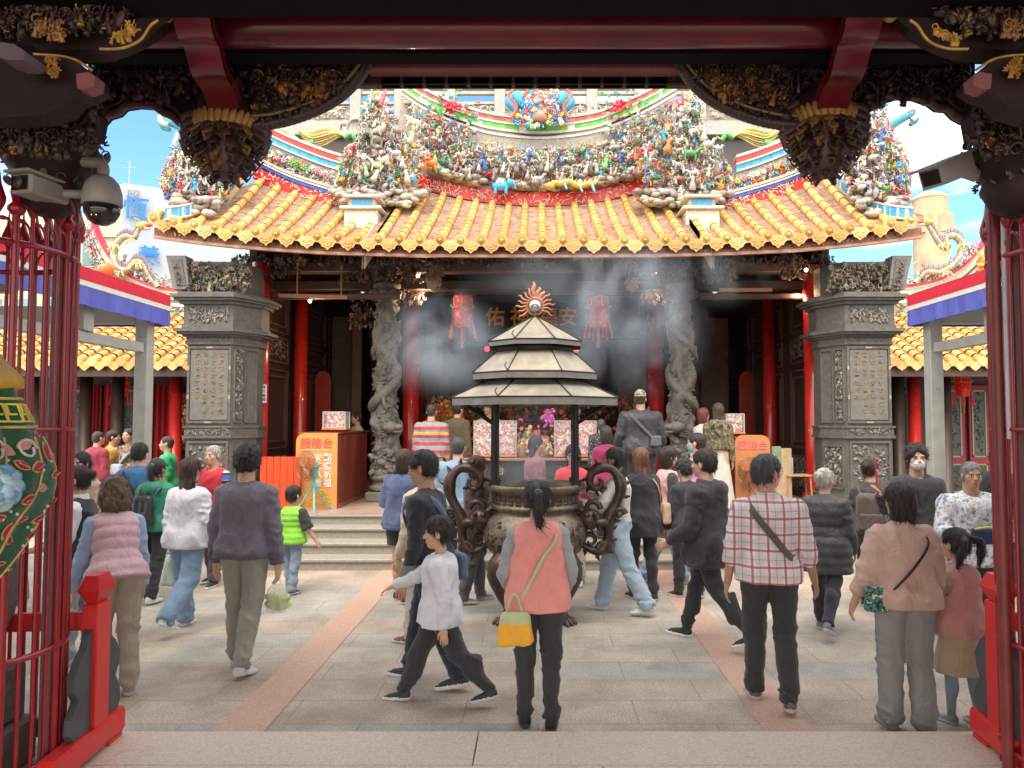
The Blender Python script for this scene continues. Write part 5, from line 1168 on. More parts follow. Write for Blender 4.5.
for k in range(15):
    a = R(-32)+R(244)*k/14; L_ = .055+(.045 if k % 2 else .065)+(.07 if k == 7 else 0)
    pts = [Vector((BX+math.cos(a)*.09, BY, zc+math.sin(a)*.09)), Vector((BX+math.cos(a+.12)*(.09+L_*.45), BY, zc+math.sin(a+.12)*(.09+L_*.45))), Vector((BX+math.cos(a+.02)*(.09+L_*.8), BY, zc+math.sin(a+.02)*(.09+L_*.8))), Vector((BX+math.cos(a+.1)*(.09+L_), BY, zc+math.sin(a+.1)*(.09+L_)))]
    m.tube(lerp_path(pts, 8), [.024,.025,.025,.024,.021,.018,.014,.008,.002], 7, flat=.5)
m.build('flaming_pearl', [mat('copper_flame', (.50,.22,.15), .5, .4, var=.2), mat('silver_ball', (.5,.5,.5), .25, .8)], Bn)

# ================================================================== HANGING LANTERNS
def lantern(loc, label, sc=1.0):
    L_ = thing('palace_lantern', label, 'lantern', loc, group='palace lanterns under the eaves'); m = MB()
    m.lathe([(.20,.34),(.24,.36),(.24,.40),(.17,.42),(.17,.55),(.21,.57),(.21,.61),(.06,.63)], (0,0,0), 6, a0=PI/6); m.build('top_crown', LANT, L_)
    m = MB(); m.lathe([(.14,-.02),(.185,0),(.195,.33),(.16,.35)], (0,0,0), 6, a0=PI/6); m.build('shade', LANT, L_)
    m = MB()
    for k in range(6):
        a = k*PI/3+PI/3*.0+PI/2+PI/6+PI/6; c_, s_ = math.cos(a), math.sin(a)
        m.box(-.001,.001,-.001,.001,0,.001)
        for j in range(7): orn(m, (c_*.175+rng.uniform(-.06,.06)*s_, s_*.175+rng.uniform(-.06,.06)*c_, .04+.042*j), .03, k=3, pal=[(.8,.45,.08)])
    for k in range(6):
        a = k*PI/3+PI/6; m.tube([(math.cos(a)*.165,math.sin(a)*.165,0),(math.cos(a)*.175,math.sin(a)*.175,.34)], .009, 5, col=(.75,.4,.08)); m.tube([(math.cos(a)*.21,math.sin(a)*.21,.42),(math.cos(a)*.21,math.sin(a)*.21,.57)], .008, 5, col=(.75,.4,.08))
        m.ell((math.cos(a)*.26,math.sin(a)*.26,.40), .024, n=7, m=5, col=(.05,.6,.12))
    m.build('gilt_frame', CARV, L_)
    for k in range(6):
        a = k*PI/3+PI/6; c_, s_ = math.cos(a), math.sin(a); m = MB(); m.tube([(c_*.22,s_*.22,.39),(c_*.23,s_*.23,.12),(c_*.25,s_*.25,.0)], [.005,.005,.012], 6); m.tube([(c_*.25,s_*.25,0),(c_*.30,s_*.30,-.26)], [.015,.021], 8); m.build('tassel', LANT, L_)
    m = MB(); m.tube([(0,0,-.02),(0,0,-.12)], [.06,.03], 8); m.tube([(0,0,-.12),(0,0,-.45)], [.03,.045], 8); m.build('centre_tassel', mat('faded_tassel', (.35,.12,.09), .8), L_)
    m = MB(); m.tube([(0,0,.6),(0,0,1.5)], .008, 5); m.build('hanging_chain', BLKM, L_)
    L_.scale = (sc*.85,)*3; return L_
c = at(463,326,13.6); l1 = lantern((c.x,13.6,c.z), 'red hexagonal palace lantern hanging left of the burner canopy', 1.05)
c = at(598,326,13.8); copy_tree(l1, (c.x,13.8,c.z), .3, 'red hexagonal palace lantern hanging in the smoke right of the burner canopy')
c = at(121,396,16.2); copy_tree(l1, (c.x,16.2,c.z), .2, 'small red lantern hanging in the left side gallery', scale=.75)
c = at(963,396,16.2); copy_tree(l1, (c.x,16.2,c.z), .4, 'small red lantern hanging before the right gallery doors', scale=.8)

# ================================================================== COUNTERS, OFFERING TABLE, BOXES
def board(name, label, cx_, Y, wd, z0, z1, lines, both=False, Mb=ORANGE, lr=False, cat='sign board'):
    """thick board with rounded top corner(s)"""
    S = thing(name, label, cat, (cx_, Y, z0)); r_ = .14; h = z1-z0; pts = [(-wd/2,0),(wd/2,0)]
    if both: pts += [(wd/2-r_+r_*math.cos(a), h-r_+r_*math.sin(a)) for a in [PI/2*k/6 for k in range(7)]]
    else: pts += [(wd/2,h)]
    pts += [(-wd/2+r_+r_*math.cos(a), h-r_+r_*math.sin(a)) for a in [PI/2+PI/2*k/6 for k in range(7)]]
    m = MB(); m.prism(pts, 0, .04); m.build('panel', Mb, S); return S
Xc0, Xc1 = at(297,450,11.95).x, at(338,450,11.95).x; zt = at(318,433,11.95).z
S = board('service_board', 'orange service sign board with rounded corner behind the turquoise fan', (Xc0+Xc1)/2, 11.9, Xc1-Xc0, PZ, zt, [])
m = MB(); text_mb(m, '服務台', .175, Tm(.0,-.006,zt-PZ-.17), .003); m.build('red_lettering', mat('pale_red_letter', (.8,.12,.12), .5), S)
m = MB()
for i, ch in enumerate('點燈祈福'): text_mb(m, ch, .135, Tm(.18,-.006,.80-.135*i), .003, thick=.002)
for i, ch in enumerate('安工八香'): text_mb(m, ch, .125, Tm(.03,-.006,.80-.135*i), .003, thick=.002)
m.build('white_lettering', TXTW, S)
m = MB(); m.box(-.17,.24,-.004,.0,zt-PZ-.265,zt-PZ-.26)
m.build('rule_line', TXTW, S)
m = MB()
for (cx_,cz) in ((-.2,.12),(-.05,.08),(.17,.1),(-.28,.2),(.08,.22),(-.1,.62),(-.03,.7)):
    for r_ in (.035,.06,.085): m.tube([(cx_+math.cos(a)*r_,-.004,cz+math.sin(a)*r_) for a in [k*.45 for k in range(9)]], .009, 5)
m.build('cloud_pattern', mat('yellow_ink', (.85,.45,.04), .5), S)
C = thing('service_counter', 'red brown wooden service counter beside the left dragon column', 'counter', ((Xc0+Xc1)/2,12.5,PZ), world=True)
m = MB(); m.bbox(Xc0+.03, Xc1-.005, 11.945, 14.0, PZ, zt-.02, .01); cb_ = m.build('cabinet', MAHOG, C); m = MB(); m.bbox(Xc0, Xc1+.03, 11.942, 14.05, zt-.018, zt+.012, .006); m.build('counter_top', MAHOG, C)
m = MB(); m.bbox(Xc1-.003,Xc1+.03,11.95,14.03,PZ,PZ+.08,.005); m.build('skirting', MAHOG, C)
def ticket_box(px0, py0, px1, py1, Y, dep, label, gray=False, seed=1):
    a, b = at(px0,py1,Y), at(px1,py0,Y); S = thing('lot_box', label, 'acrylic box', ((a.x+b.x)/2, Y, a.z), group='clear boxes of paper lots'); wd = (b.x-a.x); h = b.z-a.z
    m = MB(); m.box(-wd/2,wd/2,0,dep,0.012,h); m.build('acrylic_case', ACRYL, S)
    m = MB(); m.bbox(-wd/2-.02,wd/2+.02,-.02,dep+.02,-.0,.03,.004); m.build('wooden_base', mat('orange_wood', (.55,.22,.07), .5), S)
    m = MB(); e = .007
    for x in (-wd/2,wd/2):
        for y in (0,dep): m.box(x-e,x+e,y-e,y+e,.03,h)
    for y in (0,dep): m.box(-wd/2,wd/2,y-e,y+e,h-e,h+e)
    for x in (-wd/2,wd/2): m.box(x-e,x+e,0,dep,h-e,h+e)
    m.build('edge_trim', mat('box_edge', (.6,.55,.5), .4), S)
    m = MB(); r2 = random.Random(seed)
    for i in range(int(330*wd*h/.2)):
        c = Vector((r2.uniform(-wd/2+.03,wd/2-.03), r2.uniform(.015,.10), r2.uniform(.04,h*.93))); a_ = r2.uniform(0,PI); L2 = r2.uniform(.02,.045)
        M = Matrix.Rotation(a_,3,'Y') @ Matrix.Rotation(r2.uniform(-.8,.8),3,'X')
        m.add([c+M@Vector(p) for p in ((-L2,0,-.012),(L2,0,-.012),(L2,.004,.012),(-L2,.004,.012))], [(0,1,2,3)], 0, r2.choice([(.8,.62,.58),(.82,.74,.68),(.75,.06,.08),(.8,.25,.25),(.85,.5,.45),(.8,.78,.72)]))
    tag(m.build('paper_lots', PAPER, S), kind='stuff'); return S
tb = ticket_box(323,412,345,430,12.1,.3,'clear box of red paper lots on the left service counter', seed=3)
# central offering table
TY = 12.45; a, b = at(462,458,TY), at(611,470,TY); tz = a.z
O = thing('offering_table', 'dark stone offering table with gold characters behind the burner', 'table', ((a.x+b.x)/2,TY,PZ), world=True)
m = MB(); m.bbox(a.x,b.x,TY,TY+.9,tz-.05,tz,.012); m.build('table_top', mat('table_edge_wood', (.35,.2,.13), .4), O)
m = MB(); m.bbox(a.x+.06,b.x-.06,TY+.06,TY+.85,PZ+.005,tz-.05,.01); m.build('table_front', mat('dark_green_marble', (.05,.055,.05), .3, var=.4, scale=6), O)
m = MB()
for px, ch in ((500,'台'),(538,'宮'),(563,'斬') if False else (563,'前')): c = at(px,470,TY+.05); text_mb(m, ch, .15, Tm(c.x,TY+.052,c.z-.02), .004)
m.build('gold_characters', mat('table_gold', (.5,.38,.14), .4), O)
ticket_box(474,421,516,457,12.5,.35,'large clear box full of pink paper lots at the left of the offering table', seed=5)
ticket_box(555,421,596,457,12.5,.35,'large clear box full of pink paper lots at the right of the offering table', seed=6)
def bouquet(px, py, Y, s, label, n=90, pal=None):
    c = at(px,py,Y); S = thing('flower_bouquet', label, 'flowers', (c.x,Y,tz), group='flower bouquets on the offering table'); m = MB()
    for i in range(n):
        d = Vector((rng.gauss(0,.4),rng.gauss(0,.3),rng.gauss(0,.45)))*s; orn(m, Vector((0,0,c.z-tz))+d, .045, k=rng.choice([7,7,0,5]), pal=pal or [(.8,.3,.3),(.85,.5,.42),(.8,.15,.15),(.85,.65,.2),(.15,.35,.12),(.85,.7,.62)])
    m.build('blossoms', ORN, S); m = MB(); m.lathe([(.07,0),(.09,.1),(.05,.2),(.07,.25)], n=12); m.build('vase', mat('brass_vase', (.45,.3,.1), .35, .6), S)
bouquet(530,440,12.7,.22,'pink and red flower bouquet at the middle of the offering table',120); bouquet(545,448,12.65,.18,'low salmon flower bouquet beside the right paper box',80)
bouquet(522,448,12.6,.16,'low salmon flower bouquet beside the left paper box',70); bouquet(548,418,12.9,.13,'bright magenta orchid bunch above the other flowers',60,[(.8,.12,.5),(.85,.3,.65)])
bouquet(446,412,14.6,.28,'yellow and orange flower arrangement beside the left red column',150,[(.75,.4,.05),(.7,.25,.04),(.2,.25,.08),(.6,.05,.04)]); bouquet(640,412,14.2,.2,'dark orange flower arrangement behind the man in camouflage cap',70,[(.5,.3,.1),(.4,.12,.05),(.15,.15,.06)])
bouquet(562,438,12.8,.15,'orange gerbera bunch behind the right paper box',60,[(.8,.3,.08),(.7,.5,.1),(.6,.08,.04)])
# right service board and its counter
a, b = at(735,440,11.9), at(770,440,11.9); zt2 = at(750,435,11.9).z
S = board('service_board', 'orange brown service sign board with round fan behind the plaid shirt man', (a.x+b.x)/2, 11.9, b.x-a.x, PZ, zt2, [], both=True, Mb=mat('orange_brown_board', (.60,.24,.09), .5, var=.1))
m = MB(); text_mb(m, '服務台', .16, Tm(0,-.006,zt2-PZ-.17), .003); m.build('pink_lettering', mat('pink_letter', (.85,.2,.25), .5), S)
m = MB()
for i, ch in enumerate('消油香'): text_mb(m, ch, .12, Tm(-.17,-.006,.72-.13*i), .003)
for i, ch in enumerate('八香'): text_mb(m, ch, .11, Tm(.0,-.006,.36-.13*i), .003)
m.build('pale_lettering', mat('cream_letter', (.7,.6,.45), .5), S)
C = thing('service_counter', 'orange brown service counter behind the right sign board', 'counter', (a.x,12.6,PZ), world=True)
m = MB(); m.bbox(a.x+.01,b.x-.02,11.945,13.6,PZ,zt2-.06,.01); m.build('cabinet', MAHOG, C); m = MB(); m.bbox(a.x-.0,b.x,11.943,13.63,zt2-.058,zt2-.03,.006); m.build('counter_top', MAHOG, C)
ticket_box(727,414,744,434,12.2,.3,'clear box of red paper lots on the right service counter', seed=8)
# orange-red partition
a, b = at(259,457,11.75), at(299,505,11.75)
S = thing('partition_board', 'plain orange red partition board left of the sign board', 'partition', ((a.x+b.x)/2,11.8,PZ)); m = MB(); wd = b.x-a.x
for k in range(6): m.bbox(-wd/2+wd*k/6,-wd/2+wd*(k+1)/6-.004,0,.03,0,a.z-PZ,.004)
m.build('planks', ORED, S)
# standing fans
def fan(loc, label, rz, leg=True, col=(.72,.20,.06), sc=1.0):
    S = thing('standing_fan', label, 'fan', loc, rz, group='standing fans'); hz = .62; m = MB()
    n_ = 40
    for y in (-.06,.06):
        for r_ in (.07,.12,.17,.205): m.tube([(math.cos(2*PI*k/n_)*r_, y*(1.1-r_*3), hz+math.sin(2*PI*k/n_)*r_) for k in range(n_+1)], .004, 4, cap=False)
    for k in range(30):
        a = 2*PI*k/30; m.tube([(math.cos(a)*.04,-.07,hz+math.sin(a)*.04),(math.cos(a)*.15,-.05,hz+math.sin(a)*.15),(math.cos(a)*.21,0,hz+math.sin(a)*.21),(math.cos(a)*.15,.05,hz+math.sin(a)*.15),(math.cos(a)*.05,.07,hz+math.sin(a)*.05)], .0028, 4, cap=False)
    m.build('cage', mat('fan_cage_brown', (.3,.16,.1), .4, .3), S)
    m = MB()
    for k in range(3):
        a = 2*PI*k/3+.4; M = Matrix.Translation((0,0,hz)) @ Matrix.Rotation(-a,4,'Y') @ Matrix.Rotation(.3,4,'X')
        m.add([M@Vector(p) for p in ((.03,0,-.05),(.17,.01,-.075),(.185,.02,.04),(.10,.0,.08),(.03,0,.03))], [(0,1,2,3,4)])
    m.ell((0,-.03,hz), (.035,.03,.035), n=12, m=8); m.build('blades', mat('fan_orange', col, .4), S)
    T_ = TURQ if leg else mat('fan_brown', (.35,.15,.06), .4)
    m = MB(); m.ell((.0,.12,hz), (.065,.09,.065), n=14, m=9); m.bbox(-.05,.05,.07,.16,hz-.16,hz-.05,.01); m.build('motor_housing', T_, S)
    m = MB(); m.tube([(0,.12,hz-.1),(0,.12,.32)], .022, 10); m.build('pole', T_, S)
    for k in range(3): a = 2*PI*k/3-.6; m = MB(); m.tube(lerp_path([(0,.12,.38),(math.cos(a)*.10,.12+math.sin(a)*.10,.22),(math.cos(a)*.25,.12+math.sin(a)*.25,.02),(math.cos(a)*.32,.12+math.sin(a)*.32,.015)], 8), .013, 8); m.build('leg', T_, S)
    S.scale = (sc,)*3; return S
c = onz(313,509,PZ); fan((c.x,11.55,PZ), 'turquoise standing fan with orange blades before the left sign board', R(-38), sc=1.12)
c = at(752,470,11.7); fan((c.x,11.72,PZ), 'brown round fan standing before the right sign board', 0, False, (.55,.25,.1), 1.0)
# temple clutter: water bottles rack on right, stool
c = at(797,480,12.1); S = thing('side_table', 'small wooden side table by the right red column', 'table', (c.x,12.1,PZ)); m = MB(); m.bbox(-.2,.2,-.15,.15,.50,.53,.006); m.build('table_top', mat('pale_wood', (.45,.28,.14), .5), S)
for x in (-.17,.17):
    for y in (-.12,.12): m = MB(); m.bar((x*1.2,y,0),(x,y,.5),.025,.025); m.build('leg', mat('pale_wood'), S)
S = thing('water_bottle', 'clear blue water bottle on the small side table', 'bottle', (c.x-.12,12.08,PZ+.53)); m = MB(); m.lathe([(.05,0),(.055,.02),(.055,.25),(.02,.32),(.02,.34)], n=14); m.build('bottle_body', mat('blue_plastic', (.35,.55,.65), .2), S); m = MB(); m.lathe([(.025,.34),(.025,.38)], n=10); m.build('cap', mat('blue_cap', (.1,.3,.6), .4), S)
c = at(771,430,12.0)
S = thing('folding_screen', 'pale wooden display board behind the plaid shirt man', 'display board', (at(784,450,12.0).x,12.0,PZ)); m = MB(); m.bbox(-.2,.12,0,.03,.1,.95,.006); m.build('panel', mat('pale_board', (.48,.36,.22), .5, var=.2), S); m = MB(); m.bbox(-.2,-.05,-.02,-.002,.65,.98,.004); m.build('green_card', mat('green_card', (.2,.3,.18), .6), S)

# ================================================================== CAMERAS ON THE GATE
c = at(42,190,3.6); S = thing('security_camera', 'boxy grey security camera on the left gate post', 'camera', (c.x,3.6,c.z), R(-12)); 
m = MB(); m.bbox(-.095,.075,-.16,.16,-.065,.065,.015); m.bbox(-.11,.095,-.2,.15,.066,.085,.006); m.build('housing', CAMW, S); m = MB(); m.bbox(-.075,.055,-.168,-.159,-.048,.048,.004); m.build('glass_front', CAMB, S); m = MB(); m.lathe([(.03,0),(.04,.03)], (-.01,0,0), 16); m.v = [(v[0], -.17-v[2]*.3, v[1]) for v in m.v]; m.build('lens', mat('lens_ring', (.12,.1,.1), .3), S); m = MB(); m.tube([(.06,.1,0),(.14,.2,.02)], .03, 10); m.build('mount_arm', CAMW, S); S.scale = (.72,)*3
c = at(102,205,3.7); S = thing('dome_camera', 'grey dome security camera hanging from a bent arm at the left', 'camera', (c.x,3.7,c.z)); 
m = MB(); m.lathe([(.088,-.005),(.092,.0),(.09,.06),(.075,.11),(.05,.14),(.03,.15)], n=28); m.build('housing', CAMW, S); m = MB(); m.lathe([(.005,-.105),(.03,-.1),(.06,-.08),(.08,-.045),(.086,0)], n=28); m.build('dome', CAMB, S)
m = MB()
for k in range(8): a = PI+.1+(PI-.2)*k/7; m.ell((math.cos(a)*.055,-.072+.03*abs(math.cos(a)),-.035+math.sin(a)*.032), .0035, n=6, m=4)
m.build('led_ring', mat('led_ring_yellow', (.8,.6,.3), .4, emit=((1,.7,.3), .6)), S)
m = MB(); m.tube(lerp_path([(0,0,.145),(0,0,.19),(-.03,0,.215),(-.18,0,.225),(-.24,0,.235)], 16), .028, 14); m.build('bent_arm', CAMW, S)
c = at(945,175,3.7); S = thing('security_camera', 'long grey hooded security camera on the right gate post', 'camera', (c.x,3.7,c.z)); 
m = MB(); A_, B_ = Vector((-.10,-.06,-.035)), Vector((.12,.05,.065)); m.bar(A_,B_,.12,.10); m.bar(A_+Vector((-.05,-.02,.035)),B_+Vector((.0,0,.062)),.15,.012); m.build('housing', CAMW, S); m = MB(); m.bar(A_+Vector((-.006,-.003,-.003)),A_+Vector((-.001,0,0)),.09,.07); m.build('glass_front', CAMB, S); m = MB(); m.tube([(.1,.05,.04),(.2,.08,.02)], .03, 10); m.build('mount_arm', CAMW, S)
for k, (px0, px1) in enumerate(((62,80),(66,74))):
    S = MB().tube(lerp_path([at(62,187,3.7), at(72+4*k,205,3.7), at(79-3*k,235,3.7), at(78-8*k,262,3.7)], 16), .006, 6).build('cable', BLKM if k else RED_BAR); tag(S, ('thin black cable','thin dark red cable')[1-k if False else (0 if k else 1)]+' looping down below the dome camera', 'cable')

# ================================================================== ROUND IRON CAGES of the gate
def cage(cx_, cy_, r_, label, bars, tips):
    S = thing('iron_cage', label, 'cage', (cx_,cy_,GZ)); m = MB()
    for z, rr in ((.12,.019),(.68,.017),(1.80,.013),(2.72,.017)):
        m = MB(); m.tube([(math.cos(2*PI*k/48)*r_, math.sin(2*PI*k/48)*r_, z) for k in range(49)], rr, 8, cap=False); m.build('hoop', RED_BAR, S)
    for k in range(bars):
        a = 2*PI*k/bars+.1; x, y = math.cos(a)*r_, math.sin(a)*r_; m = MB(); big = k % 4 == 0
        m.tube([(x,y,.0),(x,y,2.86)], .018 if big else .0105, 8)
        m.lathe([(.012,2.86),(.03,2.9),(.035,2.93),(.012,3.0),(.002,3.08)] if not big else [(.026,2.86),(.04,2.88),(.04,2.9),(.02,2.92),(.03,2.97),(.004,3.1)], (x,y,0), 8)
        m.build('bar', RED_BAR, S)
    for k in range(bars): a = 2*PI*(k+.5)/bars+.1; m = MB(); m.tube([(math.cos(a)*(r_+.0)+math.cos(t)*.03*-math.sin(a), math.sin(a)*r_+math.cos(t)*.03*math.cos(a), 2.77+.06*t/3+math.sin(t)*.03) for t in [i*.6 for i in range(9)]], .007, 5); m.build('scroll', RED_BAR, S)
cage(-3.0,3.9,.5,'round red iron cage with spear tips at the left edge',40,True)
cage(2.98,3.97,.5,'round red iron cage with spear tips at the right edge',36,True)
for x, y, l in ((-3.0,3.9,'carved stone drum standing inside the left iron cage'),(2.98,3.97,'carved stone drum standing inside the right iron cage')):
    S = thing('stone_drum', l, 'stone drum', (x,y,GZ)); m = MB(); m.bbox(-.26,.26,-.3,.3,0,.25,.02); m.bbox(-.22,.22,-.26,.26,.25,.55,.02); m.build('pedestal', STONE_D, S); m = MB(); m.lathe([(.28,-.13),(.34,-.11),(.36,-.06),(.36,.06),(.34,.11),(.28,.13)], n=36); m.v = [(v[2],v[0],v[1]+.95) for v in m.v]; m.build('drum', STONE_D, S)

# ================================================================== RED WOODEN GATE STANDS
def stand(f, label, Yp):
    """post at picture x ~ 93 (left) / 995 (right), foot board running towards and away from the camera"""
    x, y = (-2.47 if f(0) == 0 else 2.57), Yp
    s = -1 if f(0) == 0 else 1
    S = thing('gate_stand', label, 'gate stand', (x,y,GZ), R(-s*5), group='red wooden gate stands'); s_ = s
    m = MB(); m.bbox(-.075,.075,-.5,.27,.02,.15,.02); m.box(-.06,.06,-.45,-.3,0,.02); m.box(-.06,.06,.08,.24,0,.02); m.build('foot', RED_WOOD, S)
    m = MB(); m.bbox(-.065,.065,-.1,.06,.15,.76,.008); m.build('post', RED_WOOD, S)
    m = MB(); v = [(-.04,-.075,.76),(.04,-.075,.76),(.04,.035,.76),(-.04,.035,.76),(-.085,-.12,.83),(.085,-.12,.83),(.085,.08,.83),(-.085,.08,.83),(-.05,-.085,.90),(.05,-.085,.90),(.05,.045,.90),(-.05,.045,.90)]
    m.add(v, [(3,2,1,0),(8,9,10,11)]+[(a,a+1 if a % 4 != 3 else a-3,(a+1 if a % 4 != 3 else a-3)+4,a+4) for a in range(8)]); m.build('finial', RED_WOOD, S)
    for d in (-1,1):
        prof = [(0,.15),(.17,.15),(.20,.19),(.19,.26),(.13,.33),(.17,.38),(.18,.45),(.12,.52),(.06,.56),(.03,.62),(0,.64)]
        if d > 0: prof = [(a*.95,b) for a,b in prof]
        m = MB(); y0 = .06 if d > 0 else -.1
        m.add([(-.03,y0+d*a,b) for a,b in prof]+[(.03,y0+d*a,b) for a,b in prof], [tuple(range(11)), tuple(range(21,10,-1))]+[((i+1)%11,i,i+11,(i+1)%11+11) for i in range(11)]); 
        m.build('scroll_bracket', mat('grey_black_paint', (.07,.07,.075), .5, var=.2), S)
    for z in (.10,.62):
        m = MB(); L_ = 1.6; m.bbox(min(s*.068,s*L_),max(s*.066,s*L_),-.045,.005,z,z+.09,.006); m.build('crosspiece', RED_WOOD, S)
    S.scale = (.68,1.0,1.1); return S
stand(MX, 'red wooden gate stand with faceted post top at the left', 4.27)
stand(lambda px: 1089-px, 'red wooden gate stand with faceted post top at the right', 4.25)

# ================================================================== EMBROIDERED GREEN DRAPE
GX, GY = -2.08, 2.62
S = thing('embroidered_drape', 'green embroidered ceremonial drape with red leaves at the left edge', 'drape', (GX,GY,GZ))
gp = [(.05,1.385),(.12,1.40),(.199,1.434),(.234,1.486),(.279,1.56),(.325,1.65),(.363,1.707),(.380,1.762),(.377,1.825),(.345,1.906),(.30,1.99),(.262,2.07),(.199,2.185),(.15,2.227),(.08,2.30)]
def grad(z):
    z += 0
    for (r0,z0),(r1,z1) in zip(gp, gp[1:]):
        r0 *= .86; r1 *= .86
        if z0 <= z <= z1: return r0+(r1-r0)*(z-z0)/(z1-z0)
    return .1
def gs(a, z, o=0.0):
    r_ = grad(z)+.012*math.sin(a*7+z*3)+.008*math.sin(a*13-z*6)+o; return Vector((math.cos(a)*r_, math.sin(a)*r_, z-GZ))
m = MB(); m.grid(lambda u, v: gs(2*PI*u, 1.39+v*.905), 120, 90); cl = m.build('cloth', mat('green_velvet', (.005,.10,.035), .75, var=.3, scale=50, sheen=.4, bump=.4, bscale=160), S)
m = MB()       # raised embroidery: leaves, stems, clouds, bands
RED_L, PNK, YLW, BLU = (.55,.01,.03), (.75,.35,.35), (.75,.50,.15), (.35,.60,.75)
def leaf(a, z, th, L_, col):
    n_ = 9
    for (sc_, o, cc) in ((1.0,.006,YLW),(.78,.010,col)):
        ring = []
        for k in range(2*n_):
            t = (k % n_)/(n_-1); sg = 1 if k < n_ else -1; t = t if sg > 0 else 1-t
            lx = (t-.5)*L_*sc_; lz = sg*math.sin(PI*t)**.8*L_*.26*sc_
            da = (lx*math.cos(th)-lz*math.sin(th))/grad(z); dz = lx*math.sin(th)+lz*math.cos(th); ring.append(gs(a+da, max(1.40,min(2.28,z+dz)), o))
        cpt = gs(a, z, o+.004); m.add(ring+[cpt], [(k,(k+1)%(2*n_),2*n_) for k in range(2*n_)], 0, cc, True)
    for k in (-1,0,1): 
        p = [gs(a+(t*math.cos(th))/grad(z), z+t*math.sin(th)+.02*k*L_*5*t, .0165) for t in (-L_*.3,0,L_*.3)]; m.tube(p, .002, 4, 0, PNK)
r3 = random.Random(11)
placed = []
for i in range(1500):
    a, z = r3.uniform(-2.9,.7), r3.uniform(1.46,1.95)
    if any(abs(a-b)*.33 < .062 and abs(z-c_) < .05 for b, c_ in placed) or (abs(a+.45) < .33 and abs(z-1.775) < .09): continue
    placed.append((a,z)); leaf(a, z, r3.choice([.3,2.6,-.4,1.3,3.4]), r3.uniform(.055,.08), RED_L if r3.random() < .8 else PNK)
for j in range(9):
    a0 = -2.5+j*.36; m.tube([gs(a0+.16*math.sin(z*7+j), z, .006) for z in [1.44+.02*k for k in range(26)]], .004, 5, 0, YLW)
for band in (1.975,2.075): m.tube([gs(2*PI*k/80, band, .006) for k in range(81)], .006, 6, 0, YLW)
for k in range(40):
    a = 2*PI*k/40; w_ = .028/.24
    for p0, p1 in (((-.8,1.995),(.6,1.995)),((.6,1.995),(.6,2.055)),((.6,2.055),(-.5,2.055)),((-.5,2.055),(-.5,2.02)),((-.5,2.02),(.2,2.02))): m.bar(gs(a+p0[0]*w_, p0[1], .008), gs(a+p1[0]*w_, p1[1], .008), .007, .007, 0, (.8,.66,.12))
for ring_ in range(4):       # blue peony at the widest place
    for k in range(9-ring_): a = 2*PI*k/(9-ring_)+ring_; q = gs(-.42+math.cos(a)*(.18-.045*ring_), 1.775+math.sin(a)*(.055-.012*ring_), .012+.008*ring_); m.ell(q, (.035,.028,.026), n=8, m=5, col=rng.choice([BLU,(.5,.7,.8),(.2,.45,.6)]))
for i in range(7):
    a = -2.4+.4*i; m.tube([gs(a+math.cos(t)*(.12-.01*t), 1.90+math.sin(t)*(.035-.002*t), .008) for t in [k*.5 for k in range(14)]], .005, 5, 0, (.75,.65,.6))
for k in range(90): a = -2.8+3.6*rng.random(); m.ell(gs(a, rng.uniform(1.45,1.95), .008), .006, n=6, m=4, col=(.75,.72,.66))
m.build('embroidery', mat('silk_thread', attr=True, rough=.5, var=.15, scale=60, bump=.3, bscale=200), cl)
m = MB(); m.lathe([(.17,2.10),(.235,2.115),(.235,2.15),(.19,2.2),(.1,2.31),(.03,2.34)], (0,0,-GZ), 24)
m.build('yellow_top_ruff', mat('yellow_satin', (.75,.42,.05), .5, var=.2, scale=20), S)
m = MB(); m.tube([(0,0,0),(0,0,1.25)], .03, 10); m.lathe([(.25,0),(.25,.03),(.05,.06)], n=20); m.build('stand', DKWOOD, S)
DEN = (.16,.26,.38); DENL = (.34,.43,.54)
# ================================================================== PEOPLE: bodies and clothes grown as smooth implicit surfaces
_nr = np.random.RandomState(3); _TB = _nr.rand(32,32,32).astype(np.float32)
def vn(P):
    """smooth value noise in 0..1"""
    q = np.floor(P).astype(np.int32); f = (P-q).astype(np.float32); f = f*f*(3-2*f); i = q & 31; j = (q+1) & 31
    x0,y0,z0 = i[...,0],i[...,1],i[...,2]; x1,y1,z1 = j[...,0],j[...,1],j[...,2]; fx,fy,fz = f[...,0],f[...,1],f[...,2]
    a = _TB[x0,y0,z0]*(1-fx)+_TB[x1,y0,z0]*fx; b = _TB[x0,y1,z0]*(1-fx)+_TB[x1,y1,z0]*fx
    c = _TB[x0,y0,z1]*(1-fx)+_TB[x1,y0,z1]*fx; d = _TB[x0,y1,z1]*(1-fx)+_TB[x1,y1,z1]*fx
    return (a*(1-fy)+b*fy)*(1-fz)+(c*(1-fy)+d*fy)*fz
A_ = lambda *v: np.array(v, dtype=np.float32)
def cap(P, a, b, ra, rb):
    a = np.asarray(a, dtype=np.float32); b = np.asarray(b, dtype=np.float32); pa = P-a; ba = b-a; h = np.clip((pa@ba)/max(float(ba@ba),1e-9), 0, 1)
    return np.linalg.norm(pa-h[...,None]*ba, axis=-1)-(ra+(rb-ra)*h)
def elp(P, c, r):
    q = (P-np.asarray(c, dtype=np.float32)); r = np.asarray(r, dtype=np.float32); k0 = np.linalg.norm(q/r, axis=-1); k1 = np.linalg.norm(q/(r*r), axis=-1)
    return k0*(k0-1)/np.maximum(k1, 1e-6)
def rbox(P, c, b, r):
    q = np.abs(P-np.asarray(c, dtype=np.float32))-np.asarray(b, dtype=np.float32)+r; return np.linalg.norm(np.maximum(q,0), axis=-1)+np.minimum(q.max(-1),0)-r
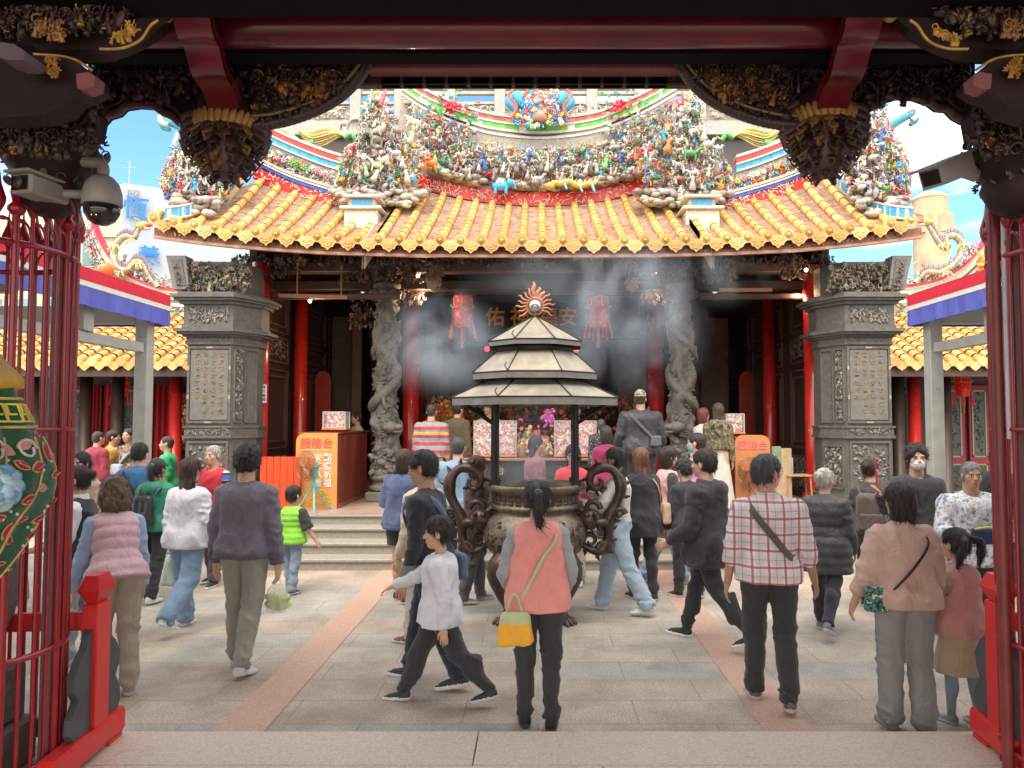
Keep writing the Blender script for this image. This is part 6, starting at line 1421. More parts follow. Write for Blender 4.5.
def smin(a, b, k): h = np.clip(.5+.5*(b-a)/k, 0, 1); return b*(1-h)+a*h-k*h*(1-h)
def smax(a, b, k): return -smin(-a, -b, k)
def chain(P, pts, rad, k=.01):
    d = None
    for i in range(len(pts)-1):
        e = cap(P, pts[i], pts[i+1], rad[i], rad[i+1]); d = e if d is None else np.minimum(d, e)
    return d
def snet(fn, lo, hi, h):
    """naive surface nets: returns verts, quads of the zero level of fn inside lo..hi"""
    lo = np.asarray(lo, dtype=np.float32); n = np.maximum(((np.asarray(hi)-lo)/h).astype(int)+2, 4)
    ax = [lo[i]+h*np.arange(n[i], dtype=np.float32) for i in range(3)]
    P = np.stack(np.meshgrid(*ax, indexing='ij'), -1); D = fn(P).astype(np.float32)
    D[0]=D[-1]=1; D[:,0]=D[:,-1]=1; D[:,:,0]=D[:,:,-1]=1
    S = D < 0; nx, ny, nz = D.shape; cs = (nx-1,ny-1,nz-1); acc = np.zeros(cs+(3,), np.float32); cnt = np.zeros(cs, np.float32); quads = []
    for a in range(3):
        s0 = [slice(None)]*3; s1 = [slice(None)]*3; s0[a] = slice(0,-1); s1[a] = slice(1,None); s0 = tuple(s0); s1 = tuple(s1)
        d0, d1 = D[s0], D[s1]; X = S[s0] != S[s1]; t = np.where(X, d0/np.where(X, d0-d1, 1), 0)
        pos = P[s0].copy(); pos[...,a] += t*h; pos *= X[...,None]; o = [b for b in range(3) if b != a]
        for u in (0,1):
            for v in (0,1):
                sl = [slice(None)]*3; sl[o[0]] = slice(u, D.shape[o[0]]-1+u); sl[o[1]] = slice(v, D.shape[o[1]]-1+v); sl = tuple(sl)
                acc += pos[sl]; cnt += X[sl]
        I = np.argwhere(X); I = I[(I[:,o[0]]>0)&(I[:,o[0]]<D.shape[o[0]]-1)&(I[:,o[1]]>0)&(I[:,o[1]]<D.shape[o[1]]-1)]
        quads.append((a, o, I, d0[tuple(I.T)] < 0))
    act = cnt > 0; idx = -np.ones(cs, np.int64); idx[act] = np.arange(act.sum()); V = acc[act]/cnt[act][:,None]; F = []
    for a, o, I, neg in quads:
        q = []
        for u, v in ((1,1),(0,1),(0,0),(1,0)):
            J = I.copy(); J[:,o[0]] -= u; J[:,o[1]] -= v; q.append(idx[tuple(J.T)])
        q = np.stack(q, 1); flip = neg if a != 1 else ~neg; q[~flip] = q[~flip][:, ::-1]; F.append(q)
    F = np.concatenate(F) if F else np.zeros((0,4), int)
    return V, F
def relax(V, F, it=1, k=.5):
    for _ in range(it):
        s = np.zeros_like(V); c = np.zeros(len(V), np.float32)
        for i in range(4):
            for j in (1,3): np.add.at(s, F[:,i], V[F[:,(i+j)%4]]); np.add.at(c, F[:,i], 1)
        V = V*(1-k)+s/np.maximum(c,1)[:,None]*k
    return V
def npmesh(name, parts, mats, parent, mi=None):
    """parts: list of (V, F, material index or array)"""
    V = []; F = []; M = []; o = 0
    for v, f, m_ in parts:
        if len(f) == 0: continue
        V.append(np.asarray(v, np.float32)); F.append(np.asarray(f)+o); M.append(np.full(len(f), m_) if np.isscalar(m_) else m_); o += len(v)
    if not V: return None
    V = np.concatenate(V); M = np.concatenate(M).astype(np.int32)
    me = bpy.data.meshes.new(name); tot = np.concatenate([np.full(len(f), f.shape[1]) for f in F]).astype(np.int32); L_ = np.concatenate([f.ravel() for f in F]).astype(np.int32)
    me.vertices.add(len(V)); me.vertices.foreach_set('co', V.ravel()); me.loops.add(len(L_)); me.loops.foreach_set('vertex_index', L_)
    me.polygons.add(len(tot)); me.polygons.foreach_set('loop_start', np.concatenate([[0], np.cumsum(tot)[:-1]]).astype(np.int32)); me.polygons.foreach_set('loop_total', tot)
    me.polygons.foreach_set('use_smooth', np.ones(len(tot), bool)); me.polygons.foreach_set('material_index', M)
    for m_ in mats: me.materials.append(m_)
    me.update(calc_edges=True); me.validate()
    o = bpy.data.objects.new(name, me); COL.objects.link(o); o.parent = parent; return o
def mbparts(mb): 
    fs = {}
    for f, m_ in zip(mb.f, mb.m): fs.setdefault((len(f), m_), []).append(f)
    out = []; V = np.array(mb.v, np.float32)
    for (n_, m_), f in fs.items(): out.append((V, np.array(f), m_))
    return out

def wrinkle(m, s=1.0):
    n = m.node_tree; N = n.nodes.new; L = n.links.new; b = n.nodes['Principled BSDF']; old = b.inputs['Normal'].links[0].from_node
    tc = [x for x in n.nodes if x.bl_idname == 'ShaderNodeTexCoord'][0]; mp = N('ShaderNodeMapping'); mp.inputs['Scale'].default_value = (1,1,.55); mp.inputs['Rotation'].default_value = (.5,.3,.2); L(tc.outputs['Object'], mp.inputs[0])
    nz = N('ShaderNodeTexNoise'); nz.inputs['Scale'].default_value = 9; nz.inputs['Detail'].default_value = 5; nz.inputs['Roughness'].default_value = .5; nz.inputs['Distortion'].default_value = 1.4; L(mp.outputs[0], nz.inputs[0])
    a = N('ShaderNodeMath'); a.operation = 'MULTIPLY_ADD'; a.inputs[1].default_value = 2; a.inputs[2].default_value = -1; L(nz.outputs[0], a.inputs[0]); ab = N('ShaderNodeMath'); ab.operation = 'ABSOLUTE'; L(a.outputs[0], ab.inputs[0])
    pw = N('ShaderNodeMath'); pw.operation = 'POWER'; pw.inputs[1].default_value = .55; L(ab.outputs[0], pw.inputs[0])
    bp = N('ShaderNodeBump'); bp.inputs['Strength'].default_value = .5*s; bp.inputs['Distance'].default_value = .016; L(pw.outputs[0], bp.inputs['Height']); L(bp.outputs[0], old.inputs['Normal'])
def fabric(col, rough=.85, bump=.25, sheen=.15, var=.08, scale=9, key=None):
    nm = 'fabric_%02d%02d%02d_%d' % (int(col[0]*99), int(col[1]*99), int(col[2]*99), int(rough*10))
    new = nm not in MATS; m = mat(nm, col, rough, var=var, scale=scale, bump=bump, bscale=220, sheen=sheen)
    if new: wrinkle(m)
    return m
def pattern_mat(name, kind):
    if name in MATS: return MATS[name]
    m = mat(name, (.5,.5,.5), .85, bump=.2, bscale=200); n = m.node_tree; b = n.nodes['Principled BSDF']; L = n.links.new; N = n.nodes.new
    tc = N('ShaderNodeTexCoord'); sp = N('ShaderNodeSeparateXYZ'); L(tc.outputs['Object'], sp.inputs[0])
    def band(out_, freq, lo, hi, ph=0.0):
        mu = N('ShaderNodeMath'); mu.operation = 'MULTIPLY_ADD'; mu.inputs[1].default_value = freq; mu.inputs[2].default_value = ph; L(out_, mu.inputs[0])
        fr = N('ShaderNodeMath'); fr.operation = 'FRACT'; L(mu.outputs[0], fr.inputs[0])
        g_ = N('ShaderNodeMath'); g_.operation = 'GREATER_THAN'; g_.inputs[1].default_value = lo; L(fr.outputs[0], g_.inputs[0])
        l_ = N('ShaderNodeMath'); l_.operation = 'LESS_THAN'; l_.inputs[1].default_value = hi; L(fr.outputs[0], l_.inputs[0])
        a = N('ShaderNodeMath'); a.operation = 'MULTIPLY'; L(g_.outputs[0], a.inputs[0]); L(l_.outputs[0], a.inputs[1]); return a.outputs[0]
    def mix(fac, c0, c1):
        x = N('ShaderNodeMix'); x.data_type = 'RGBA'
        if isinstance(fac, float): x.inputs[0].default_value = fac
        else: L(fac, x.inputs[0])
        for i, c in ((6,c0),(7,c1)):
            if isinstance(c, tuple): x.inputs[i].default_value = (*c,1)
            else: L(c, x.inputs[i])
        return x.outputs[2]
    def scaled(fac, k): s = N('ShaderNodeMath'); s.operation = 'MULTIPLY'; s.inputs[1].default_value = k; L(fac, s.inputs[0]); return s.outputs[0]
    X, Z = sp.outputs[0], sp.outputs[2]
    if kind == 'plaid':
        c = mix(scaled(band(X, 9, .0, .5), .35), (.72,.70,.70), (.52,.50,.55)); c = mix(scaled(band(Z, 9, .0, .5), .35), c, (.52,.50,.55))
        for o_ in (X, Z):
            c = mix(scaled(band(o_, 9, .72, .86), .75), c, (.38,.02,.05)); c = mix(scaled(band(o_, 9, .22, .27), .5), c, (.45,.05,.08)); c = mix(scaled(band(o_, 18, .1, .14), .25), c, (.3,.28,.4))
    elif kind == 'stripe':
        c = mix(band(Z, 8, .0, .42), (.30,.28,.28), (.42,.06,.10)); c = mix(band(Z, 8, .42, .48), c, (.8,.75,.6)); c = mix(band(Z, 2.667, .2, .33, .1), c, (.75,.45,.12)); c = mix(band(Z, 16, .9, .97), c, (.08,.06,.1))
    elif kind == 'jacketstripe':
        c = mix(band(Z, 11, 0, .5), (.03,.03,.05), (.6,.6,.62)); c = mix(band(Z, 3.6, .6, .8), c, (.05,.1,.4))
    else:
        nz = N('ShaderNodeTexNoise'); nz.inputs['Scale'].default_value = 22 if kind != 'dots' else 60; nz.inputs['Detail'].default_value = 3; L(tc.outputs['Object'], nz.inputs[0])
        cr = N('ShaderNodeValToRGB'); cr.color_ramp.interpolation = 'CONSTANT'; e = cr.color_ramp.elements
        pal = {'camo':[(0,(.05,.04,.03)),(.42,(.16,.13,.08)),(.5,(.10,.10,.05)),(.57,(.28,.22,.15))], 'camocap':[(0,(.08,.07,.05)),(.42,(.35,.3,.2)),(.5,(.12,.11,.07)),(.57,(.5,.46,.36))],
               'cloudshirt':[(0,(.20,.25,.35)),(.4,(.52,.55,.60)),(.48,(.68,.69,.70)),(.58,(.40,.44,.52))], 'brownprint':[(0,(.10,.05,.04)),(.45,(.30,.17,.12)),(.52,(.16,.09,.07)),(.58,(.45,.33,.25))],
               'dots':[(0,(.03,.03,.035)),(.5,(.05,.05,.06)),(.62,(.5,.5,.5))], 'floralbag':[(0,(.02,.05,.05)),(.42,(.08,.25,.25)),(.5,(.03,.06,.06)),(.57,(.6,.6,.5))]}[kind]
        e[0].position = 0; e[0].color = (*pal[0][1],1); e[1].position = pal[1][0]; e[1].color = (*pal[1][1],1)
        for p_, c_ in pal[2:]: x = e.new(p_); x.color = (*c_,1)
        L(nz.outputs[0], cr.inputs[0]); c = cr.outputs[0]
    for l in list(b.inputs['Base Color'].links): n.links.remove(l)
    L(c, b.inputs['Base Color']); wrinkle(m); return m
def hairmat(col):
    nm = 'hair_%02d%02d%02d' % tuple(int(c*250) for c in col)
    return mat(nm, col, .38, var=.45, scale=7, bump=.9, bscale=38, stretch=(9,9,.7), det=6, spec=.6)
SKIN = mat('skin', (.58,.34,.235), .5, var=.08, scale=18, bump=.1, bscale=300); SKIN2 = mat('skin_tan', (.45,.25,.165), .5, var=.08, scale=18)
EYEW = mat('eye_white', (.7,.68,.65), .3, var=0); EYEB = mat('eye_dark', (.02,.012,.01), .2, var=0); LIP = mat('lip', (.50,.15,.13), .4, var=.05)
BROW = mat('eyebrow', (.035,.025,.02), .7, var=.1)
MASKM = mat('white_mask', (.72,.72,.74), .8, var=.04); MASKT = mat('teal_mask', (.12,.5,.48), .8, var=.04); MASKP = mat('pink_mask', (.75,.42,.45), .8)

TOR_M = [(-.14,.100,.074),(-.08,.101,.076),(0,.099,.076),(.06,.090,.068),(.12,.088,.064),(.18,.100,.069),(.225,.109,.070),(.258,.105,.060),(.280,.078,.048),(.300,.042,.038)]
TOR_F = [(-.14,.100,.076),(-.08,.103,.078),(0,.099,.074),(.06,.082,.062),(.12,.077,.058),(.18,.087,.068),(.225,.095,.066),(.255,.092,.055),(.278,.066,.044),(.298,.036,.034)]
def prof(tab, z, k):
    zs = np.array([t[0] for t in tab]); return np.interp(z, zs, np.array([t[k] for t in tab])).astype(np.float32)
BLK, NAVY = (.018,.018,.022), (.02,.03,.07)
NAVYM = None

def person(label, px=None, Y=6, zg=0, H=1.65, rz=0, sex='m', X=None, wide=1.0, lean=0, turn=0, nod=0, hs=1.0, legs=((4,3),(-4,3)), arms=((8,-2,12,0),(8,-2,12,0)), legx=(0,0), toe=8,
           top=None, vest=None, bottom=None, shoes=(.03,.03,.035), sole=(.5,.5,.48), hair=None, haircol=(.022,.016,.014), skin=None, hat=None, mask=None, extra=(), group=None, voxel=None, fingers=True, glasses=False, collar=None, sidelean=0):
    """local frame: the person looks along +Y, x to their right.  rz turns them (0 = back to the camera).
    arms: (abduction, forward, elbow, inward) for left then right"""
    if X is None: X = (px-CX)/F*Y*1.0; X = at(px, 450, Y).x
    Pn = thing('person', label, 'person', (X, Y, zg), R(rz), group)
    h = voxel or (.0125 if Y < 6.3 else .0155 if Y < 9 else .02); far = Y >= 9
    skin = skin or SKIN
    # --- skeleton
    TH, SHN, FT = .245*H, .245*H, .047*H; hipx = .053*H*wide
    hips = []; low = 1e9; ks = []; an = []
    for i, (a, k) in enumerate(legs):
        s = -1 if i == 0 else 1; t = R(a); sh = R(a-k); o = R(legx[i])
        kn = A_(s*(hipx+math.sin(o)*TH*.9), math.sin(t)*TH, -math.cos(t)*TH*math.cos(o)); ak = kn+A_(s*math.sin(o)*SHN*.6, math.sin(sh)*SHN, -math.cos(sh)*SHN); ks.append(kn); an.append(ak); low = min(low, ak[2])
    hz = FT-low; kn = [k+A_(0,0,hz) for k in ks]; an = [k+A_(0,0,hz) for k in an]; hp = [A_(-hipx,0,hz), A_(hipx,0,hz)]
    hipc = A_(0,0,hz); RL = np.array(Matrix.Rotation(R(-lean),3,'X') @ Matrix.Rotation(R(sidelean),3,'Y'), dtype=np.float32)   # lean > 0 tips forward
    def T2(v): return hipc+RL@(np.asarray(v, np.float32)*H)
    def inv(P): return ((P-hipc)@RL)/H
    tab = TOR_M if sex == 'm' else TOR_F; shx = (.106 if sex == 'm' else .090)*wide
    sho = [T2((-shx,0,.243)), T2((shx,0,.243))]; elb = []; wri = []; hnd = []; fdir = []
    for i, (ab, fw, el, inw) in enumerate(arms):
        s = -1 if i == 0 else 1; ab_, fw_, e_ = R(ab), R(fw), R(fw+el)
        u = RL@A_(s*math.sin(ab_), math.sin(fw_)*math.cos(ab_), -math.cos(fw_)*math.cos(ab_)); f_ = A_(s*(math.sin(ab_)*.6-math.sin(R(inw))), math.sin(e_), -math.cos(e_)); f_ = RL@(f_/np.linalg.norm(f_))
        e = sho[i]+u*.168*H; w_ = e+f_*.145*H; elb.append(e); wri.append(w_); fdir.append(f_)
    hh = .141*H*hs; headc = T2((0,.014,.296))+A_(0,0,hh*.67)
    HR = np.array(Matrix.Rotation(R(-turn),3,'Z') @ Matrix.Rotation(R(-nod),3,'X'), dtype=np.float32); hsc = hh/.232
    def toHead(P): return ((P-headc)@HR)/hsc
    def fromHead(v): return headc+(HR@(np.asarray(v, np.float32)*hsc))
    phase = rng.uniform(0,50)
    def folds(P, fx, fz, amp): 
        q = np.stack([P[...,0]*fx+phase, P[...,1]*fx+P[...,2]*fx*.3, P[...,2]*fz+P[...,0]*fz*.35+phase], -1); w2 = vn(q*.6+9)*1.3; n_ = vn(q+w2[...,None]); m_ = vn(q*1.9+w2[...,None]+20); return ((1-np.abs(n_*2-1))**2.4-.33+.35*((1-np.abs(m_*2-1))**2-.33))*amp
    # --- head and neck
    def head_sdf(P):
        q = toHead(P); ax = np.abs(q[...,0]); m_ = np.stack([ax, q[...,1], q[...,2]], -1)
        d = elp(q, (0,-.012,.034), (.073,.093,.082)); d = smin(d, elp(q, (0,.026,-.045), (.056,.064,.070)), .03); d = smin(d, elp(q, (0,.060,-.088), (.026,.024,.020)), .025)
        d = smin(d, elp(m_, (.036,.052,-.022), (.028,.028,.03)), .02); d = smin(d, elp(m_, (.028,.078,.022), (.026,.012,.010)), .012)
        d = smax(d, -(np.linalg.norm((m_-A_(.031,.100,.002))*A_(1,1,1.3), axis=-1)-.017), .012)
        d = smin(d, cap(q, (0,.084,.008), (0,.104,-.026), .008, .0125), .010); d = smin(d, elp(m_, (.010,.096,-.031), (.009,.009,.007)), .006)
        d = smin(d, elp(q, (0,.086,-.058), (.024,.012,.010)), .008); d = smin(d, elp(m_, (.077,-.008,-.012), (.009,.020,.030)), .006)
        return d*hsc
    nb = T2((0,-.004,.27)); nt_ = fromHead((0,-.015,-.05))
    def headneck(P): return smin(head_sdf(P), cap(P, nb, nt_, .038*H*(.93 if sex=='f' else 1.02)*(1 if hs<1.1 else .85), .033*H*(.93 if sex=='f' else 1.02)*(1 if hs<1.1 else .85)), .02)
    hr = .15*hsc; lo = np.minimum(headc-hr, nb-.07); hi = headc+hr
    V, Fc = snet(headneck, lo, hi, .0065 if Y < 6.5 else .0085 if not far else .011); V = relax(V, Fc, 1, .4); parts = [(V, Fc, 0)]
    if hair != 'blur' :
        m = MB()
        HM = lambda v: Vector([float(c) for c in fromHead(v)])
        M3 = Matrix([[float(c) for c in r] for r in HR])
        for s in (-1,1):
            m.ell(HM((s*.031,.0845,.002)), (.0125*hsc,.008*hsc,.0065*hsc), M3, n=10, m=6, mi=1); m.ell(HM((s*.031,.0905,.002)), (.0058*hsc,.0036*hsc,.006*hsc), M3, n=8, m=5, mi=2)
            m.tube([HM((s*.018,.0895,.0165)), HM((s*.031,.0895,.0205)), HM((s*.046,.080,.016))], [.0020*hsc,.0026*hsc,.0012*hsc], 6, mi=4)
            m.tube([HM((s*.020,.0885,.0065)), HM((s*.031,.091,.0090)), HM((s*.043,.083,.0055))], .0012*hsc, 5, mi=2)
        m.ell(HM((0,.0955,-.0545)), (.019*hsc,.0055*hsc,.0038*hsc), M3, n=10, m=5, mi=3); m.ell(HM((0,.0945,-.0625)), (.017*hsc,.006*hsc,.0048*hsc), M3, n=10, m=5, mi=3)
        parts += mbparts(m)
    # --- hands and forearms (skin), legs when bare
    sl = (top or {}).get('sleeve', 1.0) if top else 1.0
    for i in (0,1):
        s = -1 if i == 0 else 1; w_ = wri[i]; f_ = fdir[i]; e = elb[i]; k = H/1.7*(.92 if sex == 'f' else 1.0)
        side = np.cross(f_, A_(0,1,0) if abs(f_[2]) > .5 else A_(0,0,1)); side = side/np.linalg.norm(side); nrm = np.cross(side, f_)      # side: outwards-ish; nrm: back/palm
        if abs(f_[2]) > .5: side, nrm = nrm, side         # hanging hand: palm faces the thigh
        side = side*(1 if side[1] > 0 or abs(f_[2]) <= .5 else -1)
        kn0 = w_+f_*.088*k
        pts = []
        for j in range(4):
            off = (j-1.5)*.0195*k; L1 = (.038,.044,.041,.032)[j]*k; b0 = w_+f_*.082*k+side*off; curl = nrm*-s*(.35+.12*(3-j)) if True else 0; d1 = f_+curl*.5; d1 = d1/np.linalg.norm(d1); d2 = f_+curl*1.4; d2 = d2/np.linalg.norm(d2)
            b1 = b0+d1*L1; b2 = b1+d2*L1*.85; pts.append((b0,b1,b2))
        t0 = w_+f_*.025*k+side*.028*k; t1 = w_+f_*.060*k+side*.050*k; t2 = w_+f_*.088*k+side*.055*k+nrm*-s*.01*k
        def hand(P):
            d = cap(P, w_-f_*.02*k, w_+f_*.02*k, .022*k, .024*k); q1, q2 = w_+f_*.035*k, w_+f_*.075*k
            for off in (-.022,-.007,.008,.022): d = smin(d, cap(P, w_+f_*.03*k+side*off*.8*k, w_+f_*.082*k+side*off*k, .0135*k, .0115*k), .012)
            for (b0,b1,b2) in pts: d = smin(d, np.minimum(cap(P,b0,b1,.0088*k,.0080*k), cap(P,b1,b2,.0080*k,.0066*k)), .004)
            d = smin(d, np.minimum(cap(P,t0,t1,.013*k,.0095*k), cap(P,t1,t2,.0095*k,.0078*k)), .008)
            return d
        c_ = w_+f_*.075*k; rr = .115*k; V, Fc = snet(hand, c_-rr, c_+rr, .0048 if Y < 6.3 else .0065 if not far else .009); parts.append((V, Fc, 0))
        def arm(P):
            return chain(P, [sho[i], e, w_+f_*.01], [.030*H*.95,.0245*H,.0155*H])
        a0 = np.minimum(np.minimum(sho[i], e), w_)-.07; a1 = np.maximum(np.maximum(sho[i], e), w_)+.07
        if sl < .95:
            V, Fc = snet(arm, a0, a1, .011 if Y < 7 else .016); parts.append((V, Fc, 0))
    bt = bottom or dict(kind='slim', col=BLK)
    if bt['kind'] in ('shorts','skirt'):
        for i in (0,1):
            V, Fc = snet(lambda P: smin(chain(P, [hp[i], kn[i], an[i]], [.055*H,.034*H,.021*H]), elp(P, kn[i]*.62+an[i]*.38+A_(0,-.012*H,0), (.028*H,.031*H,.06*H)), .02), np.minimum(np.minimum(hp[i],kn[i]),an[i])-.09, np.maximum(np.maximum(hp[i],kn[i]),an[i])+.09, .013)
            parts.append((V, Fc, 0))
        if bt.get('legs'): npmesh('leggings', [pp for pp in parts[-2:]], [fabric(bt['legs'])], Pn); parts = parts[:-2]
    # torso core so that the body is one figure under the clothes
    def core(P):
        q = inv(P); z = q[...,2]; wx, wy = prof(tab, z, 1)*wide*.9, prof(tab, z, 2)*.88; d = (np.hypot(q[...,0]/wx, q[...,1]/wy)-1)*np.minimum(wx, wy)*H; d = smax(d, (z-.285)*H, .02); return smax(d, (-.03-z)*H, .02)
    allp = np.array(hp+sho+[nb]); V, Fc = snet(core, allp.min(0)-.22*H*.8, allp.max(0)+.12*H, .02); parts.append((V, Fc, 0))
    body = npmesh('body', parts, [skin, EYEW, EYEB, LIP, BROW], Pn)
    # --- trousers / shorts / skirt
    kd = bt['kind']; rk = {'slim':(.060,.039,.028),'regular':(.060,.043,.035),'wide':(.064,.050,.047),'shorts':(.067,.060,.055),'tapered':(.066,.052,.030),'skirt':(.07,.06,.05),'legging':(.056,.035,.023)}[kd]
    hemf = bt.get('hem', 1.0)
    def legs_sdf(P):
        d = None
        for i in (0,1):
            end = an[i]+(an[i]-kn[i])*(.02 if kd != 'shorts' else 0); mid = kn[i]
            e = chain(P, [hp[i]+A_(0,0,-.01), mid, end], [rk[0]*H*wide**.5, rk[1]*H, rk[2]*H]); e = smin(e, elp(P, hp[i]+A_(0,-.022*H,.0), (.055*H*wide,.056*H,.062*H)), .04)
            if kd != 'shorts' and kd != 'wide': e = smin(e, elp(P, mid*.6+end*.4+A_(0,-.01*H,0), (rk[1]*H*.86,rk[1]*H*.92,.075*H)), .02)
            u_ = (an[i]-kn[i])/np.linalg.norm(an[i]-kn[i]); e = smax(e, (P-an[i])@u_.astype(np.float32)-{'wide':.026,'regular':.014,'shorts':9,'tapered':-.004}.get(kd,-.004)*H, .005)
            d = e if d is None else smin(d, e, .012)
        q = inv(P); z = q[...,2]; wx, wy = prof(tab, z, 1)*wide*.97, prof(tab, z, 2)*.97; pv = (np.hypot(q[...,0]/wx, q[...,1]/wy)-1)*np.minimum(wx,wy)*H; pv = smax(pv, (z-.07)*H, .01); pv = smax(pv, (-.03-z)*H, .02); d = smin(d, pv, .03)
        kz = (kn[0][2]+kn[1][2])/2; az = FT; zz = P[...,2]; amp = .003+.007*np.exp(-((zz-kz)/.09)**2)+.009*np.exp(-((zz-az-.06)/.09)**2)+.004*np.exp(-((zz-hz+.05)/.08)**2)
        if kd == 'legging': amp = amp*.4
        d = d-folds(P, 7, 15, 1.0)*amp*2.4
        if kd == 'shorts':
            cut = hz-(hz-kz)*hemf; d = smax(d, cut-zz, .006)
        else: d = smax(d, (FT*.55 if kd in ('wide','regular') else FT*.95)-zz, .006)
        return d
    def skirt_sdf(P):
        zz = P[...,2]; bot = hz-.26*H*bt.get('len',1); t = np.clip((hz+.05*H-zz)/(hz+.05*H-bot), 0, 1); a = np.arctan2(P[...,1],P[...,0]); wr = 1+.05*np.sin(a*9+phase)*t; wx = (.085+.065*t)*H*wr; wy = (.065+.06*t)*H*wr
        d = (np.hypot(P[...,0]/wx, P[...,1]/wy)-1)*np.minimum(wx,wy); return smax(smax(d, bot-zz, .006), zz-hz-.06*H, .006)
    Q = np.array(hp+kn+an); 
    fm = bt.get('mat') or fabric(bt['col'], bt.get('rough',.85))
    V, Fc = snet(skirt_sdf if kd == 'skirt' else legs_sdf, Q.min(0)-A_(.17,.15,.06)*H*(1 if kd == 'skirt' else .75), Q.max(0)+A_(.17,.15,.09)*H*(1 if kd == 'skirt' else .78), h)
    npmesh({'skirt':'skirt','shorts':'shorts'}.get(kd,'trousers'), [(relax(V,Fc,1,.25),Fc,0)], [fm], Pn)
    # --- top
    def garment(g, name, grow=0.0, vest_=False):
        gl = g.get('loose', .012)+grow; hem = g.get('hem', -.05); slv = 0 if vest_ else g.get('sleeve', 1.0); qu = g.get('quilt', 0); sr = g.get('sr', .032); fa = g.get('fold', .007)
        flare = g.get('flare', 0.0)
        def sdf(P):
            q = inv(P); z = q[...,2]; fl = 1+flare*np.clip((.1-z)/.2, 0, 1.5); ex = .012*np.clip((.06-z)/.08,0,1.3); wx, wy = prof(tab, z, 1)*wide*fl*H+gl+ex, prof(tab, z, 2)*fl*H+gl*1.1+ex
            if g.get('boxy'): bf = np.clip((.235-z)/.05,0,1); wx = np.maximum(wx, (.097*wide*H+gl)*fl*bf); wy = np.maximum(wy, (.064*H+gl)*bf)
            d = (np.hypot(q[...,0]*H/wx, q[...,1]*H/wy)-1)*np.minimum(wx,wy); d = smax(d, (z-.272)*H-gl*.5, .03)
            d = smin(d, chain(P, [sho[0], T2((0,-.008,.276)), sho[1]], [.029*H+gl*.4,.035*H+gl*.3,.029*H+gl*.4]), .04)
            if hem < .0:
                for i in (0,1): d = smin(d, elp(P, hp[i]+A_(0,-.020*H,.0), (.055*H*wide+gl*.9,.056*H+gl,.062*H+gl)), .05)
            zz = P[...,2]
            tf = folds(P, 8, 5.5, 1.0)*fa*2.3*(1+.9*np.clip((.08-z)/.1,0,1))
            if qu: tf = tf*.5+(np.abs(np.sin(z*H*PI/qu))**.6-.7)*.014
            d = d-tf
            d = d+.0045*np.exp(-((z-hem-.024)/.0035)**2); d = smax(d, (hem-z)*H, .005)
            if vest_:
                for i in (0,1):
                    s = -1 if i == 0 else 1; ac = sho[i]+RL@A_(s*.03*H,0,-.02*H); d = smax(d, -(np.linalg.norm((P-ac)*A_(1,.9,.62), axis=-1)-.047*H), .012)
            elif slv > 0:
                for i in (0,1):
                    w_ = wri[i]; e = elb[i]
                    if slv >= .95: a_ = chain(P, [sho[i], e, w_+fdir[i]*.004], [sr*.93*H+gl*.45, sr*.80*H+gl*.3, g.get('cuff',.021)*H+gl*.25]); cutp, cutn = w_+fdir[i]*.0, fdir[i]
                    elif slv > .55: m2 = e+(w_-e)*(slv-.5)*2; a_ = chain(P, [sho[i], e, m2], [sr*H+gl*.5, sr*.86*H+gl*.35, .027*H+gl*.3]); cutp, cutn = m2, fdir[i]
                    else: u = (e-sho[i])/np.linalg.norm(e-sho[i]); m2 = sho[i]+u*.168*H*slv*2; a_ = cap(P, sho[i], m2+u*.03, sr*H+gl*.6, sr*1.05*H+gl*.7); cutp, cutn = m2, u
                    a_ = a_-folds(P, 9, 17, 1.0)*(.012+fa*.7)-(0 if not qu else (np.abs(np.sin(((P-sho[i])@(e-sho[i])/np.linalg.norm(e-sho[i]))*PI/qu))**.6-.7)*.010)
                    a_ = smax(a_, ((P-cutp)@cutn.astype(np.float32)), .004)
                    d = smin(d, a_, .016)
            nk = smax(d, -(np.linalg.norm(P-T2((0,.018,.318)), axis=-1)-.042*H), .01); d = nk
            if g.get('hood'):
                hq = inv(P); hd = np.hypot(np.hypot(hq[...,0]/1.0, (hq[...,1]+.012)/1.0)-.052, (hq[...,2]-.292+.25*hq[...,1]*-1*.6))-.020; hd = np.minimum(hd, elp(hq, (0,-.068,.262), (.068,.036,.048))); hd = (hd-vn(hq*38+phase)*.006)*H; hd = smax(hd, (hq[...,1]-.035)*H, .01); d = smin(d, hd, .012)
            if g.get('collar'):
                hq = inv(P); cd = np.abs(np.hypot(hq[...,0], hq[...,1]+.002)-.041-.25*(.3-hq[...,2]))-.0065; cd = smax(cd, np.abs(hq[...,2]-.292)-g['collar'], .004)*H; d = smin(d, cd, .006)
            return d
        Q = np.array(hp+sho+([] if vest_ else (elb+(wri if slv > .55 else [])))+[T2((0,0,hem)), T2((0,0,.33))])
        V, Fc = snet(sdf, Q.min(0)-A_(.10,.12,.03)*H*(1.0 if not vest_ else .9)-gl, Q.max(0)+A_(.10,.12,.04)*H+gl, h)
        m_ = g.get('mat') or fabric(g['col'], g.get('rough',.85)); parts = [(relax(V,Fc,1,.3),Fc,0)]; mats_ = [m_]
        if g.get('trim'):      # ribbed or contrasting hem and cuffs
            C = V[Fc].mean(1); z = inv(C)[:,2]; mi = (z < hem+.028).astype(int)
            if slv >= .95:
                for i in (0,1): mi |= (((C-wri[i])@fdir[i]) > -.045) & (np.linalg.norm(C-wri[i], axis=1) < .09)
            parts = [(parts[0][0],Fc,mi)]; mats_.append(fabric(g['trim']))
        return npmesh(name, parts, mats_, Pn)
    tp = dict(top or dict(col=(.4,.4,.4)))
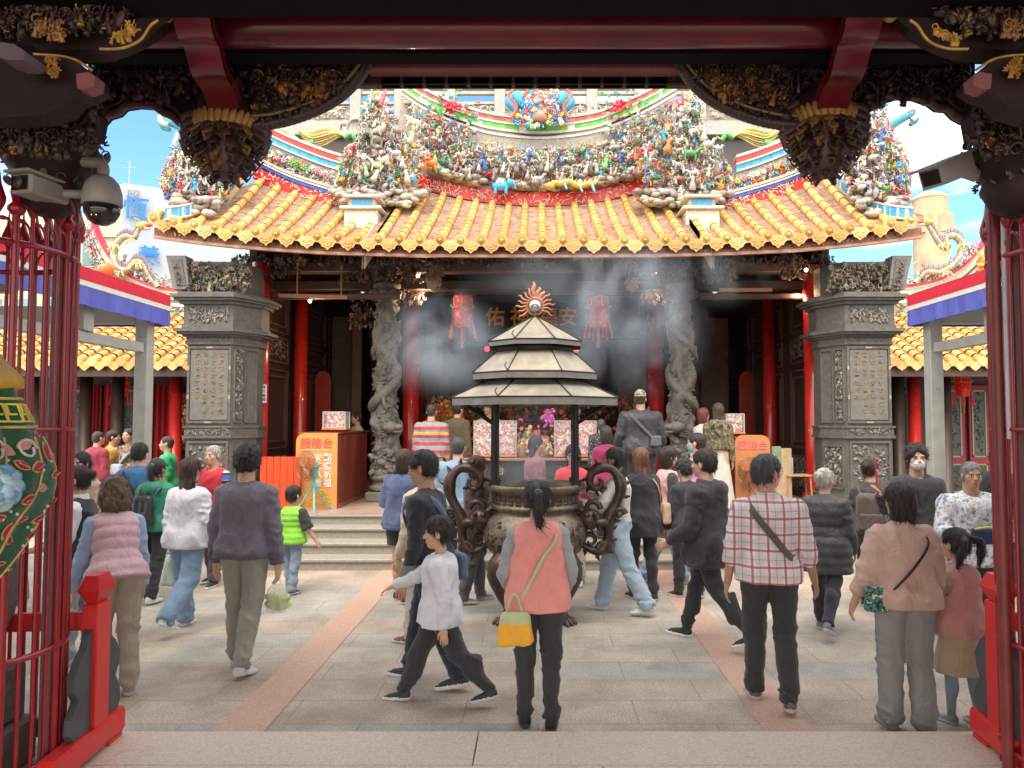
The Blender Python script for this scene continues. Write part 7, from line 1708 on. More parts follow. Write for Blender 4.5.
    if vest: tp['hem'] = max(tp.get('hem',-.05), .0); tp['loose'] = min(tp.get('loose',.012), .014); tp['fold'] = .003; tp['boxy'] = False; tp['flare'] = 0; tp['sr'] = tp.get('sr',.032)*1.06
    garment(tp, tp.get('name','shirt'))
    if vest: garment(vest, vest.get('name','vest'), .012, True)
    # --- shoes
    for i in (0,1):
        a = an[i]; yaw = R(toe)*(-1 if i == 1 else 1); s = -1 if i == 0 else 1; shin = (an[i]-kn[i]); ang = math.atan2(-shin[1], -shin[2])   # shin pitch
        lift = a[2]-FT > .02; pt = -R(legs[i][1]*.75)*1.0 if lift else 0; pt = max(-1.0, pt)
        M3 = np.array(Matrix.Rotation(yaw,3,'Z') @ Matrix.Rotation(pt,3,'X'), np.float32); k = H/1.7; FL = .265*k*(.93 if sex == 'f' else 1)
        def shoe(P):
            q = ((P-a)@M3)/k; L_ = FL/k; sx = q[...,0]; hgt = .047*1.7*.0+.078
            d = rbox(q, (0,L_*.5-.062,-.066), (.040,L_*.5,.016), .014); d = smax(d, np.hypot(sx/.047,(q[...,1]-(L_*.5-.06))/(L_*.53))*.047-.047, .01)
            u = cap(q, (0,-.022,-.030), (0,L_-.125,-.055), .037, .026); u = smin(u, cap(q, (0,-.01,-.0), (0,-.015,-.04), .034, .038), .02); u = smax(u, q[...,2]-.012, .006)
            return smin(d, u, .012)*k
        rr = np.abs(M3@A_(0,.2,0))+A_(.075,.10,.10); ctr = a+M3@A_(0,FL*.25,-.04)
        V, Fc = snet(shoe, ctr-rr-.03, ctr+rr+.03, .008 if Y < 6.3 else .011 if not far else .016)
        C = ((V[Fc].mean(1)-a)@M3)/k if len(Fc) else np.zeros((0,3)); mi = (C[:,2] < -.052).astype(int) if len(Fc) else 0
        npmesh('shoe', [(V,Fc,mi)], [mat('shoe_%d_%d_%d' % tuple(int(c*99) for c in shoes), shoes, .6, var=.1, bump=.2, bscale=120), mat('sole_%d' % int(sole[0]*99), sole, .6)], Pn)
    # --- hair
    if hair and hair != 'bald':
        st = hair
        def hs_(P):
            q = toHead(P); ax = np.abs(q[...,0]); x, y, z = q[...,0], q[...,1], q[...,2]; az = np.arctan2(x, -y)
            t = {'short':.013,'crop':.005,'boy':.016,'bob':.020,'long':.017,'pony':.009,'curly':.030,'mop':.024,'bun':.009,'grey':.014,'twotails':.009,'fringe':.008}.get(st,.014); t0 = t
            strand = (vn(np.stack([az*7+3, z*9+phase, y*8], -1))-.5)*(.016 if st in ('curly','mop') else .009)+(vn(np.stack([az*22, z*14, y*20+phase], -1))-.5)*.011
            if st in ('curly','mop'): strand = strand+(vn(q*42+phase)-.5)*.022
            t0 = t; t = t*(.25+.75*np.clip((z+.075)/.07,0,1)) if st in ('short','boy','grey','crop') else t
            d = elp(q, (0,-.014,.036), (.073,.093,.082))-t*.85
            d = smin(d, elp(q, (0,-.04,-.02), (.060+t0*.8,.060+t0*.8,.075)), .03)
            face = elp(q, (0,.115,-.045), (.070 if st not in ('bob','long','curly') else .062,.085,.118)); d = smax(d, -face, .012)
            if st in ('short','boy','crop','mop','grey','fringe'):
                lim = -.072+.062*np.clip((y+.03)/.05,0,1)+(vn(q*55+phase)-.5)*.022; d = smax(d, lim-z, .006); d = smax(d, -(np.hypot(y+.006,(z+.012)*.8)-.026+(.072-ax)*2.0*(ax<.06)), .008) if st != 'mop' else d
            elif st in ('pony','bun','twotails'):
                lim = -.062+.05*np.clip((y+.03)/.05,0,1); d = smax(d, lim-z, .01)
            else: d = smax(d, -.095-z, .02)
            d = d-strand*(1 if st not in ('pony','bun') else .35)
            if st in ('bob','curly'):
                L_ = .15 if st == 'bob' else .17; b = elp(q, (0,-.028,-.055), (.088 if st=='bob' else .115,.078 if st=='bob' else .095,.115 if st=='bob' else .125)); b = smax(b, -elp(q, (0,.10,-.06), (.058,.085,.16)), .012); b = smax(b, -L_-z, .015); d = smin(d, b-strand*1.3, .02)
            if st == 'long':
                LL = .36; sway = .01*np.sin(z*18+phase); w2 = np.interp(-z, [0,.12,.25,LL], [.078,.088,.085,.045]).astype(np.float32); dp = np.interp(-z, [0,.12,.25,LL], [.055,.045,.036,.02]).astype(np.float32); yc = np.interp(-z, [0,.12,.25,LL], [-.045,-.062,-.082,-.09]).astype(np.float32)
                b = (np.hypot((x-sway)/w2, (y-yc)/dp)-1)*dp; b = smax(b, -LL-z+.03*(vn(np.stack([x*60,y*10,z*0],-1))-.5), .01); b = smax(b, z-.03, .02); d = smin(d, b-strand*.9, .02)
            if st == 'pony':
                b = chain(q, [A_(0,-.095,.045), A_(0,-.135,.03), A_(.005,-.135,-.06), A_(.012,-.115,-.20)], [.022,.030,.034,.012]); d = smin(d, b-strand*.8, .008)
            if st == 'twotails':
                b = chain(q, [A_(.03,-.095,.06), A_(.075,-.14,.04), A_(.10,-.13,-.05), A_(.11,-.10,-.15)], [.02,.026,.03,.010]); b = np.minimum(b, chain(np.stack([-x,y,z],-1), [A_(.03,-.095,.06), A_(.075,-.14,.04), A_(.10,-.13,-.05), A_(.11,-.10,-.15)], [.02,.026,.03,.010])); d = smin(d, b-strand*.8, .008)
            if st == 'bun': d = smin(d, elp(q, (0,-.112,.045), (.042,.036,.042))-strand, .006)
            if st == 'fringe': d = smax(d, -(z-.075+.5*np.clip(-y,0,1)*0)-0.0+(-.0), .012) if False else smax(d, (z-.062)-.35*np.clip(.02-y,0,.0), .01)
            return d*hsc
        r_ = .15*hsc; dn = {'long':.40,'pony':.24,'twotails':.2,'bob':.19,'curly':.21}.get(st,.13)*hsc
        c1 = [fromHead(v) for v in ((0,-.05,-dn/hsc),(.14,.12,.15),(-.14,-.19,.15),(.14,-.19,-dn/hsc),(-.14,.12,-.1))]
        V, Fc = snet(hs_, np.min(c1,0)-.02, np.max(c1,0)+.02, .0065 if Y < 6.5 else .009 if not far else .012)
        V = relax(V,Fc,1,.3); hp_ = [(V,Fc,0)]
        if Y < 9.4 and len(Fc):       # loose strands lying on the hair
            nrm = np.zeros_like(V); fn = np.cross(V[Fc[:,2]]-V[Fc[:,0]], V[Fc[:,3]]-V[Fc[:,1]]); [np.add.at(nrm, Fc[:,i], fn) for i in range(4)]; nrm /= np.maximum(np.linalg.norm(nrm,axis=1,keepdims=True),1e-9)
            ns = 520 if Y < 6.5 else 260; rs = np.random.RandomState(int(phase*100)); I = rs.randint(0,len(V),ns); p0 = V[I]; n0 = nrm[I]; wav = .9 if st in ('curly','mop') else .35
            dn_ = A_(0,0,-1)+rs.normal(0,wav,(ns,3)).astype(np.float32); dn_ -= n0*(dn_*n0).sum(1,keepdims=True)*.85; dn_ /= np.linalg.norm(dn_,axis=1,keepdims=True)
            LL_ = (rs.uniform(.025,.06,ns) if st not in ('long','bob','pony') else rs.uniform(.05,.13,ns))[:,None]*hsc; rr_ = .0017 if Y < 6.5 else .0022
            pts_ = [p0-n0*.002, p0+dn_*LL_*.4+n0*.0035, p0+dn_*LL_*.75+n0*.004, p0+dn_*LL_+n0*rs.uniform(-.002,.007,(ns,1))]; sd_ = np.cross(dn_, n0)
            vs = []; 
            for k_, q_ in enumerate(pts_):
                w_ = rr_*(1,1,.8,.2)[k_]; vs += [q_+sd_*w_, q_-sd_*w_, q_+n0*w_]
            SV = np.stack(vs,1).reshape(-1,3); base = (np.arange(ns)*12)[:,None]; fs = []
            for k_ in range(3):
                for a_, b_ in ((0,1),(1,2),(2,0)): fs.append(np.concatenate([base+k_*3+a_, base+k_*3+b_, base+k_*3+3+b_, base+k_*3+3+a_],1))
            hp_.append((SV.astype(np.float32), np.concatenate(fs), 0))
        npmesh('hair', hp_, [hairmat(haircol)], Pn)
        if st in ('pony','bun'):
            m = MB(); c = fromHead((0,-.112,.044)); 
            if st == 'pony': m.tube([tuple(c+HR@(A_(math.cos(t_)*.025,0,math.sin(t_)*.025)*hsc)) for t_ in [2*PI*k/14 for k in range(15)]], .005, 6); npmesh('hair_tie', mbparts(m), [mat('hair_tie', (.15,.3,.35), .5)], Pn)
    if hat:
        def hat_(P):
            q = toHead(P); d = elp(q, (0,-.012,.045), (.084,.104,.090)); d = smax(d, .035-q[...,2]-.0*q[...,1], .006); ycb = .105 if hat[0] != 'back' else -.115
            if hat[0] in ('cap','back'):
                b = elp(q, (0,ycb,.036), (.07,.075,.009)); d = smin(d, b, .006)
            d = d-(vn(q*30)-.5)*.004
            return d*hsc
        c0, c1_ = fromHead((0,0,.06))-.21*hsc, fromHead((0,0,.06))+.21*hsc; V, Fc = snet(hat_, c0, c1_, .0075); npmesh('cap', [(V,Fc,0)], [hat[1]], Pn)
    if mask:
        def mk(P):
            q = toHead(P); d = np.abs(elp(q, (0,.026,-.045), (.060,.074,.072)))-.003; d = smax(d, (q[...,2]+.008)-.0, .004); d = smax(d, -.092-q[...,2], .004); d = smax(d, .02-q[...,1], .004); return d*hsc
        c0, c1_ = fromHead((0,.05,-.05))-.12*hsc, fromHead((0,.05,-.05))+.12*hsc; V, Fc = snet(mk, c0, c1_, .006)
        m = MB()
        for s in (-1,1): m.tube([tuple(fromHead(v)) for v in ((s*.062,.045,-.02),(s*.074,.0,-.005),(s*.076,-.02,-.02))], .0018, 4)
        npmesh('face_mask', [(V,Fc,0)]+mbparts(m), [mask], Pn)
    if glasses:
        m = MB()
        for s in (-1,1):
            m.tube([tuple(fromHead((s*.033+math.cos(t_)*.022,.103-abs(math.cos(t_))*.004,.002+math.sin(t_)*.016))) for t_ in [2*PI*k/14 for k in range(15)]], .0016, 5); m.tube([tuple(fromHead(v)) for v in ((s*.054,.098,.006),(s*.078,.03,.008),(s*.08,-.01,.0))], .0018, 5)
        npmesh('glasses', mbparts(m), [BLKM], Pn)
    # frame for bags
    info = dict(root=Pn, H=H, hz=hz, sho=sho, elb=elb, wri=wri, fdir=fdir, T2=T2, hipc=hipc, RL=RL, tab=tab, wide=wide, gl=(tp.get('loose',.012)+(.026 if vest else .004)+(.01 if tp.get('quilt') else 0)), fromHead=fromHead, flare=tp.get('flare',0), boxy=tp.get('boxy'), rz=rz, X=X, Y=Y, zg=zg)
    return info

# ------------------------------------------------------------------ bags (things of their own, built in the wearer's place)
def on_torso(p, ang, z, off=0.0):
    """point on the clothed torso: ang 0 = back, 90 = right side, 180 = front"""
    H = p['H']; a = R(ang); zz = z; fl = 1+p['flare']*min(1.5,max(0,(.1-zz)/.2)); wx = float(prof(p['tab'], zz, 1))*p['wide']*fl*H+p['gl']+off; wy = float(prof(p['tab'], zz, 2))*fl*H+p['gl']*1.1+off
    if p['boxy']: bf = min(1,max(0,(.235-zz)/.05)); wx = max(wx, (.097*p['wide']*H*fl+p['gl'])*bf+off); wy = max(wy, (.064*H+p['gl'])*bf+off)
    wx += .010; wy += .012
    v = np.array([math.sin(a)*wx, -math.cos(a)*wy, zz*H], np.float32); return Vector([float(c) for c in (p['hipc']+p['RL']@v)])
def bagroot(p, name, label, cat, group=None):
    return thing(name, label, cat, (p['X'], p['Y'], p['zg']), R(p['rz']), group)
def strap(p, pts, w_, M_, S, name='strap', t=.004):
    P = lerp_path([on_torso(p, *q) if len(q) < 4 else Vector(q[:3]) for q in pts], 30); m = MB()
    c = Vector([float(x) for x in p['hipc']+p['RL']@A_(0,0,.14*p['H'])])
    v = []; f = []
    for i, q in enumerate(P):
        d = (P[min(i+1,30)]-P[max(i-1,0)]).normalized(); o = q-c; o.z *= .2; o = o.normalized(); s = d.cross(o).normalized()
        v += [q+s*w_/2+o*t, q-s*w_/2+o*t, q-s*w_/2-o*t, q+s*w_/2-o*t]
    for i in range(30):
        for k in range(4): f.append((i*4+k, i*4+(k+1)%4, i*4+4+(k+1)%4, i*4+4+k))
    m.add(v, f, 0, None, True); return m.build(name, M_, S)
def softbag(S, c, size, M_, name='bag_body', R3=None, sag=.3, h=.009, mat2=None, zsplit=None):
    c = np.array(c, np.float32); b = np.array(size, np.float32)/2; ph = rng.random()*30
    R3 = np.eye(3, dtype=np.float32) if R3 is None else R3
    def f(P):
        q = (P-c)@R3; t = np.clip((q[...,2]+b[2])/(2*b[2]),0,1); k = 1-sag*t; w2 = np.stack([q[...,0]/k, q[...,1]/k, q[...,2]], -1)
        return rbox(w2, (0,0,0), b, min(b)*.7)-(vn(q*np.array([28,28,9],np.float32)+ph)-.5)*.016
    ext = float(np.linalg.norm(b))+.02; V, Fc = snet(f, c-ext, c+ext, h); mi = 0; ms = [M_]
    if mat2 is not None: C = (V[Fc].mean(1)-c)@R3; mi = (C[:,2] > zsplit).astype(int); ms.append(mat2)
    return npmesh(name, [(relax(V,Fc,1,.4),Fc,mi)], ms, S)
def handle_loop(S, a, b, up, r_, M_, name='handle'):
    a, b = Vector(a), Vector(b); m = (a+b)/2+Vector(up); P = lerp_path([a, a.lerp(m,.6)+Vector(up)*.25, m, b.lerp(m,.6)+Vector(up)*.25, b], 20); return MB().tube(P, r_, 8).build(name, M_, S)
def crossbody(p, label, M_, side=1, size=(.2,.08,.15), zb=-.04, w_=.025, Ms=None, front=False, angb=75, name='shoulder_bag'):
    """strap from the shoulder opposite to the bag, over the back (and front) down to the bag at the hip"""
    S = bagroot(p, name, label, 'bag'); s = side; Ms = Ms or M_
    strap(p, [(s*-150,.262,.0),(s*-70,.272,-.045),(s*-30,.235,.004),(s*0,.15,.006),(s*40,.06,.008),(s*angb,zb+.03,.012)], w_, Ms, S)
    strap(p, [(s*-70,.272,-.045),(s*-140,.235,.004),(s*180,.15,.006),(s*140,.06,.008),(s*angb,zb+.03,.012)], w_, Ms, S)
    c = on_torso(p, s*angb, zb-size[2]/2/p['H']+.03, size[1]*.45); a = R(s*angb); R3 = np.array([[math.cos(a),-math.sin(a),0],[math.sin(a),math.cos(a),0],[0,0,1]], np.float32)
    softbag(S, c, size, M_, R3=R3, sag=.12); return S
def backpack(p, label, M_, size=(.28,.15,.40), zc=.12, Ms=None):
    S = bagroot(p, 'backpack', label, 'backpack'); Ms = Ms or M_
    c = on_torso(p, 0, zc, size[1]*.5); softbag(S, c, size, M_, sag=.15, R3=p['RL'])
    c2 = on_torso(p, 0, zc-.05, size[1]*1.02); softbag(S, c2, (size[0]*.7,.06,size[2]*.42), M_, 'front_pocket', p['RL'], .05)
    for s in (-1,1): strap(p, [(s*30,.225,.01),(s*42,.262,.0),(s*80,.272,-.03),(s*130,.245,.002),(s*120,.17,.006),(s*80,.09,.006),(s*40,.04,.01)], .04, Ms, S)
    handle_loop(S, c+Vector((-.03,0,size[2]/2-.01)), c+Vector((.03,0,size[2]/2-.01)), (0,0,.04), .006, Ms, 'grab_handle'); return S
def held_bag(p, label, i, size, M_, name='plastic_bag', cat='bag', drop=.12, hr=.006, **kw):
    S = bagroot(p, name, label, cat); w_ = p['wri'][i]+p['fdir'][i]*.085*p['H']/1.7; c = Vector([float(x) for x in w_])
    handle_loop(S, c+Vector((-.03,0,-drop)), c+Vector((.03,0,-drop)), (0,0,drop-.005), hr, M_); softbag(S, c+Vector((0,0,-drop-size[2]/2+.02)), size, M_, **kw); return S, c+Vector((0,0,-drop-size[2]/2+.02))
# ================================================================== THE CROWD
NV, BK = (.025,.035,.075), (.022,.022,.026)
def hup(py, Y, zg=0): return at(538, py, Y).z-zg+.012
W, S_ = 'walking', None
# --- nearest people
p = person('woman in coral knitted vest with low ponytail and yellow handbag, back to the camera', 538, 4.97, 0, 1.60, 0, 'f', top=dict(col=(.33,.33,.36), loose=.024, sr=.034, hem=-.02), vest=dict(col=(.80,.30,.27), loose=.020, hem=-.055, boxy=True, fold=.003),
    bottom=dict(kind='slim', col=(.035,.032,.038)), hair='pony', arms=((16,4,42,22),(16,4,42,22)), legs=((5,4),(-2,1)), shoes=(.02,.02,.02), sole=(.1,.1,.1))
S = bagroot(p, 'handbag', 'yellow and pale green pleated handbag hanging on a long strap behind the coral vest', 'handbag'); PG_ = fabric((.50,.55,.33)); strap(p, [(60,.272,-.035),(34,.235,.0),(8,.16,.004),(-12,.08,.006),(-30,.0,.012)], .022, PG_, S)
c = on_torso(p, -33, -.085, .05); softbag(S, c+Vector((0,0,-.03)), (.235,.10,.21), fabric((.85,.42,.02),.6), sag=.22, mat2=PG_, zsplit=.035, h=.008); handle_loop(S, c+Vector((-.06,0,.05)), c+Vector((.05,0,.05)), (0,0,.13), .008, PG_)
p = person('tall man in red and white plaid shirt with rolled sleeves, seen from behind', 767, 5.41, 0, 1.755, -8, 'm', wide=1.02, turn=48, top=dict(mat=pattern_mat('plaid_cotton','plaid'), loose=.022, hem=-.045, sleeve=.72, sr=.037, boxy=True, fold=.006, collar=.02), bottom=dict(kind='regular', col=(.03,.03,.032)), hair='short', haircol=(.055,.055,.06), arms=((12,-4,20,0),(14,-2,28,-8)), legs=((9,6),(-8,12)), mask=MASKP, glasses=True, shoes=(.12,.11,.1), skin=SKIN2)
crossbody(p, 'dark olive crossbody strap bag worn over the red plaid shirt', fabric((.10,.09,.075)), 1, (.16,.07,.12), w_=.045, angb=110, zb=.06)
p = person('boy in white t-shirt over long sleeves striding left beside the man in navy', 441, 5.4, 0, 1.325, 90, 'm', hs=1.2, nod=6, top=dict(col=(.66,.66,.72), loose=.032, sleeve=1.0, sr=.036, boxy=True, hem=-.07, fold=.006), bottom=dict(kind='tapered', col=(.03,.03,.036)), hair='boy', legs=((-26,16),(27,6)), arms=((8,-14,14,0),(4,58,8,-6)), shoes=(.03,.04,.06), sole=(.7,.7,.7), toe=4)
p = person('man in navy sweater with glasses and blue shoulder strap walking left', 430, 5.8, 0, 1.785, 78, 'm', lean=4, nod=10, top=dict(col=(.022,.022,.030), loose=.02, hem=-.03, trim=(.16,.16,.18)), bottom=dict(kind='regular', col=(.022,.03,.06)), hair='short', glasses=True, legs=((-12,14),(14,4)), arms=((6,4,16,0),(8,-5,20,0)), shoes=(.03,.03,.035), sole=(.7,.7,.7), skin=SKIN2)
crossbody(p, 'denim blue shoulder bag on the navy sweater man', fabric((.10,.16,.26)), 1, (.26,.1,.2), w_=.05, zb=-.02, angb=45)
p = person('young man in charcoal sweatshirt and grey green trousers, seen from behind', 247, 6.12, 0, 1.80, -6, 'm', wide=.98, turn=-12, top=dict(col=(.14,.125,.16), loose=.026, trim=(.10,.09,.115), hem=-.035, sr=.036, boxy=True, fold=.008, cuff=.026), bottom=dict(kind='regular', col=(.27,.26,.22)), hair='mop', legs=((7,4),(-7,14)), arms=((13,0,10,4),(12,-2,8,4)), shoes=(.6,.6,.62), sole=(.6,.6,.6))
S, c = held_bag(p, 'clear plastic bag of green melons held by the charcoal sweatshirt man', 1, (.20,.15,.22), mat('thin_plastic', (.75,.8,.74), .15, var=.05, alpha=.32), 'plastic_bag', drop=.10, sag=.3)
for k in range(4): m = MB(); m.ell(c+Vector((-.03+.06*(k%2),0,-.06+.055*(k//2))), (.085,.045,.034), Matrix.Rotation(.3-.5*(k%2),3,'Y'), n=12, m=8); o = m.build('melon', mat('pale_green_melon', (.50,.58,.16), .5, var=.15), S)
p = person('woman with long dark red hair in white hooded top and blue jeans walking away', 190, 7.3, 0, 1.635, -14, 'f', top=dict(col=(.62,.63,.70), loose=.03, hem=-.06, sr=.040, boxy=True, fold=.008), bottom=dict(kind='wide', col=DEN), hair='long', haircol=(.045,.018,.018), legs=((8,3),(-12,34)), arms=((14,0,14,4),(14,-2,20,4)), shoes=(.45,.42,.4), sole=(.65,.65,.65))
held_bag(p, 'white plastic bag of green vegetables held by the woman in white top', 0, (.22,.16,.28), mat('milky_plastic', (.42,.50,.45), .3, var=.25, scale=9, alpha=.8), 'plastic_bag', drop=.06, sag=.45)
p = person('woman with curly brown hair in pink quilted vest leaning over the red gate stand', 120, 5.6, 0, 1.60, 38, 'f', lean=22, nod=20, wide=.98, top=dict(col=(.30,.40,.60), loose=.022, sr=.036, fold=.004), vest=dict(col=(.58,.38,.43), loose=.022, quilt=.085, hem=-.03, fold=.004, flare=.12), bottom=dict(kind='regular', col=(.36,.30,.23)), hair='curly', haircol=(.13,.075,.05), legs=((8,6),(-4,6)), arms=((14,22,14,0),(10,20,18,0)), shoes=(.3,.27,.24))
p = person('woman with dark bun in black vest over white collared shirt behind the left cage', 80, 6.3, 0, 1.62, 105, 'f', top=dict(col=(.62,.64,.66), loose=.014, collar=.03, sleeve=.5), vest=dict(col=(.02,.02,.03), loose=.012), bottom=dict(kind='regular', col=(.26,.33,.40)), hair='bun', legs=((4,3),(-6,4)), arms=((8,10,70,0),(8,8,74,0)), shoes=(.5,.5,.5))
held_bag(p, 'cream tote bag held by the woman in black vest', 0, (.28,.12,.28), fabric((.55,.48,.38)), 'tote_bag', 'tote bag', drop=.14)
p = person('woman in dusty beige jacket and wide grey trousers at the right, back to the camera', 900, 4.95, 0, 1.585, -2, 'f', wide=1.03, turn=-25, top=dict(col=(.55,.37,.31), loose=.028, hem=-.035, sr=.040, boxy=True, fold=.009, sleeve=.8), bottom=dict(kind='wide', col=(.25,.245,.24)), hair='bob', haircol=(.035,.018,.016), legs=((3,2),(-3,5)), arms=((22,-2,28,4),(16,4,16,4)), shoes=(.28,.2,.14), sole=(.35,.3,.25))
S = bagroot(p, 'small_bag', 'small teal floral bag on a black strap at the beige jacket woman', 'bag'); strap(p, [(70,.272,-.035),(34,.225,.0),(0,.13,.006),(-40,.03,.012)], .014, BLKM, S)
c = on_torso(p, -62, .0, .03); softbag(S, c, (.15,.05,.16), pattern_mat('teal_floral','floralbag'), sag=.0, h=.008)
p = person('little girl in pink vest and tan skirt with two ponytails at the right gate stand', 955, 5.05, 0, 1.235, 22, 'f', hs=1.22, top=dict(col=(.48,.36,.25), loose=.022, sr=.038), vest=dict(col=(.58,.27,.25), loose=.026, hem=-.06, boxy=True, fold=.004), bottom=dict(kind='skirt', col=(.47,.36,.24), len=1.0, legs=(.22,.28,.34)), hair='twotails', haircol=(.02,.015,.015), legs=((4,3),(-5,4)), arms=((20,30,30,0),(10,5,15,0)), shoes=(.25,.25,.3))
# --- middle distance, left
p = person('person in green hooded top, black cap and black backpack walking away at the left', 157, 8.4, 0, 1.57, -8, 'f', top=dict(col=(.02,.20,.125), loose=.034, hood=True, hem=-.04, sr=.04, boxy=True), bottom=dict(kind='regular', col=BK), hair='pony', hat=('cap', fabric((.03,.03,.035))), legs=((8,4),(-8,10)), arms=((16,0,24,4),(16,0,24,4)), shoes=(.6,.6,.6), sole=(.65,.65,.65))
backpack(p, 'small glossy black backpack on the green hooded top', mat('black_nylon', (.03,.03,.034), .35, var=.2, bump=.2), (.24,.12,.30), .12)
p = person('man in royal blue sweater with black crossbody strap, seen from behind at the left', 139, 8.9, 0, hup(444,8.9), 4, 'm', top=dict(col=(.04,.15,.34), loose=.03, boxy=True), bottom=dict(kind='slim', col=BK), hair='short', arms=((10,0,14,0),(10,0,14,0)))
crossbody(p, 'black crossbody bag on the royal blue sweater', fabric(BK), 1, (.2,.08,.2), w_=.05, angb=20, zb=.02)
p = person('woman in teal mask and beige coat facing the camera behind the left cage', 82, 8.2, 0, hup(453,8.2), 176, 'f', top=dict(col=(.45,.33,.25), loose=.03, hem=-.2, hood=True), bottom=dict(kind='slim', col=BK), hair='long', haircol=(.02,.02,.022), mask=MASKT, arms=((8,6,60,10),(8,6,50,10)))
p = person('bald elderly man in striped jersey and red black jacket facing the camera', 214, 9.2, 0, hup(446,9.2), 165, 'm', top=dict(mat=pattern_mat('striped_jersey','jacketstripe'), loose=.02), vest=dict(col=(.50,.02,.04), loose=.018, hem=-.03, name='waistcoat'), bottom=dict(kind='regular', col=(.06,.06,.08)), hair='crop', haircol=(.42,.40,.38), arms=((8,8,40,4),(8,0,20,0)), legs=((6,3),(-6,8)), shoes=(.03,.03,.03), sole=(.6,.6,.6))
p = person('small boy in lime green quilted vest and jeans below the fan', 294, 8.77, 0, 1.185, -22, 'm', hs=1.26, turn=10, top=dict(col=(.03,.03,.04), loose=.02, sleeve=.5, sr=.042), vest=dict(col=(.25,.62,.06), loose=.026, quilt=.065, fold=.003), bottom=dict(kind='regular', col=(.20,.26,.34)), hair='boy', arms=((10,4,14,0),(26,4,20,-8)), legs=((5,3),(-5,6)), shoes=(.06,.05,.08))
# --- around the burner
p = person('woman in navy t-shirt and black shorts with brown bob, back to the camera', 404, 8.4, 0, hup(451,8.4), -22, 'f', wide=1.1, top=dict(col=(.065,.09,.19), loose=.028, sleeve=.5, sr=.042, boxy=True, hem=-.06), bottom=dict(kind='shorts', col=(.03,.03,.035), hem=.7), hair='bob', haircol=(.05,.03,.022), arms=((14,4,50,10),(12,4,50,10)), legs=((4,2),(-4,6)), shoes=(.03,.03,.03))
p = person('person in cream sweater and cream trousers half hidden behind the man in navy', 424, 6.85, 0, 1.66, 60, 'm', top=dict(col=(.55,.46,.36), loose=.03, sr=.04), bottom=dict(kind='regular', col=(.50,.47,.42)), hair='short', legs=((6,3),(-6,8)), arms=((8,0,20,0),(8,6,20,0)), shoes=(.22,.06,.04), sole=(.5,.5,.5))
p = person('man in light blue t-shirt with black backpack at the stair foot left of the burner', 458, 9.4, 0, hup(438,9.4), -6, 'm', top=dict(col=(.20,.31,.44), loose=.028, sleeve=.5, sr=.04, boxy=True), bottom=dict(kind='regular', col=(.05,.05,.06)), hair='short', haircol=(.05,.05,.052), arms=((10,4,40,6),(10,4,40,6)))
p = person('woman with short red brown hair and dark top facing right at the burner', 476, 8.35, 0, hup(457,8.35), -72, 'f', top=dict(col=(.07,.035,.035), loose=.03, hem=-.1), bottom=dict(kind='regular', col=(.085,.085,.09)), hair='bob', haircol=(.12,.03,.022), arms=((8,14,62,6),(8,10,66,6)), legs=((8,4),(-8,8)), shoes=(.2,.19,.18), sole=(.5,.5,.5))
p = person('woman with long dark hair in mauve coat standing in profile on the lowest step', 535, 10.25, .15, hup(437,10.25,.15), -84, 'f', top=dict(col=(.26,.11,.12), loose=.035, hem=-.2), bottom=dict(kind='slim', col=BK), hair='long', haircol=(.025,.018,.018), arms=((8,10,70,8),(8,10,60,8)))
p = person('woman in red coat and cream trousers facing the camera behind the burner', 573, 9.35, 0, hup(445,9.35), 172, 'f', top=dict(col=(.50,.05,.07), loose=.03, hem=-.12, collar=.02), bottom=dict(kind='regular', col=(.56,.50,.42)), hair='long', haircol=(.02,.016,.016), arms=((10,24,84,14),(10,26,84,14)), nod=14, legs=((10,4),(-8,14)), shoes=(.6,.58,.52), sole=(.6,.6,.6))
p = person('woman in white sweater and pale wide jeans reaching towards the burner', 617, 7.9, 0, hup(447,7.9), 74, 'f', turn=8, top=dict(col=(.58,.56,.52), loose=.02, hem=.02, sr=.034), bottom=dict(kind='wide', col=DENL), hair='long', haircol=(.018,.016,.018), arms=((14,30,78,6),(10,34,96,8)), legs=((-17,10),(14,4)), shoes=(.6,.58,.55), sole=(.65,.65,.65), toe=4)
p = person('woman with straight auburn hair in black coat carrying a tan bag', 641, 8.5, 0, hup(449,8.5), 14, 'f', top=dict(col=(.025,.025,.03), loose=.032, hem=-.12, boxy=True), bottom=dict(kind='slim', col=BK), hair='long', haircol=(.17,.07,.042), arms=((10,6,40,6),(10,4,20,4)), legs=((4,2),(-6,6)))
S = bagroot(p, 'shoulder_bag', 'tan woven shoulder bag on the auburn haired woman', 'bag'); strap(p, [(30,.262,.0),(50,.2,.012),(70,.1,.02)], .02, fabric((.5,.36,.24)), S); strap(p, [(120,.25,.0),(110,.2,.012),(95,.1,.02)], .02, fabric((.5,.36,.24)), S); softbag(S, on_torso(p, 80, .03, .05), (.10,.24,.24), fabric((.48,.33,.22)), sag=.1)
p = person('woman in pale pink vest and pink mask facing right behind the auburn woman', 667, 9.3, 0, hup(447,9.3), -76, 'f', top=dict(col=(.04,.04,.045), loose=.02), vest=dict(col=(.62,.32,.34), loose=.025, hem=-.06), bottom=dict(kind='wide', col=(.22,.33,.45)), hair='bob', haircol=(.045,.025,.02), mask=MASKP, arms=((8,2,16,0),(8,-6,16,0)), legs=((-14,10),(12,4)), shoes=(.65,.45,.05))
p = person('woman in magenta jacket on the steps behind the burner, back to the camera', 606, 10.65, .3, hup(427,10.65,.3), 8, 'f', top=dict(col=(.27,.02,.09), loose=.014), wide=.92, bottom=dict(kind='slim', col=BK), hair='bob', haircol=(.04,.03,.03))
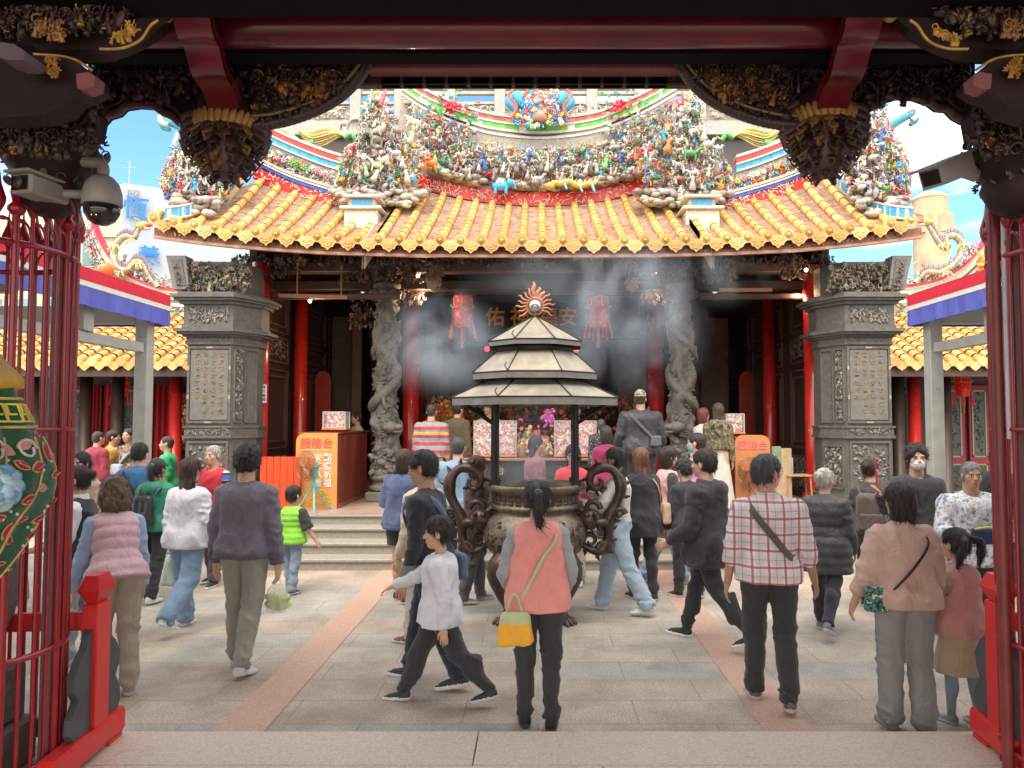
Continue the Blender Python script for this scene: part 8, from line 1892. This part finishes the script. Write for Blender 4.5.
p = person('broad man in camouflage cap and dark leather jacket on the platform', 641, 11.5, .6, hup(391,11.5,.6), 4, 'm', wide=1.22, turn=18, top=dict(col=(.035,.038,.048), rough=.5, loose=.035, hem=-.06, sr=.042, boxy=True), bottom=dict(kind='regular', col=BK), hair='crop', haircol=(.06,.055,.05), hat=('back', pattern_mat('camouflage_cap','camocap')), arms=((16,2,30,0),(16,2,30,0)))
crossbody(p, 'grey sling bag worn across the dark leather jacket', fabric((.12,.12,.125)), 1, (.22,.08,.16), w_=.045, angb=40, zb=.06)
p = person('man in black hooded parka striding left towards the burner', 706, 6.8, 0, hup(446,6.8), 52, 'm', top=dict(col=(.042,.036,.042), loose=.042, hood=True, hem=-.12, sr=.042, boxy=True, fold=.009), bottom=dict(kind='slim', col=(.03,.032,.034)), hair='short', legs=((-18,26),(20,4)), arms=((10,8,50,4),(10,-4,22,0)), shoes=(.03,.03,.035), sole=(.7,.7,.7), toe=4)
p = person('person with wavy black hair in dark jacket beside the black parka', 685, 8.6, 0, hup(460,8.6), 34, 'f', top=dict(col=(.03,.032,.045), loose=.03, hem=-.04), bottom=dict(kind='regular', col=(.025,.025,.03)), hair='mop', haircol=(.03,.025,.025), legs=((4,2),(-6,6)), arms=((8,4,30,4),(8,0,20,0)))
p = person('person in purple jacket and jeans with teal mask at the stair foot', 698, 9.85, 0, hup(430,9.85)-.05, 62, 'f', top=dict(col=(.60,.22,.48), loose=.035), bottom=dict(kind='regular', col=(.12,.22,.42)), hair='short', mask=MASKT, legs=((6,3),(-8,10)), shoes=(.7,.45,.04), sole=(.7,.5,.1))
p = person('woman with long brown hair wrapped in camouflage jacket over a cream skirt', 718, 11.45, .6, hup(404,11.45,.6), -26, 'f', top=dict(mat=pattern_mat('camouflage_jacket','camo'), loose=.045, hem=.04, hood=True, boxy=True), bottom=dict(kind='skirt', col=(.58,.54,.48), len=1.9), hair='long', haircol=(.06,.035,.028), turn=-30)
p = person('short red haired woman in white blouse by the right dragon column', 703, 12.1, .6, hup(409,12.1,.6), -60, 'f', top=dict(col=(.6,.58,.54), loose=.02), bottom=dict(kind='slim', col=BK), hair='bob', haircol=(.16,.04,.025))
# --- middle distance, right
p = person('white haired woman in short black puffer coat walking right', 824, 7.14, 0, 1.555, -34, 'f', wide=1.1, turn=20, top=dict(col=(.045,.046,.055), rough=.5, loose=.034, quilt=.09, hem=-.16, sr=.04, fold=.005, flare=.05), bottom=dict(kind='slim', col=(.035,.03,.05)), hair='bun', haircol=(.55,.52,.46), legs=((12,4),(-14,30)), arms=((12,6,36,4),(12,4,30,4)), shoes=(.16,.17,.2), sole=(.5,.5,.5))
p = person('woman with dark bun, brown backpack and dark coat facing the right pillar', 870, 8.1, 0, hup(460,8.1), -24, 'f', turn=30, top=dict(col=(.05,.045,.045), loose=.035, hem=-.12), bottom=dict(kind='slim', col=BK), hair='bun', haircol=(.045,.018,.018), arms=((14,6,40,6),(14,6,40,6)))
backpack(p, 'large brown grey backpack on the woman with the dark bun', fabric((.11,.08,.075)), (.32,.17,.42), .11)
p = person('tall young man in black sweatshirt and white mask facing the camera', 916, 7.3, 0, hup(446,7.3), 166, 'm', top=dict(col=(.04,.038,.042), loose=.028, boxy=True), bottom=dict(kind='slim', col=(.03,.03,.035)), hair='mop', mask=MASKM, arms=((10,4,20,0),(26,30,100,-4)), shoes=(.03,.03,.03), sole=(.7,.7,.7))
S = bagroot(p, 'incense_stick', 'long red incense bundle held up by the masked young man', 'incense'); c = Vector([float(x) for x in p['wri'][1]+p['fdir'][1]*.08]); MB().tube([c+Vector((0,0,-.05)), c+Vector((.02,.03,.30))], .007, 8).build('stick', mat('incense_red', (.6,.02,.04), .6), S)
p = person('elderly man in pale patterned shirt holding a navy pouch at the far right', 970, 6.6, 0, hup(463,6.6), 168, 'm', wide=1.15, top=dict(mat=pattern_mat('cloud_pattern_shirt','cloudshirt'), loose=.03, hem=-.08, sr=.042, boxy=True, fold=.008), bottom=dict(kind='regular', col=(.05,.05,.06)), hair='crop', haircol=(.22,.22,.23), arms=((14,18,92,26),(14,16,84,22)), skin=SKIN2, shoes=(.05,.05,.05))
S = bagroot(p, 'pouch', 'navy fabric pouch with yellow edging held at the chest of the elderly man', 'pouch'); c = Vector([float(x) for x in (p['wri'][0]+p['wri'][1])/2+p['fdir'][0]*.06]); softbag(S, c+Vector((0,.05,-.05)), (.24,.05,.13), fabric((.03,.05,.13)), sag=.0); MB().tube([c+Vector((-.10,.09,.01)), c+Vector((.0,.10,.03)), c+Vector((.1,.09,.01))], .008, 6).build('yellow_edging', mat('yellow_cord', (.75,.6,.05), .6), S)
p = person('person in navy mask and black jacket behind the right cage', 997, 9.0, 0, hup(450,9.0), 176, 'm', top=dict(col=(.04,.04,.045), loose=.03), bottom=dict(kind='regular', col=BK), hair='short', mask=mat('navy_mask', (.05,.09,.2), .8), arms=((10,10,80,20),(10,10,80,20)))
# --- far left, in front of the gallery
p = person('stout man in maroon sweater before the left gallery', 97, 12.9, .14, hup(432,12.9,.14), -24, 'm', wide=1.1, top=dict(col=(.30,.03,.06), loose=.03), bottom=dict(kind='regular', col=(.04,.04,.06)), hair='crop', haircol=(.06,.04,.035))
p = person('person in yellow top turned right before the left gallery', 112, 13.2, .14, hup(431,13.2,.14), -74, 'f', top=dict(col=(.66,.42,.06), loose=.03), bottom=dict(kind='regular', col=BK), hair='short')
p = person('woman in brown patterned blouse with pale bag before the left gallery', 129, 13.0, .14, hup(429,13.0,.14), 170, 'f', top=dict(mat=pattern_mat('brown_print','brownprint'), loose=.03), bottom=dict(kind='regular', col=BK), hair='bun', haircol=(.03,.02,.02))
crossbody(p, 'pale grey blue bag on the brown patterned blouse', fabric((.35,.38,.45)), 1, (.28,.1,.24), w_=.04, angb=165, zb=.08)
p = person('man in bright green t-shirt facing left beside the left stone pillar', 168, 12.6, .0, hup(437,12.6,.0), 108, 'm', top=dict(col=(.02,.50,.18), loose=.025, sleeve=.5, sr=.04), bottom=dict(kind='regular', col=BK), hair='crop', haircol=(.05,.04,.035))
# --- inside the hall
p = person('man in pink, grey and yellow striped sweater by the left red column', 431, 12.0, .6, hup(405,12.0,.6), -4, 'm', wide=1.15, top=dict(mat=pattern_mat('striped_knit','stripe'), loose=.025, sr=.042), bottom=dict(kind='regular', col=(.45,.42,.36)), hair='crop', haircol=(.05,.035,.03))
p = person('man in olive brown coat before the flower arrangement inside the hall', 457, 12.7, .6, hup(403,12.7,.6), -30, 'm', top=dict(col=(.12,.085,.055), loose=.04, hem=-.1), bottom=dict(kind='regular', col=BK), hair='short')
p = person('woman in dark dotted dress behind the right paper box', 601, 12.1, .6, hup(420,12.1,.6), -10, 'f', top=dict(mat=pattern_mat('dotted_cloth','dots'), loose=.04, hem=-.2), bottom=dict(kind='slim', col=BK), hair='short', haircol=(.08,.07,.07))
p = person('temple helper in red shirt behind the offering table', 577, 13.7, .6, hup(404,13.7,.6), 178, 'f', top=dict(col=(.55,.03,.08), loose=.02), bottom=dict(kind='slim', col=BK), hair='bob')
p = person('temple helper in white shirt behind the offering table', 489, 13.8, .6, hup(402,13.8,.6), 150, 'm', top=dict(col=(.6,.6,.62), loose=.02), bottom=dict(kind='slim', col=BK), hair='short', haircol=(.1,.1,.1))
p = person('helper in pale blouse behind the left service counter', 357, 14.35, .6, hup(413,14.35,.6), 120, 'f', top=dict(col=(.48,.44,.34), loose=.02), bottom=dict(kind='slim', col=BK), hair='short', arms=((8,14,110,10),(8,4,20,0)))
# ================================================================== INCENSE SMOKE (soft clouds of real volume drifting from the burner)
def smoke(name, c, r, dens, seed, scale=1.3, thr=.46):
    m = bpy.data.materials.new('incense_smoke'); m.use_nodes = True; n = m.node_tree; n.nodes.clear(); N = n.nodes.new; L = n.links.new
    out = N('ShaderNodeOutputMaterial'); v = N('ShaderNodeVolumePrincipled'); v.inputs['Color'].default_value = (.74,.87,1.0,1); v.inputs['Anisotropy'].default_value = .1
    tc = N('ShaderNodeTexCoord'); ln = N('ShaderNodeVectorMath'); ln.operation = 'LENGTH'; L(tc.outputs['Object'], ln.inputs[0])
    fo = N('ShaderNodeMapRange'); fo.interpolation_type = 'SMOOTHERSTEP'; fo.inputs[1].default_value = .25; fo.inputs[2].default_value = 1.0; fo.inputs[3].default_value = 1; fo.inputs[4].default_value = 0; L(ln.outputs['Value'], fo.inputs[0])
    geo = N('ShaderNodeNewGeometry'); mp = N('ShaderNodeMapping'); mp.inputs['Location'].default_value = (seed*3.1, seed*1.7, seed); mp.inputs['Scale'].default_value = (1, 1, .8); L(geo.outputs['Position'], mp.inputs[0])
    nz = N('ShaderNodeTexNoise'); nz.inputs['Scale'].default_value = scale; nz.inputs['Detail'].default_value = 4; nz.inputs['Roughness'].default_value = .55; nz.inputs['Distortion'].default_value = .9; L(mp.outputs[0], nz.inputs[0])
    mr = N('ShaderNodeMapRange'); mr.inputs[1].default_value = thr; mr.inputs[2].default_value = .72; L(nz.outputs[0], mr.inputs[0])
    mu = N('ShaderNodeMath'); mu.operation = 'MULTIPLY'; L(mr.outputs[0], mu.inputs[0]); L(fo.outputs[0], mu.inputs[1])
    m2 = N('ShaderNodeMath'); m2.operation = 'MULTIPLY'; m2.inputs[1].default_value = dens; L(mu.outputs[0], m2.inputs[0]); L(m2.outputs[0], v.inputs['Density']); L(v.outputs[0], out.inputs['Volume'])
    b = MB(); b.ell((0,0,0), 1.0, n=24, m=16); o = b.build(name, m); o.location = c; o.scale = r; tag(o, kind='stuff'); return o
c1 = at(420,345,10.0); c2 = at(620,340,10.2); c3 = at(590,275,10.6)
c1 = at(440,345,9.3); c2 = at(625,340,9.3)
s1 = smoke('smoke', (c1.x, 9.3, c1.z+.05), (1.0,.55,.85), 1.35, 1, 1.9, .40); tag(s1, 'bluish incense smoke drifting left of the burner canopy', 'smoke')
s2 = smoke('smoke', (c2.x, 9.35, c2.z+.12), (1.3,.55,1.05), 1.25, 2, 1.8, .40); tag(s2, 'bluish incense smoke billowing right of the burner canopy', 'smoke')
s3 = smoke('smoke', (c3.x+.4, 10.4, c3.z-.1), (2.6,.55,.65), .8, 3, 1.6, .42); tag(s3, 'thin incense smoke hanging under the hall eaves', 'smoke')
s4 = smoke('smoke', (BX, BY+.05, 1.65), (.6,.5,.75), 1.5, 4, 3.0, .38); tag(s4, 'faint incense smoke rising inside the burner posts', 'smoke')
for o in list(bpy.data.objects):
    if '_w' in o: del o['_w']
    if o.parent is not None:
        for k in ('label','category','group'):
            if k in o: del o[k]
